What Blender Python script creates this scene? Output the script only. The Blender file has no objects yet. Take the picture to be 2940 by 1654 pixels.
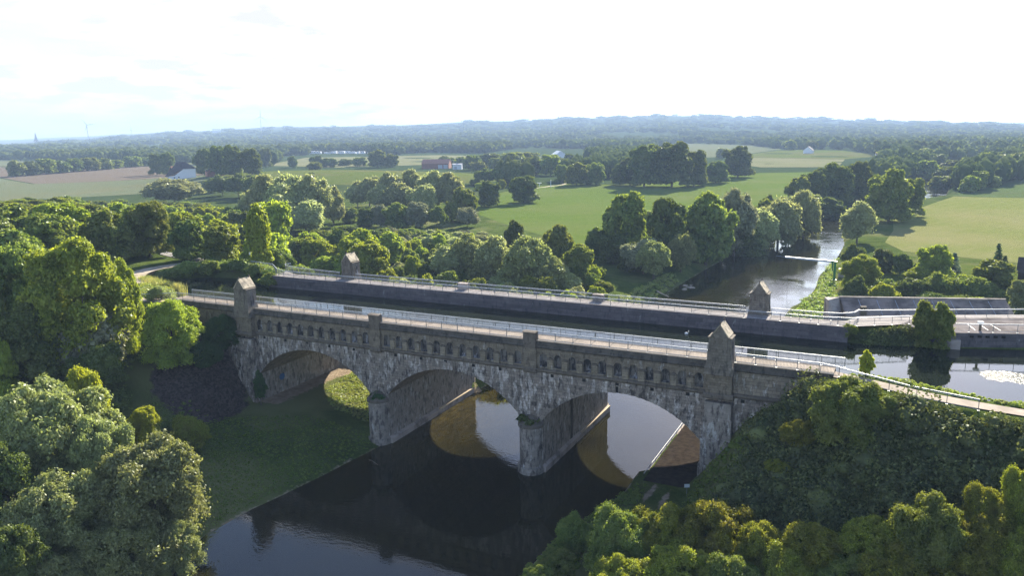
import bpy, bmesh, math, random
import numpy as np
from mathutils import Vector, Matrix

SC = bpy.context.scene
COL = SC.collection
R = math.radians

# ---------------------------------------------------------------- camera
cam_d = bpy.data.cameras.new("camera"); cam = bpy.data.objects.new("camera", cam_d); COL.objects.link(cam)
cam_d.sensor_width = 36.0; cam_d.lens = 28.104
cam_d.clip_start = 0.5; cam_d.clip_end = 30000
cam.location = (89.638, -89.262, 26.625)
_y, _p, _r = R(26.321), R(11.42), R(-0.799)
_fw = Vector((-math.sin(_y)*math.cos(_p), math.cos(_y)*math.cos(_p), -math.sin(_p)))
_rt = Vector((math.cos(_y), math.sin(_y), 0)); _up = _rt.cross(_fw)
_r2 = _rt*math.cos(_r) + _up*math.sin(_r); _u2 = _up*math.cos(_r) - _rt*math.sin(_r)
_m = Matrix((_r2, _u2, -_fw)).transposed()
cam.rotation_euler = _m.to_euler()
SC.camera = cam

# ---------------------------------------------------------------- sky, sun, exposure
SUN_EL, SUN_AZ = 26.0, -2.5          # elevation; azimuth clockwise from +Y
SC.view_settings.view_transform = 'Standard'; SC.view_settings.look = 'None'
SC.view_settings.exposure = 1.68; SC.view_settings.gamma = 1.0
SC.view_settings.use_curve_mapping = False
SC.cycles.use_denoising = True; SC.cycles.denoising_input_passes = 'RGB_ALBEDO_NORMAL'; SC.cycles.denoising_prefilter = 'NONE'
SC.cycles.max_bounces = 6; SC.cycles.diffuse_bounces = 2; SC.cycles.glossy_bounces = 3
SC.cycles.transmission_bounces = 3; SC.cycles.transparent_max_bounces = 6; SC.cycles.volume_bounces = 0
SC.cycles.caustics_reflective = False; SC.cycles.caustics_refractive = False
SC.cycles.use_adaptive_sampling = True; SC.cycles.adaptive_threshold = 0.02
SC.cycles.sample_clamp_indirect = 6.0

W = bpy.data.worlds.new("World"); SC.world = W; W.use_nodes = True
nt = W.node_tree; nt.nodes.clear()
def wn(t, **k):
    n = nt.nodes.new(t)
    for a, b in k.items(): setattr(n, a, b)
    return n
out = wn('ShaderNodeOutputWorld'); bg = wn('ShaderNodeBackground'); bg.inputs[1].default_value = 0.085
sky = wn('ShaderNodeTexSky', sky_type='NISHITA'); sky.sun_disc = False
sky.sun_elevation = R(SUN_EL); sky.sun_rotation = R(SUN_AZ)
sky.altitude = 80; sky.air_density = 1.0; sky.dust_density = 0.4; sky.ozone_density = 1.5
tc = wn('ShaderNodeTexCoord'); sep = wn('ShaderNodeSeparateXYZ'); nt.links.new(tc.outputs['Generated'], sep.inputs[0])
def wmath(op, a, b=None, c=None):
    n = wn('ShaderNodeMath', operation=op)
    for i, v in enumerate((a, b, c)):
        if v is None: continue
        if isinstance(v, (int, float)): n.inputs[i].default_value = v
        else: nt.links.new(v, n.inputs[i])
    return n.outputs[0]
zz = wmath('MAXIMUM', wmath('ADD', sep.outputs[2], 0.16), 0.02)
cmb = wn('ShaderNodeCombineXYZ')
nt.links.new(wmath('DIVIDE', sep.outputs[0], zz), cmb.inputs[0]); nt.links.new(wmath('DIVIDE', sep.outputs[1], zz), cmb.inputs[1])
cl1 = wn('ShaderNodeTexNoise'); cl1.inputs['Scale'].default_value = 1.15; cl1.inputs['Detail'].default_value = 9; cl1.inputs['Roughness'].default_value = 0.55
cl2 = wn('ShaderNodeTexNoise'); cl2.inputs['Scale'].default_value = 3.3; cl2.inputs['Detail'].default_value = 5
nt.links.new(cmb.outputs[0], cl1.inputs['Vector']); nt.links.new(cmb.outputs[0], cl2.inputs['Vector'])
def wramp(src, *stops):
    n = wn('ShaderNodeValToRGB'); e = n.color_ramp.elements
    e[0].position, e[0].color = stops[0][0], (*stops[0][1], 1); e[1].position, e[1].color = stops[1][0], (*stops[1][1], 1)
    nt.links.new(src, n.inputs[0]); return n.outputs[0]
fac0 = wramp(cl1.outputs['Fac'], (0.41, (0, 0, 0)), (0.53, (1, 1, 1)))
mr = wn('ShaderNodeMapRange', clamp=True); nt.links.new(sep.outputs[2], mr.inputs[0]); mr.inputs[1].default_value = 0.42; mr.inputs[2].default_value = 0.24
mr2 = wn('ShaderNodeMapRange', clamp=True); nt.links.new(sep.outputs[0], mr2.inputs[0]); mr2.inputs[1].default_value = -0.36; mr2.inputs[2].default_value = -0.60
fac = wmath('MULTIPLY', wmath('MULTIPLY', fac0, mr.outputs[0]), mr2.outputs[0])
ccol = wn('ShaderNodeMix', data_type='RGBA'); nt.links.new(wramp(cl2.outputs['Fac'], (0.44, (0, 0, 0)), (0.54, (1, 1, 1))), ccol.inputs[0])
ccol.inputs[6].default_value = (3.5, 3.5, 3.95, 1); ccol.inputs[7].default_value = (4.4, 4.35, 4.45, 1)
tint = wn('ShaderNodeMix', data_type='RGBA', blend_type='MULTIPLY'); tint.inputs[0].default_value = 1.0
nt.links.new(sky.outputs[0], tint.inputs[6]); tint.inputs[7].default_value = (1.05, 1.0, 1.06, 1)
lim = wn('ShaderNodeMix', data_type='RGBA', blend_type='DARKEN'); lim.inputs[0].default_value = 1.0; nt.links.new(tint.outputs[2], lim.inputs[6]); 
mr3 = wn('ShaderNodeMapRange', clamp=True); nt.links.new(sep.outputs[0], mr3.inputs[0]); mr3.inputs[1].default_value = -0.34; mr3.inputs[2].default_value = -0.80
lc = wn('ShaderNodeMix', data_type='RGBA'); nt.links.new(mr3.outputs[0], lc.inputs[0]); lc.inputs[6].default_value = (10.5, 11.8, 15.5, 1); lc.inputs[7].default_value = (3.8, 3.9, 4.2, 1); nt.links.new(lc.outputs[2], lim.inputs[7])
mixc = wn('ShaderNodeMix', data_type='RGBA'); nt.links.new(fac, mixc.inputs[0]); nt.links.new(lim.outputs[2], mixc.inputs[6]); nt.links.new(ccol.outputs[2], mixc.inputs[7])
nt.links.new(mixc.outputs[2], bg.inputs[0]); nt.links.new(bg.outputs[0], out.inputs[0])

sl = bpy.data.lights.new("sun", 'SUN'); sl.energy = 5.0; sl.angle = R(0.55); sl.color = (1.0, 0.92, 0.76)
sun = bpy.data.objects.new("sun", sl); COL.objects.link(sun)
_s = Vector((math.sin(R(SUN_AZ))*math.cos(R(SUN_EL)), math.cos(R(SUN_AZ))*math.cos(R(SUN_EL)), math.sin(R(SUN_EL))))
sun.rotation_euler = _s.to_track_quat('Z', 'Y').to_euler(); sun.location = (60, 100, 90)

# ---------------------------------------------------------------- helpers
def tag(o, label=None, cat=None, group=None, kind=None):
    if label: o['label'] = label
    if cat: o['category'] = cat
    if group: o['group'] = group
    if kind: o['kind'] = kind
    return o
def empty(name, loc, label=None, cat=None, group=None, kind=None, rz=0.0):
    o = bpy.data.objects.new(name, None); COL.objects.link(o); o.location = loc; o.rotation_euler = (0, 0, rz)
    o.empty_display_size = 0.5
    return tag(o, label, cat, group, kind)
def np_mesh(name, v, f):
    """v (n,3) floats, f (m,k) ints of equal size"""
    me = bpy.data.meshes.new(name); v = np.asarray(v, np.float32); f = np.asarray(f, np.int32); k = f.shape[1]
    me.vertices.add(len(v)); me.vertices.foreach_set('co', v.ravel())
    me.loops.add(f.size); me.loops.foreach_set('vertex_index', f.ravel())
    me.polygons.add(len(f)); me.polygons.foreach_set('loop_start', np.arange(0, f.size, k, dtype=np.int32))
    me.update(calc_edges=True); return me
class MB:
    def __init__(s): s.v = []; s.f = []
    def add(s, vs, fs):
        n = len(s.v); s.v += [tuple(p) for p in vs]; s.f += [tuple(i+n for i in f) for f in fs]; return s
    def box(s, x0, x1, y0, y1, z0, z1):
        return s.add([(x0,y0,z0),(x1,y0,z0),(x1,y1,z0),(x0,y1,z0),(x0,y0,z1),(x1,y0,z1),(x1,y1,z1),(x0,y1,z1)],
                     [(0,3,2,1),(4,5,6,7),(0,1,5,4),(1,2,6,5),(2,3,7,6),(3,0,4,7)])
    def prism(s, poly, z0, z1, top=None):
        """poly: xy points counter-clockwise; top: optional other polygon at z1"""
        n = len(poly); top = top or poly
        vs = [(p[0], p[1], z0) for p in poly] + [(p[0], p[1], z1) for p in top]
        fs = [tuple(range(n-1, -1, -1)), tuple(range(n, 2*n))] + [(i, (i+1) % n, n+(i+1) % n, n+i) for i in range(n)]
        return s.add(vs, fs)
    def ext(s, poly, axis, a, b):
        """polygon in the plane across an axis ('x': (y,z), 'y': (x,z)) extruded from a to b"""
        n = len(poly)
        mk = (lambda p, t: (t, p[0], p[1])) if axis == 'x' else (lambda p, t: (p[0], t, p[1]))
        vs = [mk(p, a) for p in poly] + [mk(p, b) for p in poly]
        return s.add(vs, [tuple(range(n)), tuple(range(2*n-1, n-1, -1))] + [(i, n+i, n+(i+1) % n, (i+1) % n) for i in range(n)])
    def tube(s, pts, r, n=6, r2=None, cap=True):
        pts = [Vector(p) for p in pts]; m = len(pts); rings = []
        for i, p in enumerate(pts):
            d = (pts[min(i+1, m-1)] - pts[max(i-1, 0)]).normalized()
            a = Vector((0, 0, 1)) if abs(d.z) < 0.95 else Vector((1, 0, 0))
            u = d.cross(a).normalized(); w = d.cross(u)
            rr = r if r2 is None else r + (r2-r)*i/(m-1)
            rings.append([p + (u*math.cos(2*math.pi*k/n) + w*math.sin(2*math.pi*k/n))*rr for k in range(n)])
        vs = [q for rg in rings for q in rg]
        fs = [(i*n+k, i*n+(k+1) % n, (i+1)*n+(k+1) % n, (i+1)*n+k) for i in range(m-1) for k in range(n)]
        if cap: fs += [tuple(range(n-1, -1, -1)), tuple((m-1)*n+k for k in range(n))]
        return s.add(vs, fs)
    def ball(s, c, r, n=8, m=5, sz=1.0):
        vs = []
        for i in range(m+1):
            t = math.pi*i/m
            for k in range(n): vs.append((c[0]+r*math.sin(t)*math.cos(2*math.pi*k/n), c[1]+r*math.sin(t)*math.sin(2*math.pi*k/n), c[2]+r*sz*math.cos(t)))
        return s.add(vs, [(i*n+k, (i+1)*n+k, (i+1)*n+(k+1) % n, i*n+(k+1) % n) for i in range(m) for k in range(n)])
    def build(s, name, mat=None, parent=None, smooth=False, **t):
        me = bpy.data.meshes.new(name)
        off = Vector(parent_loc(parent)) if parent is not None else Vector((0, 0, 0))
        me.from_pydata([(p[0]-off.x, p[1]-off.y, p[2]-off.z) for p in s.v], [], s.f); me.update()
        o = bpy.data.objects.new(name, me); COL.objects.link(o)
        if parent is not None: o.parent = parent
        if mat: me.materials.append(mat)
        if smooth: me.polygons.foreach_set('use_smooth', [True]*len(me.polygons))
        bm = bmesh.new(); bm.from_mesh(me); bmesh.ops.recalc_face_normals(bm, faces=bm.faces); bm.to_mesh(me); bm.free()
        return tag(o, **t)
def parent_loc(p):
    v = Vector(p.location)
    while p.parent: p = p.parent; v = v + Vector(p.location)
    return v
def copy_tree(o, parent=None):
    c = o.copy(); COL.objects.link(c); c.parent = parent
    for ch in [k for k in o.children]: copy_tree(ch, c)
    return c

# ---------------------------------------------------------------- materials
def mat(name):
    m = bpy.data.materials.new(name); m.use_nodes = True; t = m.node_tree
    for n in list(t.nodes): t.nodes.remove(n)
    o = t.nodes.new('ShaderNodeOutputMaterial'); o.location = (600, 0)
    return m, t, o
class G:
    """small node graph helper"""
    def __init__(s, t): s.t = t
    def n(s, typ, **k):
        n = s.t.nodes.new(typ)
        for a, b in k.items(): setattr(n, a, b)
        return n
    def link(s, a, b): s.t.links.new(a, b)
    def put(s, v, sock):
        if isinstance(v, bpy.types.NodeSocket): s.link(v, sock)
        elif isinstance(v, (tuple, list)) and len(v) == 3 and sock.type == 'RGBA': sock.default_value = (*v, 1)
        else: sock.default_value = v
    def math(s, op, a, b=0.0, clamp=False):
        n = s.n('ShaderNodeMath', operation=op, use_clamp=clamp); s.put(a, n.inputs[0]); s.put(b, n.inputs[1]); return n.outputs[0]
    def mix(s, f, a, b, mode='MIX'):
        n = s.n('ShaderNodeMix', data_type='RGBA', blend_type=mode); s.put(f, n.inputs[0]); s.put(a, n.inputs[6]); s.put(b, n.inputs[7]); return n.outputs[2]
    def noise(s, vec, scale, detail=4, rough=0.55, dist=0.0):
        n = s.n('ShaderNodeTexNoise'); s.link(vec, n.inputs['Vector']); n.inputs['Scale'].default_value = scale
        n.inputs['Detail'].default_value = detail; n.inputs['Roughness'].default_value = rough; n.inputs['Distortion'].default_value = dist; return n.outputs['Fac']
    def ramp(s, src, a, b, ca=(0, 0, 0), cb=(1, 1, 1)):
        n = s.n('ShaderNodeValToRGB'); e = n.color_ramp.elements
        e[0].position, e[0].color = a, (*ca, 1); e[1].position, e[1].color = b, (*cb, 1); s.link(src, n.inputs[0]); return n.outputs[0]
    def vmap(s, vec, scale=(1, 1, 1), loc=(0, 0, 0), rot=(0, 0, 0)):
        n = s.n('ShaderNodeMapping'); s.link(vec, n.inputs[0]); n.inputs['Scale'].default_value = scale
        n.inputs['Location'].default_value = loc; n.inputs['Rotation'].default_value = rot; return n.outputs[0]
    def pos(s): return s.n('ShaderNodeNewGeometry').outputs['Position']
    def obj(s): return s.n('ShaderNodeTexCoord').outputs['Object']
    def bump(s, h, strength=0.4, dist=0.1):
        n = s.n('ShaderNodeBump'); s.put(h, n.inputs['Height']); n.inputs['Strength'].default_value = strength; n.inputs['Distance'].default_value = dist; return n.outputs[0]
def pbr(name, col, rough=0.8, metal=0.0, spec=0.3):
    m, t, o = mat(name); g = G(t); b = g.n('ShaderNodeBsdfPrincipled')
    b.inputs['Base Color'].default_value = (*col, 1); b.inputs['Roughness'].default_value = rough; b.inputs['Metallic'].default_value = metal
    b.inputs['Specular IOR Level'].default_value = spec
    g.link(b.outputs[0], o.inputs[0]); return m
def noisy(name, c1, c2, scale=1.0, rough=0.85, c3=None, s3=0.1, bump=0.3, bd=0.05, spec=0.25, stretch=(1, 1, 1), use_obj=False, lo=0.35, hi=0.65):
    m, t, o = mat(name); g = G(t); b = g.n('ShaderNodeBsdfPrincipled'); P = g.vmap(g.obj() if use_obj else g.pos(), stretch)
    n1 = g.noise(P, scale, 6, 0.62); c = g.mix(g.ramp(n1, lo, hi), c1, c2)
    if c3: c = g.mix(g.ramp(g.noise(P, s3, 4, 0.6), 0.45, 0.62), c, c3)
    g.link(c, b.inputs['Base Color']); b.inputs['Roughness'].default_value = rough; b.inputs['Specular IOR Level'].default_value = spec
    if bump: g.link(g.bump(g.noise(P, scale*3, 5), bump, bd), b.inputs['Normal'])
    g.link(b.outputs[0], o.inputs[0]); return m

def stone(name, base, base2, dark, white=None, wht=0.55, brick=True, bs=(1.0, 0.42), streak=0.6, darkness=0.5, joint=0.5):
    """weathered ashlar: blocks, vertical drip streaks, dark crust and pale lime patches"""
    m, t, o = mat(name); g = G(t); b = g.n('ShaderNodeBsdfPrincipled'); P = g.pos()
    sp = g.n('ShaderNodeSeparateXYZ'); g.link(P, sp.inputs[0])
    u = g.math('ADD', sp.outputs[0], sp.outputs[1]); cv = g.n('ShaderNodeCombineXYZ'); g.link(u, cv.inputs[0]); g.link(sp.outputs[2], cv.inputs[1])
    S = g.vmap(P, (1.5, 1.5, 0.55))
    c = g.mix(g.ramp(g.noise(P, 0.9, 6, 0.65), 0.35, 0.66), base, base2)
    if white:
        wm = g.ramp(g.noise(g.vmap(P, (1.4, 1.4, 0.42), (7, 3, 1)), 1.1, 7, 0.68), wht-0.035, wht+0.035); c = g.mix(g.math('MULTIPLY', wm, 0.85), c, white)
    dk = g.ramp(g.noise(S, 1.2, 7, 0.7), 1-darkness-0.03, 1-darkness+0.07); c = g.mix(g.math('MULTIPLY', dk, streak), c, dark)
    dk2 = g.ramp(g.noise(g.vmap(P, (1, 1, 0.8), (3, 9, 2)), 2.6, 6, 0.7), 0.58, 0.66); c = g.mix(g.math('MULTIPLY', dk2, 0.55), c, dark)
    h = g.noise(P, 5.0, 6, 0.7)
    if brick:
        br = g.n('ShaderNodeTexBrick'); g.link(cv.outputs[0], br.inputs['Vector']); br.inputs['Scale'].default_value = 1.0
        br.inputs['Brick Width'].default_value = bs[0]; br.inputs['Row Height'].default_value = bs[1]; br.inputs['Mortar Size'].default_value = 0.022
        br.inputs['Mortar Smooth'].default_value = 0.3; br.inputs['Bias'].default_value = 0.0
        br.inputs['Color1'].default_value = (0.62, 0.62, 0.62, 1); br.inputs['Color2'].default_value = (1.12, 1.08, 1.04, 1); br.inputs['Mortar'].default_value = (0.38, 0.36, 0.34, 1)
        c = g.mix(joint, c, g.mix(1.0, c, br.outputs['Color'], 'MULTIPLY'))
        h = g.math('ADD', h, g.math('MULTIPLY', br.outputs['Fac'], -1.2))
    g.link(c, b.inputs['Base Color']); b.inputs['Roughness'].default_value = 0.92; b.inputs['Specular IOR Level'].default_value = 0.2
    g.link(g.bump(h, 0.55, 0.05), b.inputs['Normal']); g.link(b.outputs[0], o.inputs[0]); return m

M = {}
M['lower'] = stone('lower_stone', (0.225,0.19,0.16), (0.325,0.28,0.24), (0.045,0.040,0.040), (0.58,0.53,0.49), 0.55, True, (0.8,0.38), 0.85, 0.46, 0.7)
M['pier'] = stone('pier_stone', (0.25,0.22,0.19), (0.35,0.31,0.27), (0.06,0.05,0.05), (0.52,0.50,0.47), 0.60, True, (1.1,0.5), 0.8, 0.47, 0.35)
M['upper'] = stone('upper_stone', (0.175,0.145,0.108), (0.255,0.215,0.165), (0.04,0.036,0.032), (0.42,0.40,0.38), 0.63, True, (0.62,0.30), 0.7, 0.44, 0.45)
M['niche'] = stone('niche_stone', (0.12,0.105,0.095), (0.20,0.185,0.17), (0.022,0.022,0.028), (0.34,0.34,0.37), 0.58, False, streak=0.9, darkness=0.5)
M['pillar'] = stone('pillar_stone', (0.22,0.185,0.135), (0.31,0.265,0.20), (0.07,0.06,0.05), (0.46,0.44,0.42), 0.62, True, (1.4,0.33), 0.6, 0.42, 0.6)
M['crust'] = stone('crusted_coping', (0.075,0.066,0.058), (0.13,0.115,0.10), (0.025,0.025,0.025), (0.42,0.42,0.44), 0.69, False, streak=0.7, darkness=0.45)
M['ledge'] = stone('ledge_stone', (0.12,0.10,0.08), (0.18,0.15,0.12), (0.035,0.032,0.03), None, brick=False, streak=0.6, darkness=0.45)
M['vault'] = stone('vault_stone', (0.20,0.165,0.13), (0.28,0.235,0.19), (0.06,0.05,0.045), (0.42,0.40,0.38), 0.64, True, (0.8,0.35), 0.75, 0.42, 0.5)
M['canalwall'] = stone('canal_wall_stone', (0.115,0.105,0.115), (0.16,0.145,0.155), (0.045,0.045,0.06), (0.34,0.33,0.35), 0.66, True, (2.2,0.55), 0.6, 0.42, 0.7)
M['roofstone'] = noisy('tower_roof_stone', (0.42,0.34,0.24), (0.55,0.46,0.33), 2.5, 0.8, (0.20,0.17,0.13), 1.4)
M['walk_near'] = noisy('near_walkway_surface', (0.29,0.235,0.185), (0.37,0.30,0.24), 1.3, 0.9, (0.23,0.185,0.145), 0.35, 0.2, 0.02)
M['walk_far'] = noisy('far_walkway_surface', (0.25,0.22,0.21), (0.31,0.275,0.26), 1.1, 0.9, (0.20,0.18,0.17), 0.3, 0.2, 0.02)
M['concrete'] = noisy('old_concrete', (0.34,0.285,0.25), (0.43,0.37,0.33), 0.8, 0.9, (0.17,0.145,0.13), 0.5, 0.3, 0.04)
M['steel'] = pbr('galvanised_steel', (0.56,0.57,0.58), 0.5, 0.25, 0.5)
M['steel_dark'] = pbr('weathered_post_steel', (0.20,0.21,0.22), 0.5, 0.4, 0.4)
M['dark_iron'] = pbr('dark_iron', (0.03,0.03,0.035), 0.5, 0.5)
M['hole'] = pbr('dark_hole', (0.012,0.012,0.012), 0.9)
M['white_sign'] = pbr('white_sign_face', (0.75,0.77,0.78), 0.5)
M['panel'] = noisy('stained_concrete_panels', (0.235,0.185,0.155), (0.31,0.25,0.215), 0.6, 0.95, (0.13,0.105,0.09), 0.35, 0.3, 0.04)
M['bark'] = noisy('bark', (0.10,0.08,0.06), (0.17,0.14,0.11), 3.0, 0.9, bump=0.6, bd=0.05, use_obj=True, stretch=(1,1,0.3))
# ---------------------------------------------------------------- terrain  #TERRAIN-BEGIN
RY = [-300,-80,-38,-31,-24,-17,-8.5,-2.5,5,24,60,113,120,139,160,190,205,228,254,316,340,380,441,590,700,900]
RL = [6,20,25.6,22.3,22.6,23.7,24.6,25.2,25.6,26,30,34,34.4,34.8,35.8,37.7,41,45,46,42,44,60,92,98,112,150]
RR = [30,50,57.3,57.8,57.6,57.5,59.3,61,62.4,63.4,64.5,65.8,68,68.6,67.8,70,70,70,67,64,64,79,109,119,134,175]
CREST_W = [(-14,0.4),(-14,24.8),(-20,30.5),(-34,34),(-56,38),(-78,46),(-160,80),(-260,120),(-260,70),(-120,14),(-60,-6),(-34,-6.5),(-20,-6),(-15,-3.2)]
CREST_E = [(83,-0.8),(90,-4.4),(98,-6.6),(112,-8.4),(200,-16),(300,-30),(300,100),(106,40),(92,34),(84,30),(83,25)]
CANAL_W = [(0,3),(0,22.1),(-15.7,23),(-27.6,25.9),(-34.6,24.5),(-40,19.5),(-42.8,16.3),(-38.6,13),(-30,10.2),(-25,9.4),(-20,5.2),(-16,3)]
CANAL_E = [(73,3),(84,3),(86,4.2),(88,4.8),(92,3.0),(96,1.6),(100,0.4),(130,-3.5),(300,-14),(300,72),(104.5,27),(96,24.2),(92.5,24.2),(90,22.6),(86,22.1),(73,22.1)]
def sd_poly(x, y, poly):
    d = np.full(x.shape, 1e18); inside = np.zeros(x.shape, bool); n = len(poly)
    for i in range(n):
        ax, ay = poly[i]; bx, by = poly[(i+1) % n]; ex, ey = bx-ax, by-ay
        t = np.clip(((x-ax)*ex + (y-ay)*ey)/(ex*ex+ey*ey), 0, 1)
        d = np.minimum(d, (x-ax-t*ex)**2 + (y-ay-t*ey)**2)
        if ay != by:
            c = ((ay > y) != (by > y)) & (x < (bx-ax)*(y-ay)/(by-ay) + ax); inside ^= c
    d = np.sqrt(d); return np.where(inside, -d, d)
def smooth(a, b, t): t = np.clip((t-a)/(b-a), 0, 1); return t*t*(3-2*t)
def wob(x, y, s, a):
    return a*(np.sin(x/s*1.3+y/s*0.7)+np.sin(-x/s*0.8+y/s*1.7+1.3)+np.sin(x/s*2.9+y/s*2.1+4)*0.4)/2.4
# skyline: azimuth from the camera (deg clockwise from +Y) -> elevation (deg)
SKY_AZ = [-75,-58.4,-54.2,-51.2,-49.1,-46.1,-43.7,-42.1,-37.9,-34.1,-31.4,-28.6,-26.4,-24.1,-21.7,-18.6,-16.2,-14.3,-12.2,-9.6,-7.1,-4.6,-2.2,1.2,5.9,20,40]
SKY_EL = [-.9,-.55,-.33,-.11,.01,.09,.22,.27,.27,.28,.32,.48,.36,.55,.60,.63,.70,.70,.59,.46,.37,.25,.16,.03,-.16,-.3,-.3]
CX, CY, CZ = 89.638, -89.262, 26.625
def H(x, y):
    x = np.asarray(x, float); y = np.asarray(y, float)
    xl = np.interp(y, RY, RL); xr = np.interp(y, RY, RR); dl = xl-x; dr = x-xr; d = np.maximum(dl, dr)
    z = np.full(x.shape, -14.6) + wob(x, y, 40, 0.25)*smooth(4, 30, d)
    # bank profile
    near = 1-smooth(20, 45, y)
    lawn = -17.9 + np.clip(dl, -1, 60)*0.0 + 3.3*(1-np.exp(-np.clip(dl, 0, 80)/9.0))
    rb = -17.9 + 1.7*smooth(0, 2.2, dr)
    other = -17.9 + 2.6*smooth(0, 4.5, d) + 0.7*smooth(4, 16, d)
    bank = np.where(dl > dr, near*lawn + (1-near)*other, near*rb + (1-near)*other)
    z = np.where(d > 0, np.minimum(z, bank), -17.9 + np.clip(d, -3, 0)*0.6)
    # embankments
    out = d > 0
    sw = sd_poly(x, y, CREST_W); se = sd_poly(x, y, CREST_E)
    zw = -0.35 - np.clip(sw, 0, None)*(0.70 - 0.12*smooth(-16, -40, x)) + wob(x, y, 7, 0.22)*smooth(1.5, 6, sw)
    zw = np.where(x > -4.2, np.minimum(zw, -6.9-np.clip(x+4.2, 0, None)*1.6), zw)
    ze = -0.35 - np.clip(se, 0, None)*0.78 + wob(x, y, 6, 0.2)*smooth(1.5, 6, se)
    x0 = 68 + 0.33*np.clip(-y, 0, 12) + 0.25*np.clip(y-24, 0, 14)
    ze = np.where(x < 84, np.minimum(ze, -16.1 + np.clip(x-x0, 0, None)*1.32 + np.clip(-y-14, 0, 30)*0.25), ze)
    ze = np.where((x < 71.2) & (y > -0.6) & (y < 26), -16.2, ze)
    z = np.where(out, np.maximum(z, np.maximum(zw, ze)), z)
    # canal basins
    for poly in (CANAL_W, CANAL_E):
        s = sd_poly(x, y, poly); z = np.where(s < 3, np.minimum(z, np.maximum(-2.2+s*0.85, -4.6)), z)
    slot = ((x > -15.4) & (x < 1) | (x > 72.6) & (x < 83.6)) & (y > 0.5) & (y < 24.5)
    z = np.where(slot, np.minimum(z, -4.6), z)
    # low grassy mound behind the willows, then the far country
    z = z + 7.5*np.exp(-(((x+330)/150)**2 + ((y-430)/95)**2)**1.3)
    r = np.hypot(x-CX, y-CY); az = np.degrees(np.arctan2(x-CX, y-CY))
    el = np.interp(az, SKY_AZ, SKY_EL)
    ridge = CZ + 6200*np.tan(np.radians(el)) - 13 + 5*np.sin(az*1.9)+3*np.sin(az*4.7+1)
    t = smooth(1700, 6200, r)
    far = -14.6*(1-t) + ridge*t + 5*np.sin(x/410.)*np.sin(y/530.)*smooth(1500, 2500, r)
    z = np.where(r > 1500, far, z)
    z = np.where((x > 63.3) & (x < 71.2) & (y > -0.6) & (y < 26), -16.2, z)
    return z
#TERRAIN-END
def axis(parts):
    a = [parts[0][0]]
    for (s, e, st) in parts:
        n = max(1, int(round((e-s)/st))); a += list(np.linspace(s, e, n+1)[1:])
    return np.array(a)
gx = axis([(-9000,-2200,260),(-2200,-700,60),(-700,-130,12),(-130,-60,3),(-60,130,1.0),(130,320,6),(320,900,40),(900,6000,300)])
gy = axis([(-1200,-100,60),(-100,-45,3),(-45,60,1.0),(60,130,1.8),(130,700,8),(700,2200,50),(2200,9000,240)])
X, Y = np.meshgrid(gx, gy); Z = H(X, Y); nx, ny = len(gx), len(gy)
idx = np.arange(nx*ny).reshape(ny, nx)
F = np.stack([idx[:-1,:-1], idx[:-1,1:], idx[1:,1:], idx[1:,:-1]], -1).reshape(-1, 4)
me = np_mesh('ground', np.stack([X, Y, Z], -1).reshape(-1, 3), F)
me.polygons.foreach_set('use_smooth', [True]*len(me.polygons))
# per-vertex cover: R = bare soil/sand, G = mown or lush grass, B = rubble
xl = np.interp(Y, RY, RL); xr = np.interp(Y, RY, RR); dl = xl-X; dr = X-xr; d = np.maximum(dl, dr)
soil = 0.55*(1-smooth(0.2, 1.8, d))*(d > -4)
rubp = ((X > 62) & (X < 71.2) & (Y > -1) & (Y < 27))*1.0
tk = 65.6 + 0.10*np.clip(-Y, 0, 40)
for off in (-0.95, 0.95):
    soil = np.maximum(soil, 0.75*np.exp(-((X-tk-off)/0.42)**2)*((Y < 0) & (Y > -40)))
soil = np.maximum(soil, 0.95*(1-smooth(2.5, 4.5, np.hypot((X-3)/1.0, (Y-24)/3.0)))*(X > 0))
soil = np.maximum(soil, 0.9*(1-smooth(0, 5, np.abs(X-2.5)))*((Y > -1) & (Y < 25)))
sp1 = sd_poly(X, Y, [(-36.5,11.8),(-41.5,11.5),(-46,16),(-46.5,21),(-45,28),(-41,33),(-38.5,32),(-42,27),(-43.6,21),(-43.4,17),(-40,13.4)])
soil = np.maximum(soil, 1-smooth(0, 1.2, sp1))
rub = (1-smooth(0.5, 1.0, np.hypot((X+3.5)/8.0, (Y+7)/9.5)))
soil = np.where(rubp > 0, 0, soil)
grass = smooth(380, 620, np.hypot(X-CX, Y-CY))
ca = me.color_attributes.new('cover', 'FLOAT_COLOR', 'POINT')
ca.data.foreach_set('color', np.stack([soil, grass, rub, np.ones_like(soil)], -1).astype(np.float32).ravel())
m, t, o = mat('ground_cover'); g = G(t); b = g.n('ShaderNodeBsdfPrincipled'); P = g.pos()
at = g.n('ShaderNodeAttribute', attribute_name='cover'); sc = g.n('ShaderNodeSeparateColor'); g.link(at.outputs['Color'], sc.inputs[0])
ga = g.mix(g.ramp(g.noise(P, 0.16, 7, 0.7), 0.38, 0.62), (0.060,0.088,0.022), (0.115,0.150,0.040))
ga = g.mix(g.ramp(g.noise(P, 2.4, 5, 0.75), 0.40, 0.62), g.mix(1.0, ga, (0.62,0.66,0.6), 'MULTIPLY'), ga)
ga = g.mix(g.ramp(g.noise(g.vmap(P, (1,1,1), (31,5,0)), 0.05, 3, 0.6), 0.5, 0.62), ga, (0.135,0.145,0.055))
so = g.mix(g.ramp(g.noise(P, 0.8, 7, 0.75), 0.35, 0.65), (0.20,0.150,0.10), (0.40,0.32,0.235))
vo = g.n('ShaderNodeTexVoronoi'); g.link(P, vo.inputs['Vector']); vo.inputs['Scale'].default_value = 4.0
ru = g.mix(g.ramp(vo.outputs['Color'], 0.2, 0.9), (0.03,0.024,0.022), (0.11,0.085,0.078))
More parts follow.
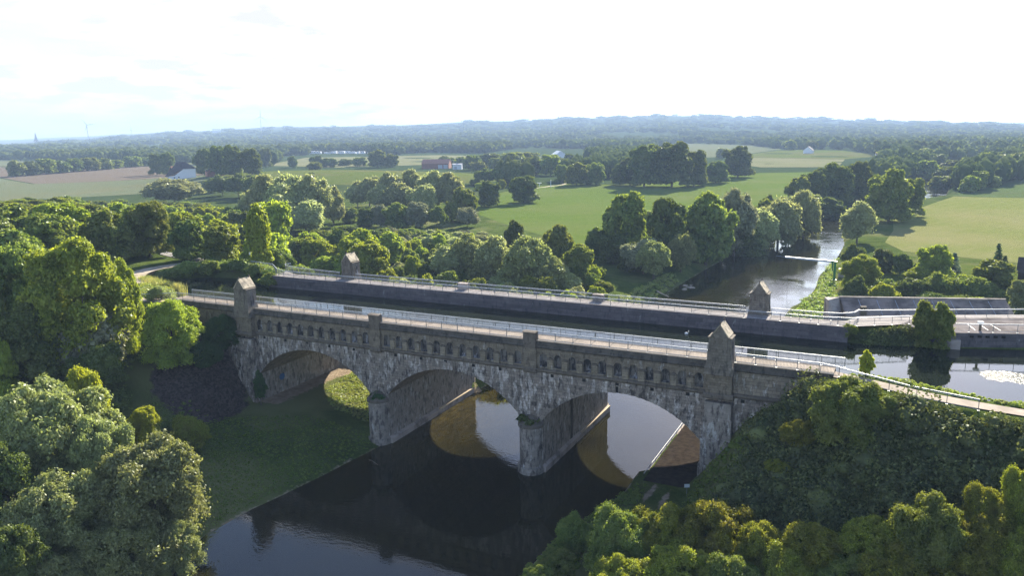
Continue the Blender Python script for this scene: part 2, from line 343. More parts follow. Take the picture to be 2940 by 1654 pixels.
ga = g.mix(sc.outputs[1], ga, (0.040,0.062,0.024))
edge = g.math('ADD', sc.outputs[0], g.math('MULTIPLY', g.math('SUBTRACT', g.noise(P, 1.1, 5, 0.7), 0.5), 0.9))
c = g.mix(g.ramp(edge, 0.42, 0.58), ga, so)
edge2 = g.math('ADD', sc.outputs[2], g.math('MULTIPLY', g.math('SUBTRACT', g.noise(P, 0.9, 5, 0.7), 0.5), 1.1))
c = g.mix(g.ramp(edge2, 0.40, 0.6), c, ru)
g.link(c, b.inputs['Base Color']); b.inputs['Roughness'].default_value = 1.0; b.inputs['Specular IOR Level'].default_value = 0.0
g.link(g.bump(g.noise(P, 3.0, 6, 0.8), 0.9, 0.25), b.inputs['Normal']); g.link(b.outputs[0], o.inputs[0]); M['ground'] = m
me.materials.append(m); go = bpy.data.objects.new('ground', me); COL.objects.link(go)
tag(go, 'grassy floodplain, embankments and far country under everything else', 'ground', kind='structure')

# water
def water(name, deep, ripple=0.35, rs=1.6, glint=None, bed=None, calm=None):
    m, t, o = mat(name); g = G(t); P = g.pos(); b = g.n('ShaderNodeBsdfPrincipled')
    c = g.mix(g.ramp(g.noise(P, 0.12, 5, 0.6), 0.35, 0.65), deep[0], deep[1])
    if bed:
        sp = g.n('ShaderNodeSeparateXYZ'); g.link(P, sp.inputs[0])
        e = g.math('ADD', sp.outputs[0], g.math('MULTIPLY', g.noise(P, 0.10, 5, 0.65), 16.0))
        k = g.n('ShaderNodeMapRange'); g.link(e, k.inputs[0]); k.inputs[1].default_value = 46; k.inputs[2].default_value = 35; k.clamp = True
        ky = g.n('ShaderNodeMapRange'); g.link(g.math('ADD', sp.outputs[1], g.math('MULTIPLY', g.noise(P, 0.2, 3), 6.0)), ky.inputs[0]); ky.inputs[1].default_value = -6; ky.inputs[2].default_value = 3; ky.clamp = True; kk_ = g.math('MULTIPLY', k.outputs[0], ky.outputs[0])  # bed tint fades out downstream, painting in the shade of the bridge
        sh = g.mix(g.ramp(g.noise(g.vmap(P, (1.0, 0.45, 1)), 1.3, 6, 0.7), 0.38, 0.60), bed[0], bed[1])
        c = g.mix(kk_, c, sh)
    g.link(c, b.inputs['Base Color']); b.inputs['IOR'].default_value = 1.333; b.inputs['Specular IOR Level'].default_value = 0.5
    r1 = g.noise(g.vmap(P, (1, 1.6, 1)), rs, 4, 0.5); r2 = g.noise(g.vmap(P, (1, 1.3, 1), (4, 8, 0)), 0.35, 2, 0.5)
    patch = g.ramp(g.noise(g.vmap(P, (1, 1, 1), (11, 2, 0)), 0.055, 3, 0.55), 0.42, 0.62)
    h = g.math('MULTIPLY', r1, g.math('ADD', g.math('MULTIPLY', patch, 0.9), 0.12)); h = g.math('ADD', h, g.math('MULTIPLY', r2, 0.35))
    if calm:
        sz_ = g.n('ShaderNodeSeparateXYZ'); g.link(P, sz_.inputs[0]); mz_ = g.n('ShaderNodeMapRange', clamp=True); g.link(sz_.outputs[1], mz_.inputs[0]); mz_.inputs[1].default_value = 20; mz_.inputs[2].default_value = 110; mz_.inputs[3].default_value = 1.0; mz_.inputs[4].default_value = 1.8; h = g.math('MULTIPLY', h, mz_.outputs[0])
    if calm is None: st_ = ripple
    else:
        sy = g.n('ShaderNodeSeparateXYZ'); g.link(P, sy.inputs[0]); my = g.n('ShaderNodeMapRange', clamp=True); g.link(sy.outputs[1], my.inputs[0]); my.inputs[1].default_value = calm[0]; my.inputs[2].default_value = calm[1]; my.inputs[3].default_value = ripple; my.inputs[4].default_value = calm[2]; st_ = my.outputs[0]
    nrm = g.bump(h, 0.5, 0.05); g.put(st_, nrm.node.inputs['Strength'])
    rough = 0.02
    if glint:
        (gx0, gy0, ga0, gb0) = glint
        v = g.vmap(P, (1/ga0, 1/gb0, 0), (-gx0/ga0, -gy0/gb0, 0)); ln = g.n('ShaderNodeVectorMath', operation='LENGTH'); g.link(v, ln.inputs[0])
        w = g.math('MULTIPLY', g.math('ADD', ln.outputs['Value'], g.math('MULTIPLY', g.noise(P, 0.9, 5, 0.7), 1.0)), 0.5)
        msk = g.ramp(w, 0.66, 0.72, (1, 1, 1), (0, 0, 0))
        n2 = g.bump(g.noise(P, 5.5, 4, 0.7), 1.0, 0.16)
        mx = g.n('ShaderNodeMix', data_type='VECTOR'); g.link(msk, mx.inputs[0]); g.link(nrm, mx.inputs[4]); g.link(n2, mx.inputs[5]); nrm = mx.outputs[1]
        rn = g.n('ShaderNodeMapRange'); g.link(msk, rn.inputs[0]); rn.inputs[3].default_value = 0.02; rn.inputs[4].default_value = 0.22; rough = rn.outputs[0]
    g.put(rough, b.inputs['Roughness'])
    g.link(nrm, b.inputs['Normal']); g.link(b.outputs[0], o.inputs[0]); return m
M['river'] = water('river_water', ((0.010,0.009,0.004), (0.019,0.017,0.006)), 0.28, 1.5, None, ((0.020,0.017,0.006), (0.056,0.043,0.012)), (15, 80, 0.6))
M['canal'] = water('canal_water', ((0.010,0.014,0.012), (0.018,0.024,0.014)), 0.06, 1.4, (101.6,13.6,3.4,2.5))
ys = np.array(RY, float); k = (ys >= -300) & (ys <= 900)
yy = np.linspace(-300, 900, 241); L_ = np.interp(yy, RY, RL)-2.5; R_ = np.interp(yy, RY, RR)+2.5
v = np.concatenate([np.stack([L_, yy, np.full_like(yy, -17.8)], -1), np.stack([R_, yy, np.full_like(yy, -17.8)], -1)]); n = len(yy)
me = np_mesh('river', v, [(i, n+i, n+i+1, i+1) for i in range(n-1)]); me.materials.append(M['river'])
tag(bpy.data.objects.new('river', me), 'brown calm river passing under the stone aqueduct', 'river', kind='structure'); COL.objects.link(bpy.data.objects['river'])
mb = MB(); mb.add([(-16,0.8,-2.07),(84,0.8,-2.07),(84,24.3,-2.07),(-16,24.3,-2.07)], [(0,1,2,3)])
mb.add([(-16,2,-2.07),(-16,24.3,-2.07),(-27,27,-2.07),(-35,26,-2.07),(-42,20.5,-2.07),(-44.5,16.5,-2.07),(-39,11.8,-2.07),(-27,7.6,-2.07)], [(0,1,2,3,4,5,6,7)])
mb.add([(84,1.5,-2.07),(88,2.4,-2.07),(92,0.8,-2.07),(100,-1.8,-2.07),(130,-5.6,-2.07),(300,-17,-2.07),(300,74,-2.07),(104,30,-2.07),(92,26,-2.07),(84,24.3,-2.07)], [(0,1,2,3,4,5,6,7,8,9)])
mb.build('canal_water', M['canal'], None, label='dark still canal water carried across the top of the aqueduct', cat='canal water', kind='structure')
# ---------------------------------------------------------------- fields and paths
def field_mat(name, c1, c2, c3, rows=None, rot=0.0, s3=0.02):
    m, t, o = mat(name); g = G(t); b = g.n('ShaderNodeBsdfPrincipled'); P = g.pos()
    c = g.mix(g.ramp(g.noise(P, 0.35, 8, 0.72), 0.36, 0.64), c1, c2)
    c = g.mix(g.ramp(g.noise(g.vmap(P, (1,1,1), (5,9,0)), s3, 6, 0.65), 0.45, 0.64), c, c3)
    if rows:
        v = g.vmap(P, (1, 1, 1), (0, 0, 0), (0, 0, rot)); sp = g.n('ShaderNodeSeparateXYZ'); g.link(v, sp.inputs[0])
        q = g.math('ADD', sp.outputs[0], g.math('MULTIPLY', g.noise(P, 0.03, 3), 6.0))
        w = g.math('ABSOLUTE', g.math('SINE', g.math('MULTIPLY', q, rows)))
        k = g.math('MULTIPLY', g.math('POWER', w, 14.0), g.ramp(g.noise(P, 0.06, 5, 0.7), 0.35, 0.6))
        c = g.mix(g.math('MULTIPLY', k, 0.55), c, c3)
    g.link(c, b.inputs['Base Color']); b.inputs['Roughness'].default_value = 1.0; b.inputs['Specular IOR Level'].default_value = 0.0
    g.link(g.bump(g.noise(P, 1.6, 6, 0.8), 0.9, 0.3), b.inputs['Normal']); g.link(b.outputs[0], o.inputs[0]); return m
def sheet(name, poly, z, m, label, cat='field', follow=True, off=0.05):
    bm = bmesh.new(); vs = [bm.verts.new((x, y, 0)) for x, y in poly]; bm.faces.new(vs)
    ex = max(p[0] for p in poly)-min(p[0] for p in poly); ey = max(p[1] for p in poly)-min(p[1] for p in poly)
    if follow:
        st = max(ex, ey)/36
        for ax, lo, hi in ((0, min(p[0] for p in poly), max(p[0] for p in poly)), (1, min(p[1] for p in poly), max(p[1] for p in poly))):
            q = lo+st
            while q < hi:
                co = [0,0,0]; co[ax] = q; no = [0,0,0]; no[ax] = 1
                bmesh.ops.bisect_plane(bm, geom=bm.verts[:]+bm.edges[:]+bm.faces[:], plane_co=co, plane_no=no); q += st
        for v in bm.verts: v.co.z = float(H(v.co.x, v.co.y))+off
    else:
        for v in bm.verts: v.co.z = z
    me = bpy.data.meshes.new(name); bmesh.ops.recalc_face_normals(bm, faces=bm.faces); bm.to_mesh(me); bm.free()
    if me.polygons and me.polygons[0].normal.z < 0: me.flip_normals()
    me.materials.append(m); o = bpy.data.objects.new(name, me); COL.objects.link(o)
    return tag(o, label, cat, kind='structure')
M['meadow'] = field_mat('meadow_grass', (0.082,0.125,0.022), (0.112,0.158,0.032), (0.120,0.150,0.042), rows=0.22, rot=0.9, s3=0.018)
M['hay'] = field_mat('hay_meadow', (0.145,0.168,0.046), (0.180,0.198,0.062), (0.215,0.205,0.088), rows=0.42, rot=0.42, s3=0.013)
M['beet'] = field_mat('row_crop', (0.073,0.112,0.036), (0.101,0.134,0.050), (0.092,0.106,0.045), rows=1.0, rot=-0.5)
M['plough'] = field_mat('ploughed_soil', (0.135,0.108,0.080), (0.160,0.130,0.098), (0.140,0.115,0.085), s3=0.01)
M['palegrass'] = field_mat('pale_green_crop', (0.113,0.134,0.071), (0.135,0.151,0.086), (0.139,0.143,0.077))
M['barley'] = field_mat('ripening_barley', (0.165,0.165,0.085), (0.195,0.190,0.105), (0.150,0.160,0.075))
M['lawn'] = field_mat('garden_lawn', (0.080,0.112,0.023), (0.111,0.132,0.032), (0.123,0.121,0.048))
M['sand'] = noisy('sandy_path_surface', (0.36,0.29,0.21), (0.50,0.42,0.32), 0.8, 0.95, (0.30,0.25,0.18), 0.3)
sheet('meadow', [(-2,150),(-10,168),(-56,208),(-93,246),(-118,290),(-140,352),(-140,400),(-132,440),(-93,452),(-55,520),(-48,600),(20,640),(50,560),(50,450),(40,400),(34,330),(38,262),(30,230),(24,205),(22,170),(12,150)], 0, M['meadow'], 'bright green meadow between the thicket and the river trees')
sheet('meadow', [(-200,-1),(-201,0),(-200,1)], 0, M['meadow'], '') if False else None
sheet('hayfield', [(90,195),(84,215),(86,250),(85,290),(95,340),(104,380),(113,417),(150,418),(330,414),(420,300),(330,200),(200,184),(124,182)], 0, M['hay'], 'yellowish mown hay meadow on the right river bank')
sheet('crop_field', [(113,418.5),(108,440),(120,480),(133,520),(170,640),(240,720),(420,700),(420,415),(150,419)], 0, M['beet'], 'green row crop with curved tractor tracks beyond the hay meadow')
sheet('ploughed_field', [(-1200,480),(-735,596),(-493,455),(-470,425),(-492,392),(-560,335),(-702,392),(-1100,330)], 0, M['plough'], 'brown ploughed strip field beside the white farmhouse', off=0.06)
sheet('crop_field', [(-1250,505),(-735,600),(-560,500),(-498,458),(-500,520),(-620,640),(-820,700),(-1300,700)], 0, M['palegrass'], 'narrow pale green field strip behind the ploughed strip', off=0.03)
sheet('crop_field', [(-1200,240),(-702,389),(-562,333),(-488,392),(-462,426),(-430,440),(-380,380),(-360,300),(-420,215),(-500,200),(-900,130)], 0, M['palegrass'], 'pale green crop field in front of the ploughed strip')
sheet('barley_field', [(-600,640),(-720,860),(-560,980),(-440,940),(-400,700),(-470,620)], 0, M['barley'], 'pale ripening barley field in front of the camp site')
sheet('crop_field', [(-395,700),(-430,940),(-330,960),(-290,760)], 0, M['palegrass'], 'pale green field behind the round dark trees and the barn')
sheet('crop_field', [(-380,1700),(-190,1520),(-95,1260),(-120,960),(-170,880),(-300,1200)], 0, M['palegrass'], 'light green field rising behind the tall dark tree row')
sheet('crop_field', [(-115,955),(-88,1250),(0,1200),(60,1000),(24,898),(-60,930)], 0, M['lawn'], 'far green field right of the tall dark tree row')
sheet('barley_field', [(-110,945),(-60,925),(24,893),(30,722),(-38,706),(-80,780)], 0, M['barley'], 'buff stubble field beyond the green meadow')
sheet('meadow', [(-430,400),(-440,470),(-380,545),(-240,520),(-170,440),(-200,370),(-330,340)], 0, M['lawn'], 'grassy mound top above the silver willows')
sheet('garden_lawn', [(72,118),(74,150),(82,176),(124,174),(150,150),(140,110),(110,92),(84,96)], 0, M['lawn'], 'garden lawn beside the river crane')
# paths
M['asphalt'] = noisy('grey_path_asphalt', (0.155,0.15,0.16), (0.21,0.205,0.21), 1.2, 0.9, (0.26,0.24,0.21), 0.2)
def ribbon(name, pts, w, m, label, cat='path', dz=0.06, zfun=None):
    pts = [Vector((p[0], p[1], 0)) for p in pts]; out = []
    for i in range(len(pts)-1):
        n = max(1, int((pts[i+1]-pts[i]).length/1.5)); out += [pts[i].lerp(pts[i+1], k/n) for k in range(n)]
    out.append(pts[-1])
    for _ in range(6): out = [out[0]]+[(out[i-1]+out[i]*2+out[i+1])/4 for i in range(1, len(out)-1)]+[out[-1]]
    v = []
    for i, p in enumerate(out):
        d = (out[min(i+1, len(out)-1)]-out[max(i-1, 0)]).normalized(); nn = Vector((-d.y, d.x, 0))
        z = (zfun(p.x, p.y) if zfun else float(H(p.x, p.y)))+dz
        for s in (-1, -0.5, 0, 0.5, 1): q = p+nn*s*w/2; v.append((q.x, q.y, z))
    f = [(i*5+k, (i+1)*5+k, (i+1)*5+k+1, i*5+k+1) for i in range(len(out)-1) for k in range(4)]
    mb = MB(); mb.add(v, f); o = mb.build(name, m, None, label=label, cat=cat, kind='structure')
    if o.data.polygons[0].normal.z < 0: o.data.flip_normals()
    return o
ribbon('canal_path', [(-13.5,24.9),(-21,28.9),(-32,31.4),(-41,31.8),(-52,33.2),(-64,37.6),(-76,42),(-110,54)], 2.6, M['asphalt'], 'grey path leaving the far walkway along the trees', zfun=lambda x, y: -0.32)
ribbon('sandy_path', [(-34,8),(-39.5,11.8),(-43,15.1),(-45.2,20.9),(-44,27.3),(-41,31)], 3.4, M['sand'], 'pale sandy path curving round the end of the canal pool', zfun=lambda x, y: -0.34)
ribbon('canal_path', [(-13.8,1.2),(-20,-2.0),(-28,-1.5),(-36,4),(-38.5,9.5)], 2.4, M['sand'], 'dusty path leaving the near walkway where a person walks', zfun=lambda x, y: -0.33)
ribbon('canal_path', [(83.2,1.1),(87,-0.2),(91,-2.4),(97,-4.2),(104,-5.2),(130,-8)], 2.0, M['walk_near'], 'brownish path descending right from the near walkway beside the canal', zfun=lambda x, y: -0.30)
ribbon('trodden_path', [(80.5,42),(79,52),(77,66),(76.5,84),(76,100)], 0.9, M['sand'], 'narrow trodden trail down the grassy right river bank')

sheet('towpath', [(63.25,-0.5),(70.3,-0.5),(70.3,25.5),(63.25,25.5)], -16.12, noisy('towpath_shade_gravel', (0.026,0.021,0.018), (0.052,0.042,0.034), 1.5, 1.0, bump=0.5, spec=0.0), 'gravel towpath under the right arch, coloured dark for its shade', 'towpath', follow=False)  # gravel colour darkened to paint in the shade under the arch
# ---------------------------------------------------------------- the aqueduct
AQ = empty('aqueduct', (36, 12, -17.8), 'old stone canal aqueduct with three arches, niche frieze and four gabled towers over the river', 'aqueduct')
L = 24.0; HS = 10.4; ZC = -5.5; ZS = -10.5; RA = (HS*HS+25.0)/10.0
Y0, Y1 = 0.0, 25.2
def arcz(dx, r=RA, zc=ZC): return zc-(r-math.sqrt(max(r*r-dx*dx, 0)))
def facade(Yf, sgn, xs0, xs1, ztop, parts):
    mb = MB(); NSEG = 28
    def q(x0, z0a, x1, z0b, zt=ztop): mb.add([(x0,Yf,z0a),(x1,Yf,z0b),(x1,Yf,zt),(x0,Yf,zt)], [(0,1,2,3)])
    x = xs0
    for k in range(3):
        c = L*(k+0.5)
        q(x, -18.2, c-HS, -18.2)
        for i in range(NSEG):
            a, b_ = -HS+2*HS*i/NSEG, -HS+2*HS*(i+1)/NSEG
            q(c+a, arcz(a), c+b_, arcz(b_))
        x = c+HS
    q(x, -18.2, xs1, -18.2)
    return mb
facade(Y0, -1, -16, 84, -3.9, None).build('spandrel_wall', M['lower'], AQ)
facade(Y1, 1, -16, 84, -0.6, None).build('spandrel_wall', M['vault'], AQ)
for k in range(3):                                    # vaults and voussoir rings
    c = L*(k+0.5); N = 30; mb = MB()
    pr = [(c-HS+2*HS*i/N, arcz(-HS+2*HS*i/N)) for i in range(N+1)]
    vs = [(x, Y0, z) for x, z in pr]+[(x, Y1, z) for x, z in pr]
    mb.add(vs, [(i, i+1, N+2+i, N+1+i) for i in range(N)]); mb.build('arch_vault', M['vault'], AQ)
    for Yf, dy in ((Y0, -0.06), (Y1, 0.06)):
        mb = MB(); NV = 46; a0 = math.asin(HS/RA)
        for i in range(NV):
            t0 = -a0+2*a0*i/NV+0.0022; t1 = -a0+2*a0*(i+1)/NV-0.0022; ro = 0.95+(0.10 if i % 2 else 0.0); ri = -0.05 if i % 2 else -0.02
            p = [(c+(RA+ri)*math.sin(t0), ZC-RA+(RA+ri)*math.cos(t0)), (c+(RA+ri)*math.sin(t1), ZC-RA+(RA+ri)*math.cos(t1)),
                 (c+(RA+ro)*math.sin(t1), ZC-RA+(RA+ro)*math.cos(t1)), (c+(RA+ro)*math.sin(t0), ZC-RA+(RA+ro)*math.cos(t0))]
            j = dy*(1.0 if i % 2 else 0.72)
            mb.ext(p, 'y', Yf+j, Yf-dy*0.5)
        mb.build('arch_ring', M['lower'], AQ)
# piers and abutments
for i, xc in enumerate((24.0, 48.0)):
    w = 1.6; mb = MB()
    mb.box(xc-w, xc+w, Y0+0.02, Y1-0.02, -18.6, ZS+0.35)
    def nose(y0, s, r, n=14): return [(xc-r*math.cos(math.pi*k/n), y0-s*r*1.05*math.sin(math.pi*k/n)) for k in range(n+1)]
    P_ = mb.build('pier', M['pier'], AQ)
    for y0, s in ((Y0, 1), (Y1, -1)):
        nb = MB(); n = nose(y0, s, 1.52); n = n if s < 0 else n
        nb.prism(n, -18.6, -11.5); nb.build('cutwater', M['pier'], AQ)
        cb = MB(); big = nose(y0, s, 1.72); cb.prism(big, -11.5, -11.15); small = nose(y0, s, 0.5)
        cb.prism(big, -11.15, -10.1, small); cb.build('cutwater_cap', M['ledge'], AQ)
        fb = MB(); fb.prism(nose(y0, s, 1.85), -18.7, -16.9, nose(y0, s, 1.72)); fb.build('cutwater_foot', M['pier'], AQ)
    pb = MB()
    for s in (-1, 1):
        pb.ext([(xc+s*w, -18.7), (xc+s*(w+0.42), -18.7), (xc+s*(w+0.42), -17.05), (xc+s*w, -16.8)], 'y', Y0-0.01, Y1+0.01)
    pb.build('pier_plinth', M['concrete'], AQ)
for xa, xb in ((-1.9, 1.58), (70.42, 73.9)):
    mb = MB(); mb.box(xa, xb, Y0+0.03, Y1-0.03, -18.2, ZS+0.4); mb.build('abutment', M['pier'], AQ)
# towers' buttresses down the face
def butt(xc, yf, s, levels, name='buttress'):
    mb = MB()
    for (z0, z1, hw, dep) in levels:
        ya, yb = sorted((yf, yf-s*dep)); mb.box(xc-hw, xc+hw, ya, yb, z0, z1)
    return mb
butt(0, 0, 1, [(-18.2,-9.4,1.75,1.15),(-9.4,-6.6,1.68,1.02),(-6.6,-4.75,1.6,0.92)]).build('buttress', M['lower'], AQ)
mb = MB(); mb.ext([(-1.6,-4.6),(-1.6,-14),(-4.6,-14),(-4.6,-7.6),(-3.2,-6.2),(-2.2,-4.6)], 'y', -0.75, 0.3); mb.build('wing_buttress', M['lower'], AQ)
butt(72, 0, 1, [(-18.2,-12.4,2.0,1.35),(-12.4,-9.2,1.8,1.2),(-9.2,-6.7,1.62,1.05),(-6.7,-4.75,1.5,0.94)]).build('buttress', M['pier'], AQ)
for xc in (0, 72):
    butt(xc, Y1, -1, [(-18.2,-1.2,1.55,1.7)]).build('buttress', M['pier'], AQ)
    butt(xc, 0, 1, [(-4.25,-1.35,1.46,0.9)]).build('buttress', M['upper'], AQ)
# string course
prof = [(0.10,-4.15),(-0.10,-4.15),(-0.26,-3.95),(-0.26,-3.72),(-0.05,-3.62),(0.10,-3.62)]
for a, b_ in ((-16,-1.7),(1.7,23.1),(24.9,47.1),(48.9,70.3),(73.7,84)): sb = MB(); sb.ext(prof, 'x', a, b_); sb.build('string_course', M['ledge'], AQ)
for xc, hw, dp in ((0,1.7,0.92),(72,1.7,0.92),(24,0.9,0.28),(48,0.9,0.28)):
    sb = MB(); sb.ext([(0.1,-4.35),(-dp,-4.35),(-dp-0.16,-4.12),(-dp-0.16,-3.80),(-dp,-3.62),(0.1,-3.62)], 'x', xc-hw, xc+hw); sb.build('string_course', M['ledge'], AQ)
# frieze of blind niches
def frieze(xa, xb, n=11):
    mb = MB(); zt, zb = -0.9, -3.62; p = (xb-xa)/n; hw = 0.50; zsp = -2.18; sill = -3.40; dep = 0.42; K = 10
    def q(x0, x1, z0, z1): mb.add([(x0,0,z0),(x1,0,z0),(x1,0,z1),(x0,0,z1)], [(0,1,2,3)])
    q(xa, xb, zb, sill)
    for i in range(n):
        c = xa+p*(i+0.5); q(c-p/2, c-hw, sill, zt); q(c+hw, c+p/2, sill, zt)
        arc = [(c-hw*math.cos(math.pi*k/K), zsp+hw*math.sin(math.pi*k/K)) for k in range(K+1)]
        for k in range(K):
            (x0, z0), (x1, z1) = arc[k], arc[k+1]; mb.add([(x0,0,z0),(x1,0,z1),(x1,0,zt),(x0,0,zt)], [(0,1,2,3)])
    f = mb.build('frieze', M['upper'], AQ)
    c = xa+p*0.5; nb = MB(); pb = MB(); cb = MB()
    arc = [(c-hw*math.cos(math.pi*k/K), zsp+hw*math.sin(math.pi*k/K)) for k in range(K+1)]; ol = [(c-hw, sill)]+arc+[(c+hw, sill)]
    for k in range(len(ol)-1): nb.add([(ol[k][0],0,ol[k][1]),(ol[k+1][0],0,ol[k+1][1]),(ol[k+1][0],dep,ol[k+1][1]),(ol[k][0],dep,ol[k][1])], [(0,1,2,3)])
    nb.add([(c-hw,0,sill),(c+hw,0,sill),(c+hw,dep,sill+0.16),(c-hw,dep,sill+0.16)], [(0,1,2,3)]); nb.add([(x, dep, z) for x, z in ol], [tuple(range(len(ol)))])
    for s in (-1, 1): nb.box(c+s*hw*0.92-0.07, c+s*hw*0.92+0.07, dep-0.16, dep-0.002, sill+0.16, zsp)
    e = xa+p; pb.box(e-0.36, e+0.36, -0.17, 0.03, zb, -2.36)
    for k in range(6):
        t0, t1 = math.pi*k/6, math.pi*(k+1)/6
        cb.ext([(e-0.46*math.cos(t0), -2.36+0.26*math.sin(t0)), (e-0.46*math.cos(t1), -2.36+0.26*math.sin(t1)), (e, -2.36)], 'y', -0.27, 0.02)
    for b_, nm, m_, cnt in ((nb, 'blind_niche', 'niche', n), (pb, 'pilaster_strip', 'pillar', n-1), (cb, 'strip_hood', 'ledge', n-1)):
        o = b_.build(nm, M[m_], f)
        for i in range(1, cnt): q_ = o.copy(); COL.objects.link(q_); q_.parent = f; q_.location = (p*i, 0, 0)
for a, b_ in ((1.46,23.2),(24.8,47.2),(48.8,70.54)): frieze(a, b_)
mb = MB(); mb.add([(73.46,0,-3.62),(84,0,-3.62),(84,0,-0.9),(73.46,0,-0.9)], [(0,1,2,3)]); mb.build('wing_wall', stone('wing_block_stone', (0.24,0.20,0.15), (0.33,0.285,0.225), (0.07,0.06,0.055), (0.48,0.46,0.43), 0.60, True, (0.85,0.40), 0.55, 0.40, 0.85), AQ)
mb = MB(); mb.add([(-16,0,-3.62),(-1.46,0,-3.62),(-1.46,0,-0.9),(-16,0,-0.9)], [(0,1,2,3)]); mb.build('wing_wall', M['upper'], AQ)
for xa in (-16, 84):
    for ya, yb in ((0.02, 2.95), (22.15, 25.15)): mb = MB(); mb.box(*sorted((xa, xa+(0.6 if xa < 0 else -0.6))), ya, yb, -18, -0.12); mb.build('wing_end', M['concrete'], AQ)
# coping
prof = [(0.12,-1.02),(-0.10,-1.02),(-0.24,-0.86),(-0.24,-0.70),(-0.16,-0.64),(-0.16,-0.04),(-0.04,0.0),(0.42,0.0),(0.42,-0.10),(0.12,-0.10)]
for a, b_ in ((-16,-1.5),(1.5,23.15),(24.85,47.15),(48.85,70.5),(73.5,84)): cb = MB(); cb.ext(prof, 'x', a, b_); cb.build('coping', M['crust'], AQ)
pr2 = [(Y1-y, z) for y, z in prof]
cb = MB(); cb.ext(pr2, 'x', -16, 84); cb.build('coping', M['concrete'], AQ)
for xc in (24, 48):
    mb = MB(); mb.box(xc-0.85, xc+0.85, -0.32, 0.38, -3.62, -1.02); mb.build('pilaster', M['upper'], AQ)
    mb = MB(); mb.box(xc-0.86, xc+0.86, -0.42, 0.50, -1.02, 0.98); mb.ext([(-0.52,0.98),(0.6,0.98),(0.6,1.06),(0.04,1.16),(-0.52,1.06)], 'x', xc-0.95, xc+0.95); mb.build('parapet_block', M['ledge'], AQ)
    mb = MB(); mb.box(xc-0.85, xc+0.85, 24.75, 25.6, -1.0, 0.92); mb.ext([(24.66,0.92),(25.7,0.92),(25.7,0.99),(25.18,1.06),(24.66,0.99)], 'x', xc-0.92, xc+0.92); mb.build('parapet_block', M['concrete'], AQ)
# decks, canal trough
mb = MB(); mb.box(-16, 84, 0.42, 2.72, -0.5, -0.03); mb.build('near_walkway', M['walk_near'], AQ)
mb = MB(); mb.box(-16, 84, 22.42, Y1-0.42, -0.5, -0.03); mb.build('far_walkway', M['walk_far'], AQ)
mb = MB()
for a, b_ in ((-16,84),):
    mb.box(a, b_, 2.72, 3.0, -5.2, 0.0)
mb.build('canal_kerb', M['canalwall'], AQ)
mb = MB()
mb.box(-16, 84, 22.12, 22.42, -0.32, 0.01); mb.box(-16, 84, 22.06, 22.42, -0.85, -0.322); mb.box(-16, 84, 22.10, 22.42, -0.90, -0.852)
mb.box(-16, 84, 22.02, 22.42, -1.36, -0.902); mb.box(-16, 84, 22.06, 22.42, -1.42, -1.362); mb.box(-16, 84, 21.98, 22.42, -5.2, -1.422)
mb.build('canal_wall', M['canalwall'], AQ)
mb = MB(); mb.box(-16, 84, 0.45, Y1-0.45, -5.35, -5.2); mb.build('canal_floor', M['canalwall'], AQ)
# drain outlets
hb = MB(); hb.box(-0.21, 0.21, -0.03, 0.3, -0.2, 0.2); first = None
for xh in (3.2, 7.3, 11.4, 15.6, 20.0, 27.2, 31.4, 35.3, 39.6, 43.6, 51.0, 55.3, 59.6, 64.0, 68.3, 74.6, 79.2):
    if first is None:
        first = hb.build('drain_outlet', M['hole'], None); first.parent = AQ; o = first
    else:
        o = first.copy(); COL.objects.link(o); o.parent = AQ
    o.location = Vector((xh, -0.012, -4.46))-Vector(AQ.location)
mb = MB(); mb.box(59.42, 59.78, -0.05, 0.0, -5.5, -4.7); mb.build('drain_stain', M['hole'], AQ)
# pale strip on the pier ledges, sunlight painted into its colour, rebate slot
for xc in (24.0, 48.0):
    mb = MB(); mb.box(xc+1.6, xc+2.06, 13.0, 25.3, -17.02, -16.86); mb.build('pier_ledge', noisy('sun_painted_sandstone', (0.40,0.31,0.20), (0.52,0.42,0.28), 1.2), AQ)
mb = MB(); mb.box(49.58, 49.625, 9.6, 10.4, -16.8, -9.0); mb.build('rebate_slot', M['hole'], AQ)
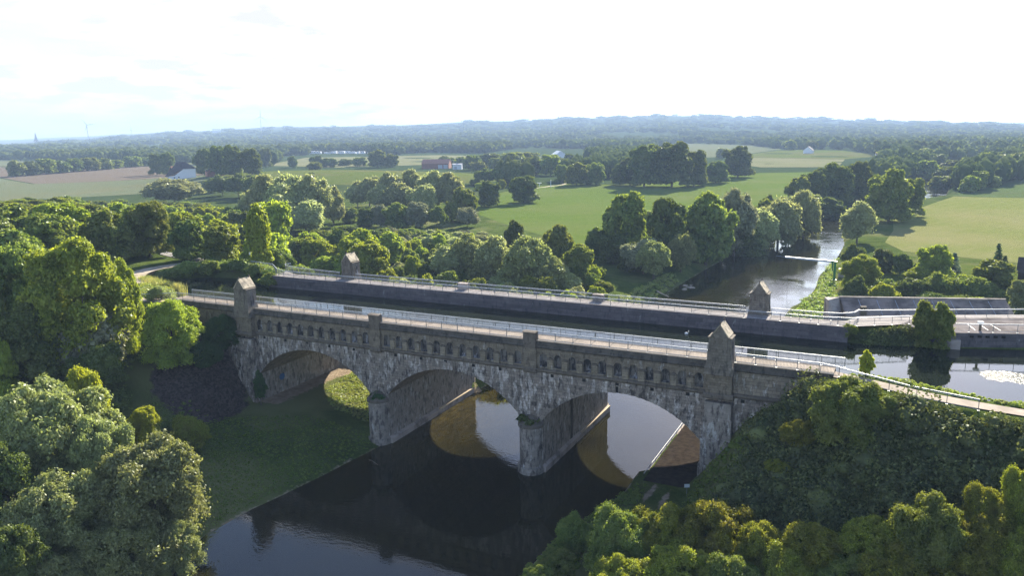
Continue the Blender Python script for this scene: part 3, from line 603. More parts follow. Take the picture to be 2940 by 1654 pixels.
# ---- towers
def tower(xc, yc, front, mt, prm):
    hw, dp = 1.26, 1.0
    body = MB(); f = front          # f=-1: show face towards -Y
    zs = [(-1.35,1.62,1.20),(-0.55,1.62,1.20),(-0.2,1.50,1.10),(0.35,1.40,1.04),(1.2,1.30,1.0),(2.95,1.26,0.98)]
    for (z0, a0, d0), (z1, a1, d1) in zip(zs[:-1], zs[1:]):
        body.prism([(xc-a0,yc-d0),(xc+a0,yc-d0),(xc+a0,yc+d0),(xc-a0,yc+d0)], z0, z1, [(xc-a1,yc-d1),(xc+a1,yc-d1),(xc+a1,yc+d1),(xc-a1,yc+d1)])
    T = body.build('tower', mt, AQ)
    cr = MB(); cr.box(xc-0.86, xc+0.86, yc-1.17, yc+1.17, -0.9, 3.22)
    cr.ext([(xc-0.86,3.22),(xc+0.86,3.22),(xc,4.44)], 'y', yc-1.17, yc+1.17); cr.build('gable_core', mt, T)
    for s in (-1, 1):
        sh = MB(); sh.ext([(xc+s*0.862,2.94),(xc+s*1.36,2.94),(xc+s*1.36,3.03),(xc+s*0.862,3.14)], 'y', yc-1.06, yc+1.06); sh.build('shoulder', M['ledge'], T)
        rf = MB(); nx_, nz_ = s*0.81*0.11, 0.585*0.11
        rf.ext([(xc-s*0.03,4.49),(xc+s*0.97,3.13),(xc+s*0.97+nx_,3.13+nz_),(xc+s*0.0,4.64)], 'y', yc-1.24, yc+1.24); rf.build('roof_slab', M['roofstone'], T)
    for yy_ in (yc-1.05, yc+1.05):
        fb = MB(); fb.box(xc-0.07, xc+0.07, yy_-0.07, yy_+0.07, 4.55, 4.70); fb.ball((xc, yy_, 4.80), 0.13); fb.build('finial', M['ledge'], T, smooth=True)
    # shallow relief panel with the old ligature near the top of the show face
    yf = yc+f*1.17; rl = MB()
    for bx_ in ((-0.62,-0.54,2.25,2.95),(-0.62,-0.30,2.87,2.95),(-0.62,-0.36,2.55,2.63),(-0.20,-0.12,2.25,2.95),(0.0,0.08,2.25,2.95),(0.0,0.34,2.87,2.95),(0.0,0.34,2.56,2.64),(0.27,0.34,2.6,2.92)):
        rl.box(xc+bx_[0], xc+bx_[1], *sorted((yf, yf+f*0.035)), bx_[2], bx_[3])
    rl.ext([(xc+0.10,2.58),(xc+0.18,2.58),(xc+0.40,2.25),(xc+0.32,2.25)], 'y', *sorted((yf, yf+f*0.035))); rl.build('relief_letters', M['ledge'], T)
    # side niche
    for s in (-1, 1):
        sn = MB(); pts = [(yc-0.34,0.2),(yc+0.34,0.2),(yc+0.34,2.2)]+[(yc+0.34*math.cos(math.pi*k/6), 2.2+0.34*math.sin(math.pi*k/6)) for k in range(1, 6)]+[(yc-0.34,2.2)]
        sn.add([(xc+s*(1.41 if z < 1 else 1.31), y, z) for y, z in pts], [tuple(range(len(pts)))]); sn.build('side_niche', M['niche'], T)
    return T
mt1 = stone('tower_stone', (0.155,0.135,0.11), (0.235,0.205,0.17), (0.05,0.045,0.04), (0.40,0.38,0.36), 0.66, True, (0.7,0.34), 0.7, 0.44, 0.4)
for xc, yc, f in ((0,-0.1,-1),(72,-0.1,-1),(0,26.0,-1),(72,26.0,-1)): tower(xc, yc, f, mt1, None)

# ---------------------------------------------------------------- railings
def railing(pts, label, group, posts=2.42, zb=0.0, h=1.12, mesh=True, mat_p='steel_dark', low=True, rr=0.043, name='railing'):
    pts = [Vector(p) for p in pts]; seg = [(pts[i+1]-pts[i]).length for i in range(len(pts)-1)]; tot = sum(seg); n = max(1, round(tot/posts))
    def at(s):
        for i, l in enumerate(seg):
            if s <= l+1e-6 or i == len(seg)-1: return pts[i].lerp(pts[i+1], min(1, s/l))
            s -= l
    root = empty(name, pts[0]+Vector((0,0,zb)), label, 'railing', group)
    mb = MB(); mb.tube([p+Vector((0,0,zb+h)) for p in pts], rr, 6); mb.build('handrail', M['steel'], root)
    if low:
        mb = MB(); mb.tube([p+Vector((0,0,zb+0.13)) for p in pts], 0.02, 4); mb.tube([p+Vector((0,0,zb+h-0.13)) for p in pts], 0.022, 4); mb.build('crossbar', M['steel'], root)
    base = None
    for i in range(n+1):
        p = at(tot*i/n)
        if base is None:
            pb = MB(); pb.box(-0.03, 0.03, -0.03, 0.03, 0, h-0.03); pb.box(-0.09, 0.09, -0.09, 0.09, -0.05, 0.03); base = pb.build('post', M[mat_p], None); o = base
        else: o = base.copy(); COL.objects.link(o)
        o.parent = root; o.location = p+Vector((0,0,zb))-root.location
    if mesh:
        mb = MB(); k = int(tot/0.15)
        for i in range(k):
            p = at(tot*(i+0.5)/k); x, y, z = p; z += zb; r = 0.011
            mb.add([(x-r,y-r,z+0.13),(x+r,y-r,z+0.13),(x,y+r,z+0.13),(x-r,y-r,z+h-0.13),(x+r,y-r,z+h-0.13),(x,y+r,z+h-0.13)], [(0,1,4,3),(1,2,5,4),(2,0,3,5)])
        mb.build('pickets', M['steel_dark'], root)
    return root
GR = 'steel railings along the aqueduct walkways'
yo = 0.12
railing([(-22.5,-3.2,-0.3),(-17.5,-1.0,-0.15),(-15,0.0,0),(-12,yo,0),(-1.7,yo,0)], 'outer picket railing curving away left of the near left tower', GR)
railing([(1.7,yo,0),(23.0,yo,0)], 'outer picket railing between the near left tower and the first parapet block', GR)
railing([(25.0,yo,0),(47.0,yo,0)], 'outer picket railing between the two near parapet blocks', GR)
railing([(49.0,yo,0),(70.4,yo,0)], 'outer picket railing between the second parapet block and the near right tower', GR)
railing([(73.6,yo,0),(82.6,-0.15,0),(84.6,-0.9,0)], 'outer picket railing right of the near right tower above the block wall', GR)
railing([(-14.6,2.86,0),(84.9,2.86,0)], 'long inner picket railing between near walkway and canal water', GR)
railing([(84.6,-0.9,-0.05),(88,-2.6,-0.1),(91.5,-4.2,-0.2),(97.2,-5.8,-0.25)], 'plain two-bar railing running down right along the brambles', GR, 2.6, 0, 1.12, False)
railing([(-27.5,29.6,-0.2),(-20.6,28.2,-0.15),(-15.5,23.8,0),(-12.4,22.26,0),(80.6,22.26,0),(84.4,23.0,0),(89.3,26.0,0),(91.2,27.2,0)], 'long inner railing between canal water and far walkway', GR, 2.42, 0, 1.12, True)
railing([(-17.2,29.6,0),(-17.6,28.4,0),(-16.4,27.2,0),(-12,26.0,0),(-1.8,25.05,0)], 'hooked outer railing left of the far left tower', GR)
railing([(1.8,24.98,0),(23,24.98,0)], 'outer railing right of the far left tower', GR)
railing([(25,24.98,0),(47,24.98,0)], 'outer railing between the two far parapet blocks', GR)
railing([(49,24.98,0),(70.2,24.98,0)], 'outer railing left of the far right tower', GR)
railing([(73.8,24.98,0),(80.5,25.0,0),(83,25.5,0),(84.4,26.6,0),(84.9,28.6,0)], 'outer railing curving from the far right tower to the old quay', GR)
railing([(84.9,28.9,-0.15),(92,32.2,-0.15),(106,38.6,-0.15),(122,45.8,-0.15)], 'plain railing in front of the long concrete quay revetment', GR, 3.0, 0, 1.12, False)
railing([(92.6,25.9,-0.02),(95.9,24.75,-0.02),(106,28.2,-0.02),(120,33.0,-0.02)], 'plain railing along the edge of the concrete wharf', GR, 2.9, 0, 1.12, False)
railing([(62.9,1.0,-16.9),(62.9,24.5,-16.9)], 'dark railing on the towpath wall under the right arch', GR, 2.6, 0, 1.05, False, 'dark_iron', True, 0.03)
mb = MB(); mb.box(62.55, 63.25, -1.0, 26.0, -18.6, -16.85); mb.build('towpath_wall', M['concrete'], None, label='low concrete edge wall of the towpath under the right arch', cat='wall')
for x0 in ((-35.0,11.0,-0.3),): pass
# ---------------------------------------------------------------- foliage
def ico():
    bm = bmesh.new(); bmesh.ops.create_icosphere(bm, subdivisions=1, radius=1.0); v = np.array([p.co[:] for p in bm.verts]); f = np.array([[q.index for q in p.verts] for p in bm.faces]); bm.free(); return v, f
ICO_V, ICO_F = ico()
def unit(a): return a/np.maximum(np.linalg.norm(a, axis=1, keepdims=True), 1e-9)
def leaves(P, N, size, rng, elong=1.0, droop=0.0):
    n = len(P); N = unit(N+rng.normal(0, 0.75, (n, 3))); r = rng.normal(0, 1, (n, 3)); r[:, 2] -= droop*2.0
    T = unit(r-N*(r*N).sum(1, keepdims=True)); B = np.cross(N, T); s = size*rng.uniform(0.55, 1.35, (n, 1))
    V = np.stack([P-T*s*elong, P+B*s*0.62+N*s*0.12, P+T*s*elong, P-B*s*0.62+N*s*0.12], 1).reshape(-1, 3)
    return V, np.arange(4*n).reshape(n, 4)
def lobes_to_mesh(name, C, Rr, n, size, rng, elong=1.0, droop=0.0, squash=0.85, core=0.66, zmin=None, sprig=0.20):
    """leaf-sized faces over the shells of many lobes, with a rough dark core in each lobe"""
    pr = Rr**2; pr = pr/pr.sum(); m = int(n*2.1); k = rng.choice(len(C), m, p=pr); D = unit(rng.normal(0, 1, (m, 3))); D[:, 2] = np.where(D[:, 2] < -0.35, -D[:, 2], D[:, 2])
    rad = Rr[k]*(1+rng.normal(0, 0.13, m)+np.where(rng.random(m) < sprig, rng.uniform(0.05, 0.48, m), 0))
    P = C[k]+D*rad[:, None]*np.array([1, 1, squash])
    ph = rng.uniform(0, 6, 6); gap = np.sin(P[:, 0]*2.3+ph[0])*np.sin(P[:, 1]*2.1+ph[1])*np.sin(P[:, 2]*2.6+ph[2])+0.6*np.sin(P[:, 0]*5.1+ph[3])*np.sin(P[:, 1]*4.7+ph[4])*np.sin(P[:, 2]*5.5+ph[5])
    keep = gap > -0.30
    for j in range(len(C)):
        q = (P-C[j])/np.array([1, 1, squash]); keep &= ~((np.einsum('ij,ij->i', q, q) < (0.80*Rr[j])**2) & (k != j))
    if zmin is not None: keep &= P[:, 2] > zmin
    P, D = P[keep][:n], D[keep][:n]
    D = unit(D+np.array([0, 0, 0.25])); V, Fq = leaves(P, D, size, rng, elong, droop)
    cv, cf = [], []; off = 0
    for j in range(len(C)):
        q = ICO_V*(1+rng.normal(0, 0.07, (len(ICO_V), 1)))*Rr[j]*core*np.array([1, 1, squash])+C[j]; cv.append(q); cf.append(ICO_F+off); off += len(ICO_V)
    cv = np.concatenate(cv); cf = np.concatenate(cf)
    nv = len(V); me = bpy.data.meshes.new(name)
    me.vertices.add(nv+len(cv)); me.vertices.foreach_set('co', np.concatenate([V, cv]).astype(np.float32).ravel())
    loops = np.concatenate([Fq.ravel(), (cf+nv).ravel()]).astype(np.int32); me.loops.add(len(loops)); me.loops.foreach_set('vertex_index', loops)
    st = np.concatenate([np.arange(len(Fq))*4, len(Fq)*4+np.arange(len(cf))*3]).astype(np.int32); me.polygons.add(len(st)); me.polygons.foreach_set('loop_start', st)
    me.update(calc_edges=True); return me
def make_lobes(rng, R0, H0, zc, rz, K1, K2, r1=0.40, r2=0.46, shape='round', skirt=0):
    C, Rr = [], []
    for i in range(K1):
        a = i*2.399963+rng.uniform(-0.4, 0.4); t = (i+0.5)/K1; z = 1-2*t; q = math.sqrt(max(0, 1-z*z)); f = rng.uniform(0.48, 0.72)
        px, py, pz = q*math.cos(a)*f*R0, q*math.sin(a)*f*R0, z*f*rz
        if shape == 'cone': w = 1-0.72*((pz+rz)/(2*rz)); px *= w*1.3; py *= w*1.3
        if shape == 'dome': pz = abs(pz)*1.1-rz*0.25
        c = np.array([px, py, zc+pz]); r = R0*r1*rng.uniform(0.75, 1.2)*(0.62 if shape == 'cone' and pz > 0 else 1)
        C.append(c); Rr.append(r)
        for j in range(K2):
            d = rng.normal(0, 1, 3)+np.array([px, py, pz*1.0])/max(R0, 1)*1.5; d[2] += 0.25; d /= np.linalg.norm(d); rr = r*r2*rng.uniform(0.7, 1.35)
            C.append(c+d*r*rng.uniform(0.72, 1.0)); Rr.append(rr)
    if skirt:
        for i in range(skirt):
            a = i*2.4+rng.uniform(-.3, .3); f = rng.uniform(0.35, 0.78)*R0; r = R0*rng.uniform(0.24, 0.36); C.append(np.array([math.cos(a)*f, math.sin(a)*f, r*rng.uniform(0.75, 1.5)])); Rr.append(r)
    return np.array(C), np.array(Rr)
def foliage(name, c1, c2, c3=None, trans=0.40, tcol=None, gloss=0.02, obj_var=0.22, nscale=0.35, gain=2.35):
    m, t, o = mat(name); g = G(t); ge = g.n('ShaderNodeNewGeometry'); oi = g.n('ShaderNodeObjectInfo')
    c = g.mix(ge.outputs['Random Per Island'], c1, c2)
    if c3: c = g.mix(g.math('MULTIPLY', g.ramp(g.noise(g.obj(), nscale, 3, 0.6), 0.45, 0.62), 0.8), c, c3)
    hs = g.n('ShaderNodeHueSaturation'); g.link(c, hs.inputs['Color'])
    g.put(g.math('ADD', g.math('MULTIPLY', oi.outputs['Random'], 0.030), 0.473), hs.inputs['Hue']); g.put(g.math('ADD', g.math('MULTIPLY', oi.outputs['Random'], 2*obj_var), 1-obj_var), hs.inputs['Value']); hs.inputs['Saturation'].default_value = 1.05; c = g.mix(1.0, hs.outputs[0], (gain, gain, gain*0.95), 'MULTIPLY')
    d = g.n('ShaderNodeBsdfDiffuse'); g.link(c, d.inputs[0]); tr = g.n('ShaderNodeBsdfTranslucent')
    g.link(g.mix(1.0, c, tcol or (1.25, 1.2, 0.55), 'MULTIPLY'), tr.inputs[0])
    mx = g.n('ShaderNodeMixShader'); mx.inputs[0].default_value = min(0.55, trans+0.10); g.link(d.outputs[0], mx.inputs[1]); g.link(tr.outputs[0], mx.inputs[2])
    gl = g.n('ShaderNodeBsdfGlossy'); gl.inputs['Roughness'].default_value = 0.42; gl.inputs[0].default_value = (0.8, 0.85, 0.8, 1)
    m2 = g.n('ShaderNodeMixShader'); m2.inputs[0].default_value = gloss; g.link(mx.outputs[0], m2.inputs[1]); g.link(gl.outputs[0], m2.inputs[2]); g.link(m2.outputs[0], o.inputs[0]); return m
FM = {
 'bright': foliage('leaves_bright', (0.045,0.070,0.012), (0.135,0.165,0.032), (0.120,0.150,0.030), 0.42, gain=2.75),
 'dark':   foliage('leaves_dark', (0.022,0.038,0.012), (0.062,0.085,0.026), (0.070,0.090,0.028), 0.30),
 'mid':    foliage('leaves_mid', (0.034,0.056,0.016), (0.100,0.128,0.036), (0.105,0.125,0.040), 0.36),
 'silver': foliage('leaves_silver', (0.068,0.080,0.034), (0.165,0.180,0.080), (0.115,0.130,0.050), 0.32, (1.1,1.15,0.7), 0.03),
 'pale':   foliage('leaves_pale_willow', (0.085,0.095,0.046), (0.165,0.178,0.095), (0.125,0.138,0.065), 0.40, (1.1,1.12,0.75), 0.03, gain=2.9),
 'grey':   foliage('leaves_grey', (0.080,0.085,0.055), (0.145,0.150,0.095), (0.08,0.09,0.05), 0.28, (1.1,1.1,0.8), 0.03),
 'olive':  foliage('leaves_olive', (0.040,0.052,0.010), (0.140,0.160,0.028), (0.105,0.108,0.028), 0.40),
 'yellow': foliage('leaves_yellow', (0.120,0.165,0.020), (0.215,0.255,0.040), (0.16,0.20,0.03), 0.45),
 'blue':   foliage('needles_blue', (0.035,0.065,0.052), (0.065,0.100,0.085), None, 0.12),
 'ivy':    foliage('ivy_dark', (0.012,0.032,0.012), (0.030,0.060,0.020), None, 0.2),
 'reed':   foliage('reed_blades', (0.13,0.15,0.07), (0.24,0.24,0.13), (0.10,0.14,0.05), 0.35),
}
PROTO = {}
def proto(kind, var):
    key = (kind, var)
    if key in PROTO: return PROTO[key]
    rng = np.random.default_rng(hash_(kind)*7+var*13+5)
    # every prototype is 10 m tall; crown radius rr
    if kind == 'broad':   C, Rr = make_lobes(rng, 4.3, 10, 5.3, 4.5, 17, 6, 0.31, skirt=11 if var != 1 else 5); me = lobes_to_mesh('crown', C, Rr, 15000, 0.30, rng); rr = 4.9
    elif kind == 'hero':  C, Rr = make_lobes(rng, 4.5, 10, 5.2, 4.6, 26, 8, 0.24, 0.52, skirt=7); me = lobes_to_mesh('crown', C, Rr, 58000, 0.130, rng, sprig=0.26); rr = 4.9
    elif kind == 'herowillow': C, Rr = make_lobes(rng, 4.9, 10, 5.1, 4.7, 30, 6, 0.235, 0.5, skirt=6); me = lobes_to_mesh('crown', C, Rr, 60000, 0.12, rng, 1.25, 0.2, 0.95, core=0.66, sprig=0.14); rr = 5.0
    elif kind == 'herobush': C, Rr = make_lobes(rng, 5.8, 10, 5.2, 4.7, 30, 8, 0.20, 0.55, 'round'); me = lobes_to_mesh('crown', C, Rr, 60000, 0.120, rng, sprig=0.34); rr = 6.0
    elif kind == 'willow': C, Rr = make_lobes(rng, 4.3, 10, 5.2, 4.3, 18, 5, 0.33); me = lobes_to_mesh('crown', C, Rr, 15000, 0.24, rng, 1.3, 0.5, 1.05); rr = 4.9
    elif kind == 'poplar': C, Rr = make_lobes(rng, 2.5, 10, 5.4, 4.4, 16, 5, 0.42, skirt=6); me = lobes_to_mesh('crown', C, Rr, 10000, 0.26, rng, 1.0, 0.0, 1.2); rr = 3.0
    elif kind == 'spindle': C, Rr = make_lobes(rng, 2.3, 10, 4.6, 4.4, 15, 5, 0.40, 0.46, 'cone'); me = lobes_to_mesh('crown', C, Rr, 9000, 0.26, rng, 1.0, 0.0, 1.2); rr = 2.5
    elif kind == 'bush':  C, Rr = make_lobes(rng, 6.2, 10, 4.4, 5.2, 14, 6, 0.34, 0.5, 'dome'); me = lobes_to_mesh('crown', C, Rr, 8000, 0.42, rng, zmin=0.0); rr = 7.5
    elif kind == 'conifer':
        P, N = [], []
        for i in range(26):
            z = 0.6+9.2*i/26; r = 2.6*(1-z/10.2)**0.85+0.12; nb = max(5, int(14*r/2.6))
            for k in range(nb):
                a = rng.uniform(0, 2*math.pi); L_ = r*rng.uniform(0.75, 1.15)
                for q in range(18): s = rng.uniform(0.15, 1); P.append((math.cos(a)*L_*s+rng.normal(0, .07), math.sin(a)*L_*s+rng.normal(0, .07), z-0.28*L_*s+rng.normal(0, .07))); N.append((math.cos(a)*.3, math.sin(a)*.3, 1))
        V, Fq = leaves(np.array(P), np.array(N, float), 0.20, rng, 1.4); me = np_mesh('crown', V, Fq); rr = 2.7
    elif kind == 'far':   C, Rr = make_lobes(rng, 4.4, 10, 5.1, 4.7, 11, 4, 0.38, skirt=7); me = lobes_to_mesh('crown', C, Rr, 3000, 0.50, rng, core=0.80); rr = 5.0
    elif kind == 'farpoplar': C, Rr = make_lobes(rng, 2.2, 10, 5.4, 4.4, 8, 3, 0.5); me = lobes_to_mesh('crown', C, Rr, 1300, 0.5, rng, 1.0, 0, 1.2, core=0.82); rr = 2.6
    # trunk with limbs
    tb = MB(); th = {'bush': 2.0, 'herobush': 3.5}.get(kind, 5.4); tr = 0.22 if kind not in ('bush',) else 0.16
    tb.tube([(0,0,-0.6),(0.05,0,th*0.4),(0.0,0.08,th*0.75),(0.1,0,th)], tr*1.25, 7, tr*0.45)
    for k in range(4):
        a = k*1.7+var; z0 = th*(0.40+0.13*k); tb.tube([(0,0,z0),(math.cos(a)*rr*0.28, math.sin(a)*rr*0.28, z0+1.2),(math.cos(a)*rr*0.5, math.sin(a)*rr*0.5, z0+2.6)], tr*0.5, 5, tr*0.15)
    tm = bpy.data.meshes.new('trunk'); tm.from_pydata(tb.v, [], tb.f); tm.update(); tm.materials.append(M['bark']); me.materials.append(None)
    PROTO[key] = (me, tm, rr); return PROTO[key]
def hash_(s): return sum((i+1)*ord(c) for i, c in enumerate(s)) % 9973
NVAR = {'broad': 3, 'hero': 2, 'herowillow': 2, 'herobush': 2, 'willow': 3, 'poplar': 2, 'spindle': 1, 'bush': 3, 'conifer': 1, 'far': 3, 'farpoplar': 1}
CATS = {'willow': ('willow_tree', 'willow'), 'herowillow': ('willow_tree', 'willow'), 'poplar': ('poplar_tree', 'poplar'), 'farpoplar': ('poplar_tree', 'poplar'), 'bush': ('bush', 'bush'), 'herobush': ('bush', 'bush'),
        'conifer': ('conifer_tree', 'conifer'), 'spindle': ('slender_tree', 'tree')}
trng = random.Random(11)
def plant(kind, fm, x, y, z, h, r, label, group=None, trunk=True):
    nm, cat = CATS.get(kind, ('tree', 'tree')); me, tm, rr = proto(kind, trng.randrange(NVAR[kind]))
    root = empty(nm, (x, y, z), label, cat, group, rz=trng.uniform(0, 6.28)); sz = h/10.0; sx = r/rr
    c = bpy.data.objects.new('crown', me); COL.objects.link(c); c.parent = root; c.scale = (sx*trng.uniform(0.94, 1.06), sx*trng.uniform(0.94, 1.06), sz)
    c.material_slots[0].link = 'OBJECT'; c.material_slots[0].material = FM[fm]
    if trunk:
        t_ = bpy.data.objects.new('trunk', tm); COL.objects.link(t_); t_.parent = root; t_.scale = (min(sx, sz)*1.0, min(sx, sz)*1.0, sz)
    return root
# ---------------------------------------------------------------- trees: (label index, kind, leaves, x, y, z, height, radius)
TL = [
 ('large pale willow on the near left bank, topmost of the pale clump', 'pale willows on the near left river bank'),
 ('broad pale willow reaching furthest out over the dark lawn', 'pale willows on the near left river bank'),
 ('round pale willow below the topmost willow of the near left clump', 'pale willows on the near left river bank'),
 ('pale willow at the bottom edge between two other pale willows', 'pale willows on the near left river bank'),
 ('small round pale willow standing at the water edge of the near left bank', 'pale willows on the near left river bank'),
 ('low pale willow in the bottom left corner of the view', 'pale willows on the near left river bank'),
 ('pale willow behind the broad one over the lawn', 'pale willows on the near left river bank'),
 ('dark shaded tree left of the pale near willows', None),
 ('dark tree in the lower left corner beneath the willows', None),
 ('yellow green spiky topped tree rising behind the topmost pale willow', None),
 ('small yellow leaved tree beside the rubble slope', None),
 ('bright green tree cut by the left picture edge above the willows', None),
 ('round olive bush alone on the shaded lawn', None),
 ('small dark bush next to the olive bush on the lawn', None),
 ('huge bright green tree left of the aqueduct, largest of the left bank', None),
 ('tall green tree at the left edge behind the huge bright tree', None),
 ('bright leafy tree leaning over the near left path', None),
 ('grey green drooping shrub under the huge bright tree', None),
 ('dark shaded tree under the huge bright tree', None),
 ('dark lower tree in front of the grey drooping shrub', None),
 ('green tree mostly outside the left edge', None),
 ('bright round tree on the embankment left of the wing wall', None),
 ('dark ivy covered bush against the left wing wall', None),
 ('dark low bush below the ivy covered bush', None),
 ('big round oak with a clear trunk beside the forked path', None),
 ('small tree with a thin trunk beside the grey canal path', None),
 ('dark tree behind the grassy bank of the canal pool', None),
 ('tall bright poplar rising above the thicket left of the far tower', None),
 ('shorter bright poplar just left of the tall bright poplar', None),
 ('dark conical tree right of the tall bright poplar', None),
 ('bright green tree right behind the far left tower', None),
 ('leafy tree just left of the far left tower', None),
 ('broad silver willow below the white farmhouse', None),
 ('lone small silver willow with a bare trunk on the clearing', None),
 ('round tree at the left edge of the bright green meadow', None),
 ('dark round tree on the meadow edge left of the twin trees', None),
 ('dark thick round tree beside the field track', None),
 ('dark small dome shaped tree below the meadow edge', None),
 ('small bright yellow bush at the corner of the meadow', None),
 ('dark tree sticking up behind the pale willow clump', None),
 ('green tree on the right side of the pale willow clump', None),
 ('leafy tree at the right end of the willow clump', None),
 ('oak at the left end of the river tree group', None),
 ('dark green tree second in the river tree group', None),
 ('largest green tree in the middle of the river tree group', None),
 ('grey green tree with bare twigs in the river tree group', None),
 ('pale drooping willow in the river tree group', None),
 ('wide pale willow leaning over the river bend', None),
 ('pale willow at the far end of the river tree group', None),
 ('dark tree below the grey green tree at the water', None),
 ('grey green willow bush in front of the river oak', None),
 ('tall dark tree upstream above the river bend', None),
 ('dark tree behind the tall dark tree upstream', None),
 ('dark tree at the left end of the upstream group', None),
 ('green tree on the meadow side of the upstream group', None),
 ('pale willow in front of the dark upstream trees', None),
 ('dark lower tree directly at the narrow river bend', None),
 ('tall tree right of the river bend with a ragged crown', None),
 ('narrower tree right beside the tall ragged tree', None),
 ('single round willow standing on the right river bank', None),
 ('bright fan leaved tree in the garden next to the crane', None),
 ('dark bush behind the bright fan leaved garden tree', None),
 ('dark round garden tree right of the fan leaved tree', None),
 ('deep green compact garden tree next to the column shrub', None),
 ('tiny dark column shaped shrub in the garden', None),
 ('bright broad garden tree left of the blue spruce', None),
 ('blue grey spruce in the garden beside the bright broad tree', None),
 ('tall dark spruce at the right side of the garden', None),
 ('shorter dark spruce attached to the tall dark spruce', None),
 ('rounded light green bush below the column shrub', None),
 ('large green tree in front of the dark spruces', None),
 ('pale leafy tree at the right picture edge behind the quay', None),
 ('dark bush below the bright fan leaved tree', None),
 ('low bush just behind the left end of the quay revetment', None),
 ('young alder at the canal edge, left one of the pair', None),
 ('young alder at the canal edge, right one of the pair', None),
 ('small bush growing at the end of the dark canal wall', None),
 ('young yellow green birch on the near canal bank', None),
 ('big feathery shrub at the right end of the near parapet', None),
 ('dark feathery shrub right beside the big feathery shrub', None),
 ('small olive bush low on the left edge of the bramble slope', None),
 ('olive bush at the edge of the bramble slope near the right tower', None),
 ('pale reed like shrub at the near end of the canal pool', None),
 ('bush hiding the left end of the dark canal wall', None),
 ('silver willow in the dense clump left of the small clearing', 'silver willow clump left of the clearing'),
 ('silver willow in the row below the grassy mound', 'silver willows below the mound'),
 ('pale billowing willow crowding behind the middle of the far walkway', 'willow clump behind the far walkway'),
 ('dark hedge bush between farmhouse and silver willows', 'dark hedge right of the farmhouse'),
 ('dark bush in the hedge on the mound', 'dark hedge on the mound'),
 ('mixed green bush in the scrub below the silver willows', 'scrub below the silver willows'),
 ('large spreading bush behind the long quay revetment', 'spreading bushes behind the revetment'),
 ('olive hawthorn bush in the hedge across the bottom right foreground', 'hedge of olive bushes in the lower right foreground'),
 ('green bush on the river edge left of the foreground hedge', 'bushes on the near right river edge'),
 ('tall bare stemmed tree beside the white farmhouse', 'two tall trees at the farmhouse'),
 ('dense dark tree in the grove right of the farmhouse', 'grove right of the farmhouse'),
 ('tall dark tree in the row crossing the green meadow', 'tall dark row behind the meadow'),
 ('lower green tree left of the tall dark row', 'lower trees left of the dark row'),
 ('tree in the hedgerow behind the ploughed field', 'hedgerow behind the ploughed field'),
 ('round field tree in front of the pale barley field', 'round trees before the barley field'),
 ('tree around the red roofed barn', 'trees around the red barn'),
 ('tree beyond the fields upstream on the right', 'trees upstream beyond the hay meadow'),
 ('dark upright tree in the long straight row far right', 'straight row of upright trees'),
 ('low bush on the grassy bank between canal pool and path', 'bushes on the far bank of the pool'),
 ('dark bush added just behind the right arch to shade the towpath', None),  # this bush and the next are added to keep sun off the towpath
 ('green bush added behind the right abutment to shade the towpath', None),
 ('leafy tree in the wood left of the canal behind the path', 'wood left of the canal'),
 ('leafy tree between the two paths left of the canal pool', 'trees between the two canal paths'),
 ('green shrub in the thicket between far walkway and meadow', 'thicket behind the far walkway'),
 ('pale shrub in the scrub between silver willows and meadow', 'pale scrub beside the meadow'),
 ('tree filling the wooded left river bank upstream', 'wooded left river bank upstream'),
 ('shrub on the slope of the grassy mound', 'shrubs on the mound slope'),
 ('tree in the belt behind the grassy mound', 'tree belt behind the mound'),
 ('tree along the left bank above the river bend', 'trees above the river bend'),
 ('tree on the right bank past the green row crop', 'trees past the row crop'),
 ('garden shrub behind the spreading bushes', 'garden shrubs'),
 ('slim dark evergreen growing at the foot of the left buttress', None),
]
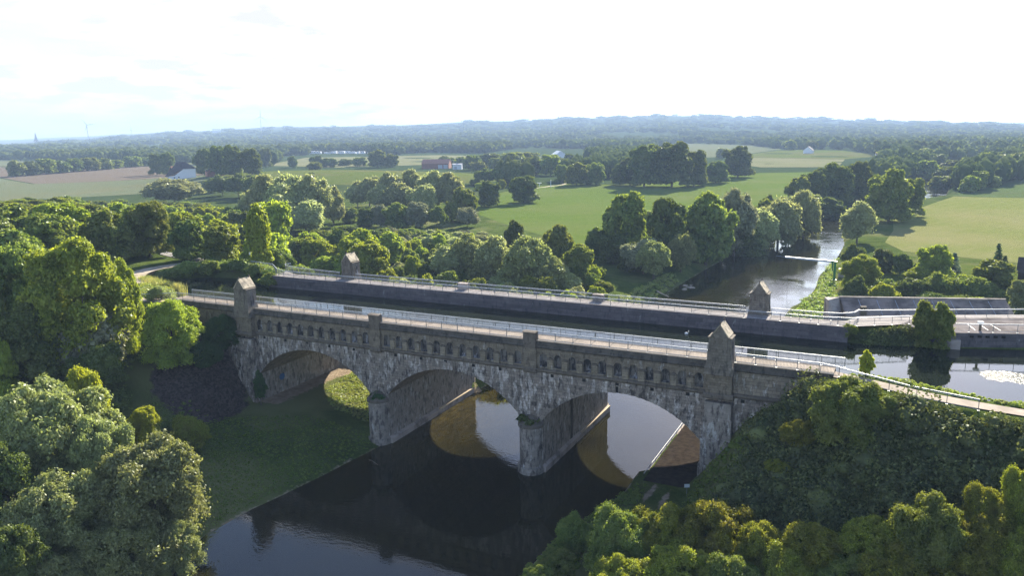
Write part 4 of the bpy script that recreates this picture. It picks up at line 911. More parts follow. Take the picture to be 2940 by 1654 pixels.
TREES = [
 (0,'herowillow','silver',7.4,-37.1,-15.1,16.2,6.5), (1,'herowillow','silver',21.7,-37.3,-16.8,13.7,6), (2,'herowillow','silver',17.6,-44.6,-16.1,11,4.6), (3,'herowillow','silver',23.8,-42.9,-17.5,8.1,4.1),
 (4,'herowillow','silver',25.3,-37.6,-17.9,6.6,2.8), (5,'herowillow','silver',21.5,-48.5,-17,6.4,4.2), (6,'herowillow','silver',13.6,-36.1,-15.6,13.1,4.2), (7,'hero','dark',10.7,-44.9,-15.3,11.6,4.1),
 (8,'hero','dark',20,-50.2,-16.7,9.9,3.5), (9,'hero','yellow',0.2,-28.2,-14.9,13.4,3.5), (10,'hero','yellow',3.1,-22.5,-15,7.5,2.5), (11,'hero','bright',-16.6,-29,-14.6,16.2,3.5),
 (12,'herobush','olive',7.3,-19.1,-15.2,5.6,2.8), (13,'herobush','dark',3.3,-18.8,-15,3.7,2), (14,'hero','bright',-16,-16.7,-8.4,20.4,8.7), (15,'hero','mid',-30.1,-16.8,-6.9,18.9,7),
 (16,'hero','bright',-13.2,-11.6,-6.1,14.6,3.3), (17,'willow','grey',-13.4,-17.1,-9.4,11.2,5.4), (18,'hero','dark',-17.6,-23.4,-12.6,16.6,7.3), (19,'hero','dark',-10.3,-19,-11.6,10.4,4.8),
 (20,'hero','mid',-28.7,-22.7,-10.9,17.4,4.7), (21,'hero','bright',-6.5,-8.8,-7.6,10.2,4.7), (22,'herobush','ivy',-4.3,-1.4,-7.2,6.3,3.7), (23,'herobush','ivy',-3.4,-5.7,-8.7,4.8,3.3),
 (24,'hero','mid',-57.8,30.7,-0.3,13.2,5.7), (25,'broad','mid',-39.4,33.3,-0.3,8.1,4.4), (26,'broad','dark',-46.8,31.2,-0.3,9,4.2), (27,'poplar','bright',-82.7,95.5,-14.6,22.5,6.4),
 (28,'poplar','bright',-27.6,32.2,-0.3,13.1,2.8), (29,'broad','dark',-65,89.6,-14.7,11.8,4.3), (30,'broad','bright',-42.7,82.8,-14.7,9.4,6.5), (31,'broad','bright',-54,84.2,-14.7,7.3,6.1),
 (32,'willow','pale',-292,241.7,-14.6,15.1,17.3), (33,'willow','pale',-141.9,197.6,-14.7,11.7,5), (34,'broad','mid',-87.6,222.5,-14.6,15.5,6.7), (35,'broad','dark',-107.7,283.7,-14.6,14.1,6.9),
 (36,'broad','dark',-99.4,309.1,-14.6,15.2,9.2), (37,'bush','dark',-87.3,198.1,-14.6,9.5,5.2), (38,'bush','yellow',-82.9,214.8,-14.6,3.7,3.5), (39,'broad','dark',-17.8,129.3,-14.6,13.5,3.8),
 (40,'broad','mid',4.7,111.6,-14.6,15.3,5.8), (41,'broad','mid',14.9,99.3,-14.6,11.8,5.1), (42,'broad','mid',11.2,149.9,-14.6,21.7,8.5), (43,'broad','dark',25.9,146.8,-15,20.7,7.6),
 (44,'broad','mid',34.2,160.9,-17.1,23.6,9.4), (45,'willow','grey',38.2,185.3,-18.4,23.4,8.1), (46,'willow','pale',43.6,200.5,-19.7,17.6,7.8), (47,'willow','pale',48.2,215.5,-19.7,20.1,9.5),
 (48,'willow','pale',54.5,239.6,-19.7,19.5,7.4), (49,'broad','dark',40.6,190.7,-19.5,12.8,7.6), (50,'willow','grey',24.1,127.2,-14.9,10.4,6.5), (51,'broad','dark',54.4,370.9,-16.9,23.2,12.2),
 (52,'broad','dark',64.1,390.2,-17.4,23.6,11), (53,'broad','dark',45.9,355,-15.4,18.3,8.8), (54,'broad','mid',39.8,340.5,-15.3,15.9,7.1), (55,'willow','silver',45.1,305.6,-19.4,15.2,11.2),
 (56,'broad','dark',55.3,318.5,-19.7,11.7,9.5), (57,'broad','mid',83.5,279.4,-14.6,22.7,10.4), (58,'broad','mid',91.7,302.6,-14.6,17.3,6.1), (59,'willow','pale',75,214.5,-15.3,14.1,6.9),
 (60,'hero','bright',80.9,126.6,-14.7,8.8,5.6), (61,'bush','dark',77.5,161,-15,7.3,4.2), (62,'broad','dark',85.3,154.2,-14.7,6.9,3.7), (63,'broad','dark',90,151.2,-14.7,6.3,3.1),
 (64,'spindle','ivy',93.3,154.2,-14.7,3.6,0.8), (65,'broad','bright',97.8,148,-14.7,9.6,4.9), (66,'conifer','blue',102.8,161,-14.6,5.7,2.4), (67,'conifer','ivy',113.1,161.3,-14.6,8.9,2.4),
 (68,'conifer','ivy',114.7,160.1,-14.6,5.7,1.8), (69,'bush','bright',94,141,-14.8,4.3,4.4), (70,'broad','mid',109.4,130,-14.8,9,5.7), (71,'broad','silver',113.6,111.1,-14.8,7.8,3),
 (72,'bush','dark',80.3,113.4,-14.7,5.7,3.3), (73,'bush','mid',85.5,114.5,-14.7,3.8,4.2), (74,'poplar','mid',93,23.9,-2.4,6.8,1.6), (75,'poplar','mid',95,23.9,-2.5,6.8,1.5),
 (76,'bush','mid',84.2,23,-1.5,2.2,1.3), (77,'spindle','yellow',87.1,1.7,-0.3,3.7,0.9), (78,'herowillow','mid',85.8,-8.2,-4.6,7.3,3.6), (79,'herobush','mid',88.7,-6.4,-2.2,2.9,2.4),
 (80,'herobush','olive',80.3,-10.4,-8,1.8,1.6), (81,'herobush','olive',81.6,-8.1,-5.9,3.3,2.2), (82,'bush','silver',-18.9,-0.2,-0.3,2.5,2), (83,'bush','mid',-15.9,23.3,-2,2.7,3),
 (84,'willow','pale',-157,173.8,-14.7,21.6,9.9), (84,'willow','pale',-142.3,170.9,-14.8,24.4,11.3), (84,'willow','pale',-134.2,176.6,-14.8,22.7,9.7), (84,'willow','pale',-132.2,186,-14.8,17.1,6),
 (84,'willow','pale',-176.4,184.6,-14.6,16.1,7.2), (84,'willow','pale',-136.4,157.2,-14.8,15.9,8.8), (84,'willow','pale',-126.2,160.9,-14.8,14.3,8.8), (85,'willow','pale',-169.9,263.7,-14.7,17,9.1),
 (85,'willow','pale',-151.7,257.9,-14.6,18.7,9.4), (85,'willow','pale',-146.2,270.3,-14.6,18.9,8.5), (85,'willow','pale',-125.3,256.5,-14.6,19.9,8.7), (85,'willow','pale',-114.6,256.1,-14.6,18.5,8.6),
 (85,'willow','pale',-176.6,262.2,-14.8,12.4,7.5), (85,'willow','pale',-140.7,250.7,-14.6,15.1,8.1), (85,'willow','pale',-119.8,238.4,-14.6,15.3,7.7), (85,'willow','pale',-150.9,247.8,-14.6,13.1,8.1),
 (86,'willow','silver',5.8,89.8,-14.6,15,6.5), (86,'willow','pale',-6.1,93,-14.6,12.8,6), (86,'willow','silver',-14.6,95.4,-14.6,13,5.9), (86,'willow','pale',-19.2,92.7,-14.6,10.1,5.9),
 (86,'willow','silver',11.6,90.2,-14.6,9.3,6), (86,'willow','silver',3,88.5,-14.6,8.3,5.5), (86,'willow','silver',-7,89.1,-14.6,7.6,5.1), (86,'willow','silver',10.1,85.1,-14.6,4.9,4.4),
 (86,'willow','pale',0.3,86,-14.6,5,4.5), (86,'willow','pale',16.5,90,-14.6,5.5,3.9), (87,'bush','dark',-303.4,289.5,-14.2,13.9,10.2), (87,'bush','dark',-285.6,285.2,-14.3,15.4,11.2),
 (87,'bush','dark',-267.5,280,-14.4,15.8,10.9), (87,'bush','dark',-326.1,301.2,-13.8,10.2,6.6), (88,'bush','dark',-176.7,405.8,-12.2,11.3,8.3), (88,'bush','dark',-164.6,408.2,-12.7,12.5,9.1),
 (88,'bush','dark',-152.6,410.2,-13.1,11.9,8.2), (89,'broad','grey',-95.5,195.3,-14.6,11.2,6.7), (89,'broad','mid',-103.5,192.4,-14.7,11.1,6.8), (89,'broad','dark',-119.6,193.2,-14.7,8.2,5.2),
 (89,'bush','mid',-89.7,215.5,-14.6,9.5,5.3), (89,'bush','grey',-75,201.9,-14.6,9.5,5.8), (89,'broad','grey',-111.9,192.6,-14.7,9.9,5.1), (89,'broad','mid',-134.3,199.8,-14.7,7.1,5.4),
 (90,'bush','dark',93.1,117.6,-14.8,6,5.2), (90,'bush','mid',98.5,119.5,-14.8,7,5.4), (90,'bush','mid',104,122.2,-14.8,6.5,5.6), (90,'bush','mid',108,122.9,-14.8,4.9,4.2),
 (90,'bush','mid',89.7,116.6,-14.8,4,3.8), (91,'herobush','mid',67.9,-22.9,-16.2,7.9,3.8), (91,'herobush','olive',71.4,-20.8,-16.2,7.9,3.8), (91,'herobush','olive',75.8,-19.7,-16,8.7,4.5),
 (91,'herobush','olive',80,-20.6,-15.2,7.4,3.3), (91,'herobush','olive',84.7,-20.7,-13.7,6.7,3.5), (91,'herobush','olive',89.1,-19.9,-12.2,6.3,3.3), (91,'herobush','mid',93.5,-20.2,-11.5,8.4,3.8),
 (91,'herobush','olive',97.2,-20.2,-10.9,6.9,3.1), (91,'herobush','olive',97.6,-17.1,-8.4,5.7,2.7), (91,'herobush','olive',100,-16.7,-7.8,6.9,2.3), (91,'herobush','olive',83.1,-22.9,-15.7,7.1,3.6),
 (91,'herobush','olive',91.3,-22.5,-13.7,6.8,3.6), (91,'herobush','olive',74.1,-26.1,-16.2,7.1,4), (91,'herobush','olive',95.6,-22.3,-12.8,6.4,3.2), (91,'herobush','olive',100.2,-20.9,-11,7.1,2.8),
 (91,'herobush','mid',78.8,-25.1,-16.2,7,3.5), (91,'herobush','mid',87.5,-22.5,-14.4,5.9,3.4), (91,'herobush','olive',69.7,-28.4,-16.2,6.1,3.2), (91,'herobush','olive',99.1,-22.5,-12.5,6.4,2.8),
 (92,'herobush','mid',61.9,-20.1,-16.2,4.6,2.2), (92,'herobush','mid',62.2,-25.1,-16.2,3.4,2.1), (92,'herobush','mid',61.4,-28,-16.2,3.1,1.7), (93,'broad','dark',-557.9,454.7,-14.3,21.1,8),
 (93,'broad','dark',-532.7,446.8,-13.8,22.4,8.2), (94,'broad','dark',-461.5,423.4,-11.1,23.9,10.4), (94,'broad','dark',-415.6,395.1,-9.4,24.9,9.7), (94,'broad','dark',-389.8,386.7,-8.9,25.4,10.1),
 (94,'broad','dark',-375.3,391.2,-8.3,21.9,9.4), (94,'broad','dark',-560.4,603.7,-14.6,22,8.1), (95,'broad','dark',-83.8,449,-14.5,20.1,9.7), (95,'broad','dark',-70.3,437.4,-14.5,29,14.1),
 (95,'broad','dark',-52.6,442.4,-14.5,30.7,15.4), (95,'broad','dark',-40.6,453.8,-14.6,24.9,10.8), (95,'broad','dark',-33.1,487.5,-14.6,16.2,9.9), (95,'broad','dark',-30.2,552.7,-14.6,25,14),
 (95,'broad','dark',-90,445.7,-14.4,15.3,8.3), (96,'broad','mid',-108,446.9,-14.3,16,7.9), (96,'broad','mid',-117.6,433.2,-14.1,16.4,9.1), (96,'broad','mid',-134.9,449.4,-13.8,13.6,5.8),
 (96,'broad','mid',-112.9,440.1,-14.2,14.6,7), (97,'far','mid',-692.6,404.1,-14.6,16.8,10.1), (97,'far','dark',-697.4,421.8,-14.6,14.9,10.3), (97,'far','mid',-703,441.8,-14.6,16.8,10.6),
 (97,'far','dark',-708.5,462.2,-14.7,14,10.9), (97,'far','dark',-720.5,484.3,-14.7,15.2,11.2), (97,'far','mid',-725.2,506.3,-14.7,15.2,11.4), (97,'far','mid',-729.7,528.6,-14.7,13.3,11.7),
 (97,'far','mid',-742.1,551.6,-14.6,10.5,12.1), (97,'far','mid',-747.3,580.7,-14.7,13.6,12.4), (97,'far','dark',-756.8,608.4,-14.8,11.2,12.8), (98,'broad','dark',-521.7,604.7,-14.7,13.4,6.2),
 (98,'broad','dark',-513.2,629.9,-14.6,11.5,6.3), (98,'broad','dark',-487.5,626,-14.6,10.4,10.1), (98,'broad','mid',-427.4,631.6,-14.7,19.5,12.1), (98,'broad','mid',-464.1,649,-14.6,10.5,10.7),
 (98,'broad','mid',-493.7,660.8,-14.6,8.1,9.2), (98,'broad','mid',-416.2,641.7,-14.7,14.9,9.5), (99,'far','dark',-350.5,653.6,-14.7,10.4,8.5), (99,'far','mid',-319.5,624.9,-14.6,12.8,8.1),
 (99,'far','dark',-291.9,600,-14.5,15.3,9.7), (99,'far','dark',-194.6,535.8,-14,16,10.2), (99,'far','mid',-178.8,528.9,-14.1,18.6,10), (99,'far','dark',-306.1,660.1,-14.6,14.8,12.5),
 (99,'far','mid',-263.4,629.8,-14.6,17.4,13.8), (99,'far','mid',-263.5,667.5,-14.6,16.2,12.3), (100,'far','dark',58.6,1415,-14.6,15.1,12), (100,'far','silver',19.3,1467.8,-14.6,12.3,10.5),
 (100,'far','silver',-0.2,1470.1,-14.6,11,10.6), (100,'far','dark',-108.5,1328.3,-14.6,13.1,13.3), (100,'far','mid',-78.8,1244.9,-14.6,15.9,10.6), (100,'far','dark',-45.4,1207.2,-14.6,15.3,10.2),
 (100,'far','dark',-41.8,1286.1,-14.6,14.9,11.4), (100,'far','silver',-21.4,1325.9,-14.6,12.7,9.7), (100,'far','silver',-116.8,909.5,-14.8,13.4,7.3), (100,'far','mid',66.5,888.7,-14.7,12.8,10.9),
 (100,'far','dark',84.9,812.7,-14.6,11,12), (100,'far','silver',104.7,835.4,-14.7,15.1,12.1), (100,'far','dark',110.1,743.9,-14.9,12.6,10.9), (100,'far','dark',122.8,651.4,-19.7,15.9,11.2),
 (100,'far','mid',132.5,631.3,-15.1,13.7,10.8), (100,'far','mid',102.2,610,-18.9,16.6,9.2), (100,'far','silver',93.7,669.6,-14.6,9.9,8.4), (100,'far','mid',142.7,624.6,-14.6,17.9,9.1),
 (100,'far','silver',153.9,603,-14.7,17.3,10.2), (100,'far','silver',164.2,631.7,-14.7,17.9,9.1), (100,'far','dark',114.2,559,-19.6,15.3,8.5), (100,'far','dark',121.8,518.2,-15.2,10.3,7.9),
 (100,'far','mid',110.7,523.5,-19.7,10.5,8), (101,'farpoplar','dark',52.6,997.9,-14.7,19.2,4.9), (101,'farpoplar','dark',60,1000.4,-14.7,18.1,4.9), (101,'farpoplar','dark',67.5,1000.5,-14.7,17.1,4.8),
 (101,'farpoplar','dark',75,1000.7,-14.6,18.9,4.8), (101,'farpoplar','dark',82.4,1000.8,-14.6,17.9,4.8), (101,'farpoplar','dark',89.7,1000.8,-14.6,16.9,4.8), (101,'farpoplar','dark',97,1000.8,-14.6,18.8,4.8),
 (101,'farpoplar','dark',104.3,1000.7,-14.6,17.8,4.8), (101,'farpoplar','dark',111.5,1002.8,-14.6,16.8,4.8), (101,'farpoplar','dark',118.7,1002.7,-14.6,18.6,4.7), (101,'farpoplar','dark',125.8,1002.4,-14.6,17.7,4.7),
 (101,'farpoplar','dark',133,1004.5,-14.6,16.7,4.7), (101,'farpoplar','dark',140.5,1015.6,-15,18.6,4.8), (101,'farpoplar','dark',154.2,1141.2,-19.7,19.7,5.3), (101,'farpoplar','dark',162,1140.8,-19.7,18.6,5.3),
 (101,'farpoplar','dark',169.9,1142.9,-19.7,20.6,5.3), (101,'farpoplar','dark',174.7,1102.1,-18.1,18.8,5.1), (101,'farpoplar','dark',178,1048.3,-16,16.9,4.8), (101,'farpoplar','dark',182.8,1022.1,-15.1,18.4,4.7),
 (101,'farpoplar','dark',188.6,1010,-14.7,17.3,4.6), (101,'farpoplar','dark',195.3,1009.4,-14.6,16.3,4.6), (101,'farpoplar','dark',202.1,1011,-14.6,18,4.6), (101,'farpoplar','dark',208.7,1010.3,-14.6,17.1,4.6),
 (102,'bush','mid',-37.4,23.1,-1.5,3.1,2.8), (102,'bush','mid',-34.2,25.2,-1.7,3.6,2.4), (102,'bush','dark',-29.9,26.7,-1.1,3,2.8), (102,'bush','mid',-23.5,26,-1.2,2.7,2.3),
 (102,'bush','mid',-39.4,20.9,-1.7,2.3,2), (103,'bush','dark',67.6,29.5,-16.6,7.5,3.6), (104,'bush','mid',71.5,31.5,-14.5,6.5,3.2), (105,'broad','bright',-107.8,113,-14.6,8.7,7.2),
 (105,'broad','dark',-279.2,153,-14.6,8.6,5.7), (105,'broad','bright',-175.4,158.8,-14.7,10.9,6.7), (105,'broad','bright',-221,193.8,-14.6,4.9,6.5), (105,'broad','bright',-165.9,92.2,-5.7,9.2,5.7),
 (105,'broad','bright',-35.9,80.5,-14.7,12.9,6.6), (105,'broad','bright',-110.9,74.5,-8.3,13.6,6.4), (105,'broad','dark',-135,85.1,-8.6,12.3,7.2), (105,'broad','mid',-185.2,158.8,-14.7,9.8,5.7),
 (105,'broad','bright',-208.4,98.4,-0.3,3.1,6.3), (105,'broad','dark',-160.8,156.6,-14.7,10.8,7.1), (105,'broad','dark',-62.6,120.2,-14.6,9.9,7.1), (105,'broad','mid',-182.5,100.2,-6.2,10,5.8),
 (105,'broad','bright',-147.6,142.3,-14.7,10.5,6.7), (105,'broad','dark',-239.8,155.5,-14.6,11.1,5.9), (105,'broad','dark',-272.6,132.2,-10.4,5.7,6.2), (105,'broad','dark',-102.5,104,-14.6,11.5,7),
 (105,'broad','mid',-287.2,143.2,-14.6,8.9,6.1), (105,'broad','bright',-110.2,95.9,-14.6,11.8,6.6), (105,'broad','bright',-77.4,85.1,-14.7,11.3,6.6), (105,'broad','dark',-274.4,215.7,-14.6,4.3,6.7),
 (105,'broad','bright',-246,163.9,-14.6,9.6,6.1), (105,'broad','bright',-235.6,170.4,-14.6,6.1,5.5), (105,'broad','bright',-126.6,101,-14.6,15.3,5.3), (105,'broad','bright',-194,123.1,-14.6,12,6.3),
 (105,'broad','bright',-178.1,137.6,-14.7,12.1,6.8), (105,'broad','mid',-321.2,198.4,-14.7,7,6.7), (105,'broad','dark',-119.6,120.2,-14.6,13.8,6), (105,'broad','bright',-131.6,114.1,-14.6,13.2,6.1),
 (105,'broad','bright',-127.9,141.7,-14.7,5.1,6.1), (105,'broad','bright',-191.4,137.5,-14.7,13.2,7.1), (105,'broad','dark',-89,56.6,-3.5,10.8,6), (105,'broad','bright',-177.4,126.1,-14.7,13.6,5.4),
 (105,'broad','dark',-307.4,199.6,-14.7,5.5,6), (105,'broad','dark',-99.6,153,-14.7,5.8,7), (105,'broad','dark',-96,95,-14.6,13.1,5.7), (105,'broad','mid',-86.4,121.7,-14.6,8.4,5.7),
 (105,'broad','mid',-260.7,132.1,-7.3,4.7,6.4), (105,'broad','bright',-278.6,194.9,-14.6,3.1,5.9), (105,'broad','bright',-315.5,185.6,-14.7,6.8,5.4), (105,'broad','mid',-161.3,116,-14.6,14.5,6.8),
 (105,'broad','mid',-103.5,142.9,-14.7,3.9,6), (105,'broad','bright',-154,77.4,-0.3,6.8,6.2), (105,'broad','mid',-93.7,165.8,-14.7,2.3,6.8), (105,'broad','bright',-221.2,169,-14.6,8,5.4),
 (105,'broad','bright',-51.2,97.5,-14.6,13.4,7), (105,'broad','bright',-61.2,89.6,-14.7,11.5,6.5), (105,'broad','dark',-216.6,204.2,-14.6,4.9,5.8), (105,'broad','bright',-241.8,214.6,-14.6,4.6,6.5),
 (105,'broad','bright',-111.6,129.4,-14.6,5.1,6), (105,'broad','dark',-230.8,130.5,-12.2,12.1,5.6), (105,'broad','bright',-261.3,192.1,-14.6,5.8,5.6), (105,'broad','mid',-284.4,173.9,-14.6,6.7,6.6),
 (105,'broad','mid',-217.7,138.7,-14.6,11.4,6), (105,'broad','dark',-294.7,169.7,-14.6,7.3,7.1), (105,'broad','bright',-46.5,52.2,-9.3,12.6,5.4), (105,'broad','mid',-186.3,115.3,-13.6,12.5,5.8),
 (105,'broad','mid',-199.6,169,-14.6,7.3,5.2), (105,'broad','bright',-99.1,128.6,-14.6,4.1,7.2), (105,'broad','bright',-250,204.9,-14.6,2.3,6.2), (105,'broad','mid',-257.7,163.4,-14.6,9.4,5.7),
 (105,'broad','bright',-107.4,62.2,-2.6,10.5,6.8), (105,'broad','bright',-193.2,191.4,-14.6,4.1,6.4), (105,'broad','bright',-294.8,197.5,-14.6,4.7,6.6), (105,'broad','bright',-248,126.8,-6.7,4.6,7),
 (105,'broad','bright',-233.2,183.3,-14.6,7,5.8), (105,'broad','mid',-138,134.1,-14.7,12.6,7), (105,'broad','bright',-44.7,84.5,-14.7,12.5,5.8), (105,'broad','mid',-295.1,208.5,-14.6,5.8,5.3),
 (105,'broad','dark',-295.6,156.4,-14.6,5.7,5.4), (105,'broad','dark',-238.1,137.7,-14.6,14.8,6.5), (105,'broad','bright',-208.8,195,-14.6,4,6.1), (105,'broad','bright',-120.7,157.5,-14.8,2.4,6.4),
 (105,'broad','mid',-172.8,101.9,-9.3,10.4,6.7), (105,'broad','bright',-116.5,173.6,-14.8,2.6,6.3), (105,'broad','bright',-130.2,125.5,-14.6,11.9,7), (105,'broad','dark',-202.3,139.8,-14.6,12.3,7),
 (105,'broad','bright',-268.7,181.9,-14.6,6.9,5.6), (105,'broad','bright',-60,69,-14.8,15.3,6.7), (105,'broad','bright',-79.8,109.1,-14.6,9.8,5.2), (105,'broad','mid',-89,137.1,-14.6,5.9,6),
 (105,'broad','dark',-305,182.7,-14.6,9.5,5.5), (105,'broad','bright',-217,128.7,-14.3,12.1,7.2), (105,'broad','mid',-80.9,147.2,-14.6,3.4,7), (105,'broad','bright',-75.2,55.8,-6.4,13.3,6),
 (105,'broad','bright',-256.9,147.9,-14.6,11.1,5.4), (105,'broad','dark',-229,113.9,-3.8,5.4,5.3), (105,'broad','bright',-53.5,114.6,-14.6,10.3,5.3), (105,'broad','mid',-158,99.3,-11.3,11.6,5.4),
 (105,'broad','dark',-285.2,185.4,-14.6,7,6.4), (105,'broad','dark',-232.9,195.9,-14.6,6.9,6.3), (105,'broad','mid',-229.9,208.4,-14.6,2.2,7.1), (105,'broad','bright',-181.9,146.5,-14.7,10.6,5.2),
 (105,'broad','mid',-199.1,106.5,-6.3,8.8,7.1), (105,'broad','dark',-67.9,107.1,-14.6,11.4,5.2), (105,'broad','bright',-267.1,226.9,-14.6,3.4,7.2), (105,'broad','bright',-148.8,130.3,-14.7,13.8,5.9),
 (105,'broad','bright',-316.6,210,-14.8,4.1,6.1), (105,'broad','bright',-119.7,85.1,-12.2,15.5,6.6), (105,'broad','bright',-211.1,172.3,-14.6,8.8,5.4), (105,'broad','bright',-149.5,108,-14.6,14.1,6.2),
 (105,'broad','bright',-58.7,51,-6.7,12.6,6), (105,'broad','bright',-87.8,155.4,-14.7,4.4,5.9), (105,'broad','dark',-75.2,68.7,-13.1,12.3,6.7), (105,'broad','bright',-264,172.6,-14.6,8,5.6),
 (106,'broad','bright',-110.3,29,-0.3,9.8,6.6), (106,'broad','mid',-99.9,36.2,-0.3,10.1,5.9), (106,'broad','bright',-150.9,52.3,-0.3,6,6.9), (106,'broad','bright',-134.1,58.2,-0.3,7.1,7.5),
 (106,'broad','mid',-174.9,82,-0.3,5.1,7.1), (106,'broad','mid',-81.2,36,-0.3,9.5,5.8), (106,'broad','mid',-119,53.5,-0.3,8.8,7.3), (106,'broad','mid',-62.9,11.1,-0.3,11.7,6.9),
 (106,'broad','mid',-191.1,83.6,-0.3,2.4,6.8), (106,'broad','bright',-120,35.6,-0.3,8.7,6.2), (106,'broad','mid',-78.8,10.6,-0.3,10.1,6.2), (106,'broad','mid',-87.5,17.7,-0.3,12.3,7.2),
 (106,'broad','mid',-156.6,77.1,-0.3,7,5.5), (106,'broad','mid',-62.9,32.8,-0.3,11.4,5.8), (106,'broad','mid',-107.5,51.4,-0.3,8.9,7.3), (106,'broad','bright',-143.5,68.9,-0.3,6.1,7.5),
 (106,'broad','bright',-78.1,25.4,-0.3,12.1,7.4), (106,'broad','mid',-59.3,22.4,-0.3,11.9,5.5), (106,'broad','bright',-166.7,70.7,-0.3,3.7,6.7), (106,'broad','bright',-158.6,60.2,-0.3,4.3,6.7),
 (106,'broad','bright',-139.6,45.3,-0.3,8,6.2), (106,'broad','bright',-176.4,64.9,-0.3,6.1,6.6), (106,'broad','bright',-212.2,89.9,-0.3,2.4,6.4), (106,'broad','mid',-128,44.2,-0.3,9.4,7.3),
 (106,'broad','mid',-202.2,81.5,-0.3,3.3,5.5), (106,'broad','mid',-57,0.2,-0.3,10.3,6.8), (107,'bush','bright',-15.3,129.1,-14.6,4.1,3.8), (107,'bush','mid',23.1,50.5,-15.3,5.5,4.1),
 (107,'bush','dark',9.7,91,-14.6,4.7,3), (107,'bush','bright',-31.8,83.7,-14.6,5,2.6), (107,'bush','mid',3.4,99.5,-14.6,5.4,2.6), (107,'bush','bright',11.6,46.4,-14.6,6.2,3.5),
 (107,'bush','mid',-18.4,80.6,-14.6,4.8,3.9), (107,'bush','pale',7.4,73.9,-14.6,5.8,3.9), (107,'bush','mid',19,99.2,-14.7,5,3.2), (107,'bush','bright',-13.1,112.8,-14.6,4.5,4.1),
 (107,'bush','bright',-41.8,144.1,-14.6,6.4,3.4), (107,'bush','pale',-18.6,69,-14.6,6.3,2.8), (107,'bush','pale',21.1,82,-14.9,4.5,4.1), (107,'bush','dark',0.6,68.9,-14.6,7,3.2),
 (107,'bush','pale',-69.8,154.3,-14.6,4.2,2.6), (107,'bush','bright',-58.1,136.9,-14.6,5.1,3.3), (107,'bush','bright',31.2,67.8,-18.3,6.1,4), (107,'bush','bright',23.3,44.8,-15.3,5.6,4),
 (107,'bush','dark',-23.8,88.5,-14.6,6.6,3.2), (107,'bush','bright',17,75,-14.6,4.2,3.1), (107,'bush','mid',8.3,33.7,-14.8,4.5,2.6), (107,'bush','pale',-7.7,34.5,-8.4,5,2.7),
 (107,'bush','mid',-1.1,90,-14.6,5.8,3.3), (107,'bush','pale',-7.6,128.5,-14.6,4.6,3.6), (107,'bush','dark',25.6,39.4,-16.8,6.9,3.6), (107,'bush','mid',-40,136.1,-14.6,5.8,3.9),
 (107,'bush','mid',-6.4,121.8,-14.6,4.3,4.1), (107,'bush','bright',-74.4,147.6,-14.6,5.2,3.6), (107,'bush','bright',20.4,57.4,-15,7,3.8), (107,'bush','bright',33.7,50.2,-19.7,5.7,4),
 (107,'bush','mid',16.7,64.6,-14.7,6.6,2.8), (107,'bush','mid',16.3,89.2,-14.6,4.1,3.5), (107,'bush','dark',-15.2,37.9,-6.5,4.6,2.8), (107,'bush','bright',3.7,79.2,-14.6,4.8,3.8),
 (107,'bush','mid',-19.1,101.6,-14.6,5.4,3.1), (107,'bush','pale',-25.1,67.9,-14.7,5.5,2.7), (107,'bush','bright',-52.8,119.5,-14.6,6.4,3.4), (107,'bush','bright',29.5,74.3,-17.2,6.6,2.9),
 (107,'bush','mid',-57.7,146.4,-14.6,4.6,2.9), (107,'bush','mid',-4.8,107,-14.6,6.4,3.7), (107,'bush','bright',-33.1,97,-14.6,6.5,2.9), (107,'bush','mid',-43.7,110.9,-14.6,6.1,3.3),
 (107,'bush','bright',-50.9,139.7,-14.6,6.6,3.7), (107,'bush','dark',-67.4,142.7,-14.6,6.4,3.1), (107,'bush','mid',-23,38.7,-5.2,4.6,4.1), (107,'bush','mid',-62.9,150.6,-14.6,4.8,4.1),
 (107,'bush','dark',3.6,46.9,-14.6,4.7,4.1), (107,'bush','pale',-1.4,40.2,-14.4,5.4,3.3), (107,'bush','mid',-11.7,78,-14.6,6.6,4.1), (107,'bush','dark',-3.3,60.2,-14.6,4.5,3.8),
 (107,'bush','mid',11,62.9,-14.6,5.4,3.9), (107,'bush','bright',-28,130.9,-14.6,5.1,3.7), (107,'bush','bright',-55.3,125.8,-14.6,6.1,2.7), (107,'bush','bright',12.5,39.9,-14.7,4.9,2.9),
 (107,'bush','bright',-16.1,122.1,-14.6,4.6,2.9), (107,'bush','mid',-28.2,100.4,-14.6,5.9,2.7), (107,'bush','mid',-38.8,115.5,-14.6,5.4,3.7), (107,'bush','mid',9.4,106.8,-14.6,6.2,3.2),
 (107,'bush','bright',-14.3,141.3,-14.6,3.7,2.8), (107,'bush','bright',26.4,55.8,-15.9,4.5,3.7), (107,'bush','pale',-0.4,113.1,-14.6,6.3,3.4), (107,'bush','mid',11.3,54.1,-14.6,4.3,3.7),
 (107,'bush','pale',-38.8,98.5,-14.6,4,3.1), (107,'bush','mid',-10.7,98.9,-14.6,4.7,2.6), (107,'bush','bright',-5.8,137.4,-14.6,2.6,2.8), (107,'bush','mid',-43.5,129.1,-14.6,5.5,3.6),
 (107,'bush','mid',-38.8,104.8,-14.6,6.2,3.1), (107,'bush','dark',-49.2,155,-14.6,5,2.7), (107,'bush','bright',-7.5,41.7,-12,4.6,3.7), (107,'bush','mid',-25.7,110.1,-14.6,5.7,3.4),
 (107,'bush','mid',-20.1,115.6,-14.6,6.4,3.7), (107,'bush','bright',-80.9,159.8,-14.6,3.7,3.4), (107,'bush','mid',-94.7,178.9,-14.7,2.2,3.4), (107,'bush','mid',10.4,117.3,-14.6,3.2,3.9),
 (107,'bush','mid',6.5,39.6,-14.6,6.5,2.7), (107,'bush','bright',-13.8,72.3,-14.6,6.5,3.2), (107,'bush','pale',-23.7,157.6,-14.6,2.8,3.3), (107,'bush','pale',-61,131.4,-14.6,6.1,4.1),
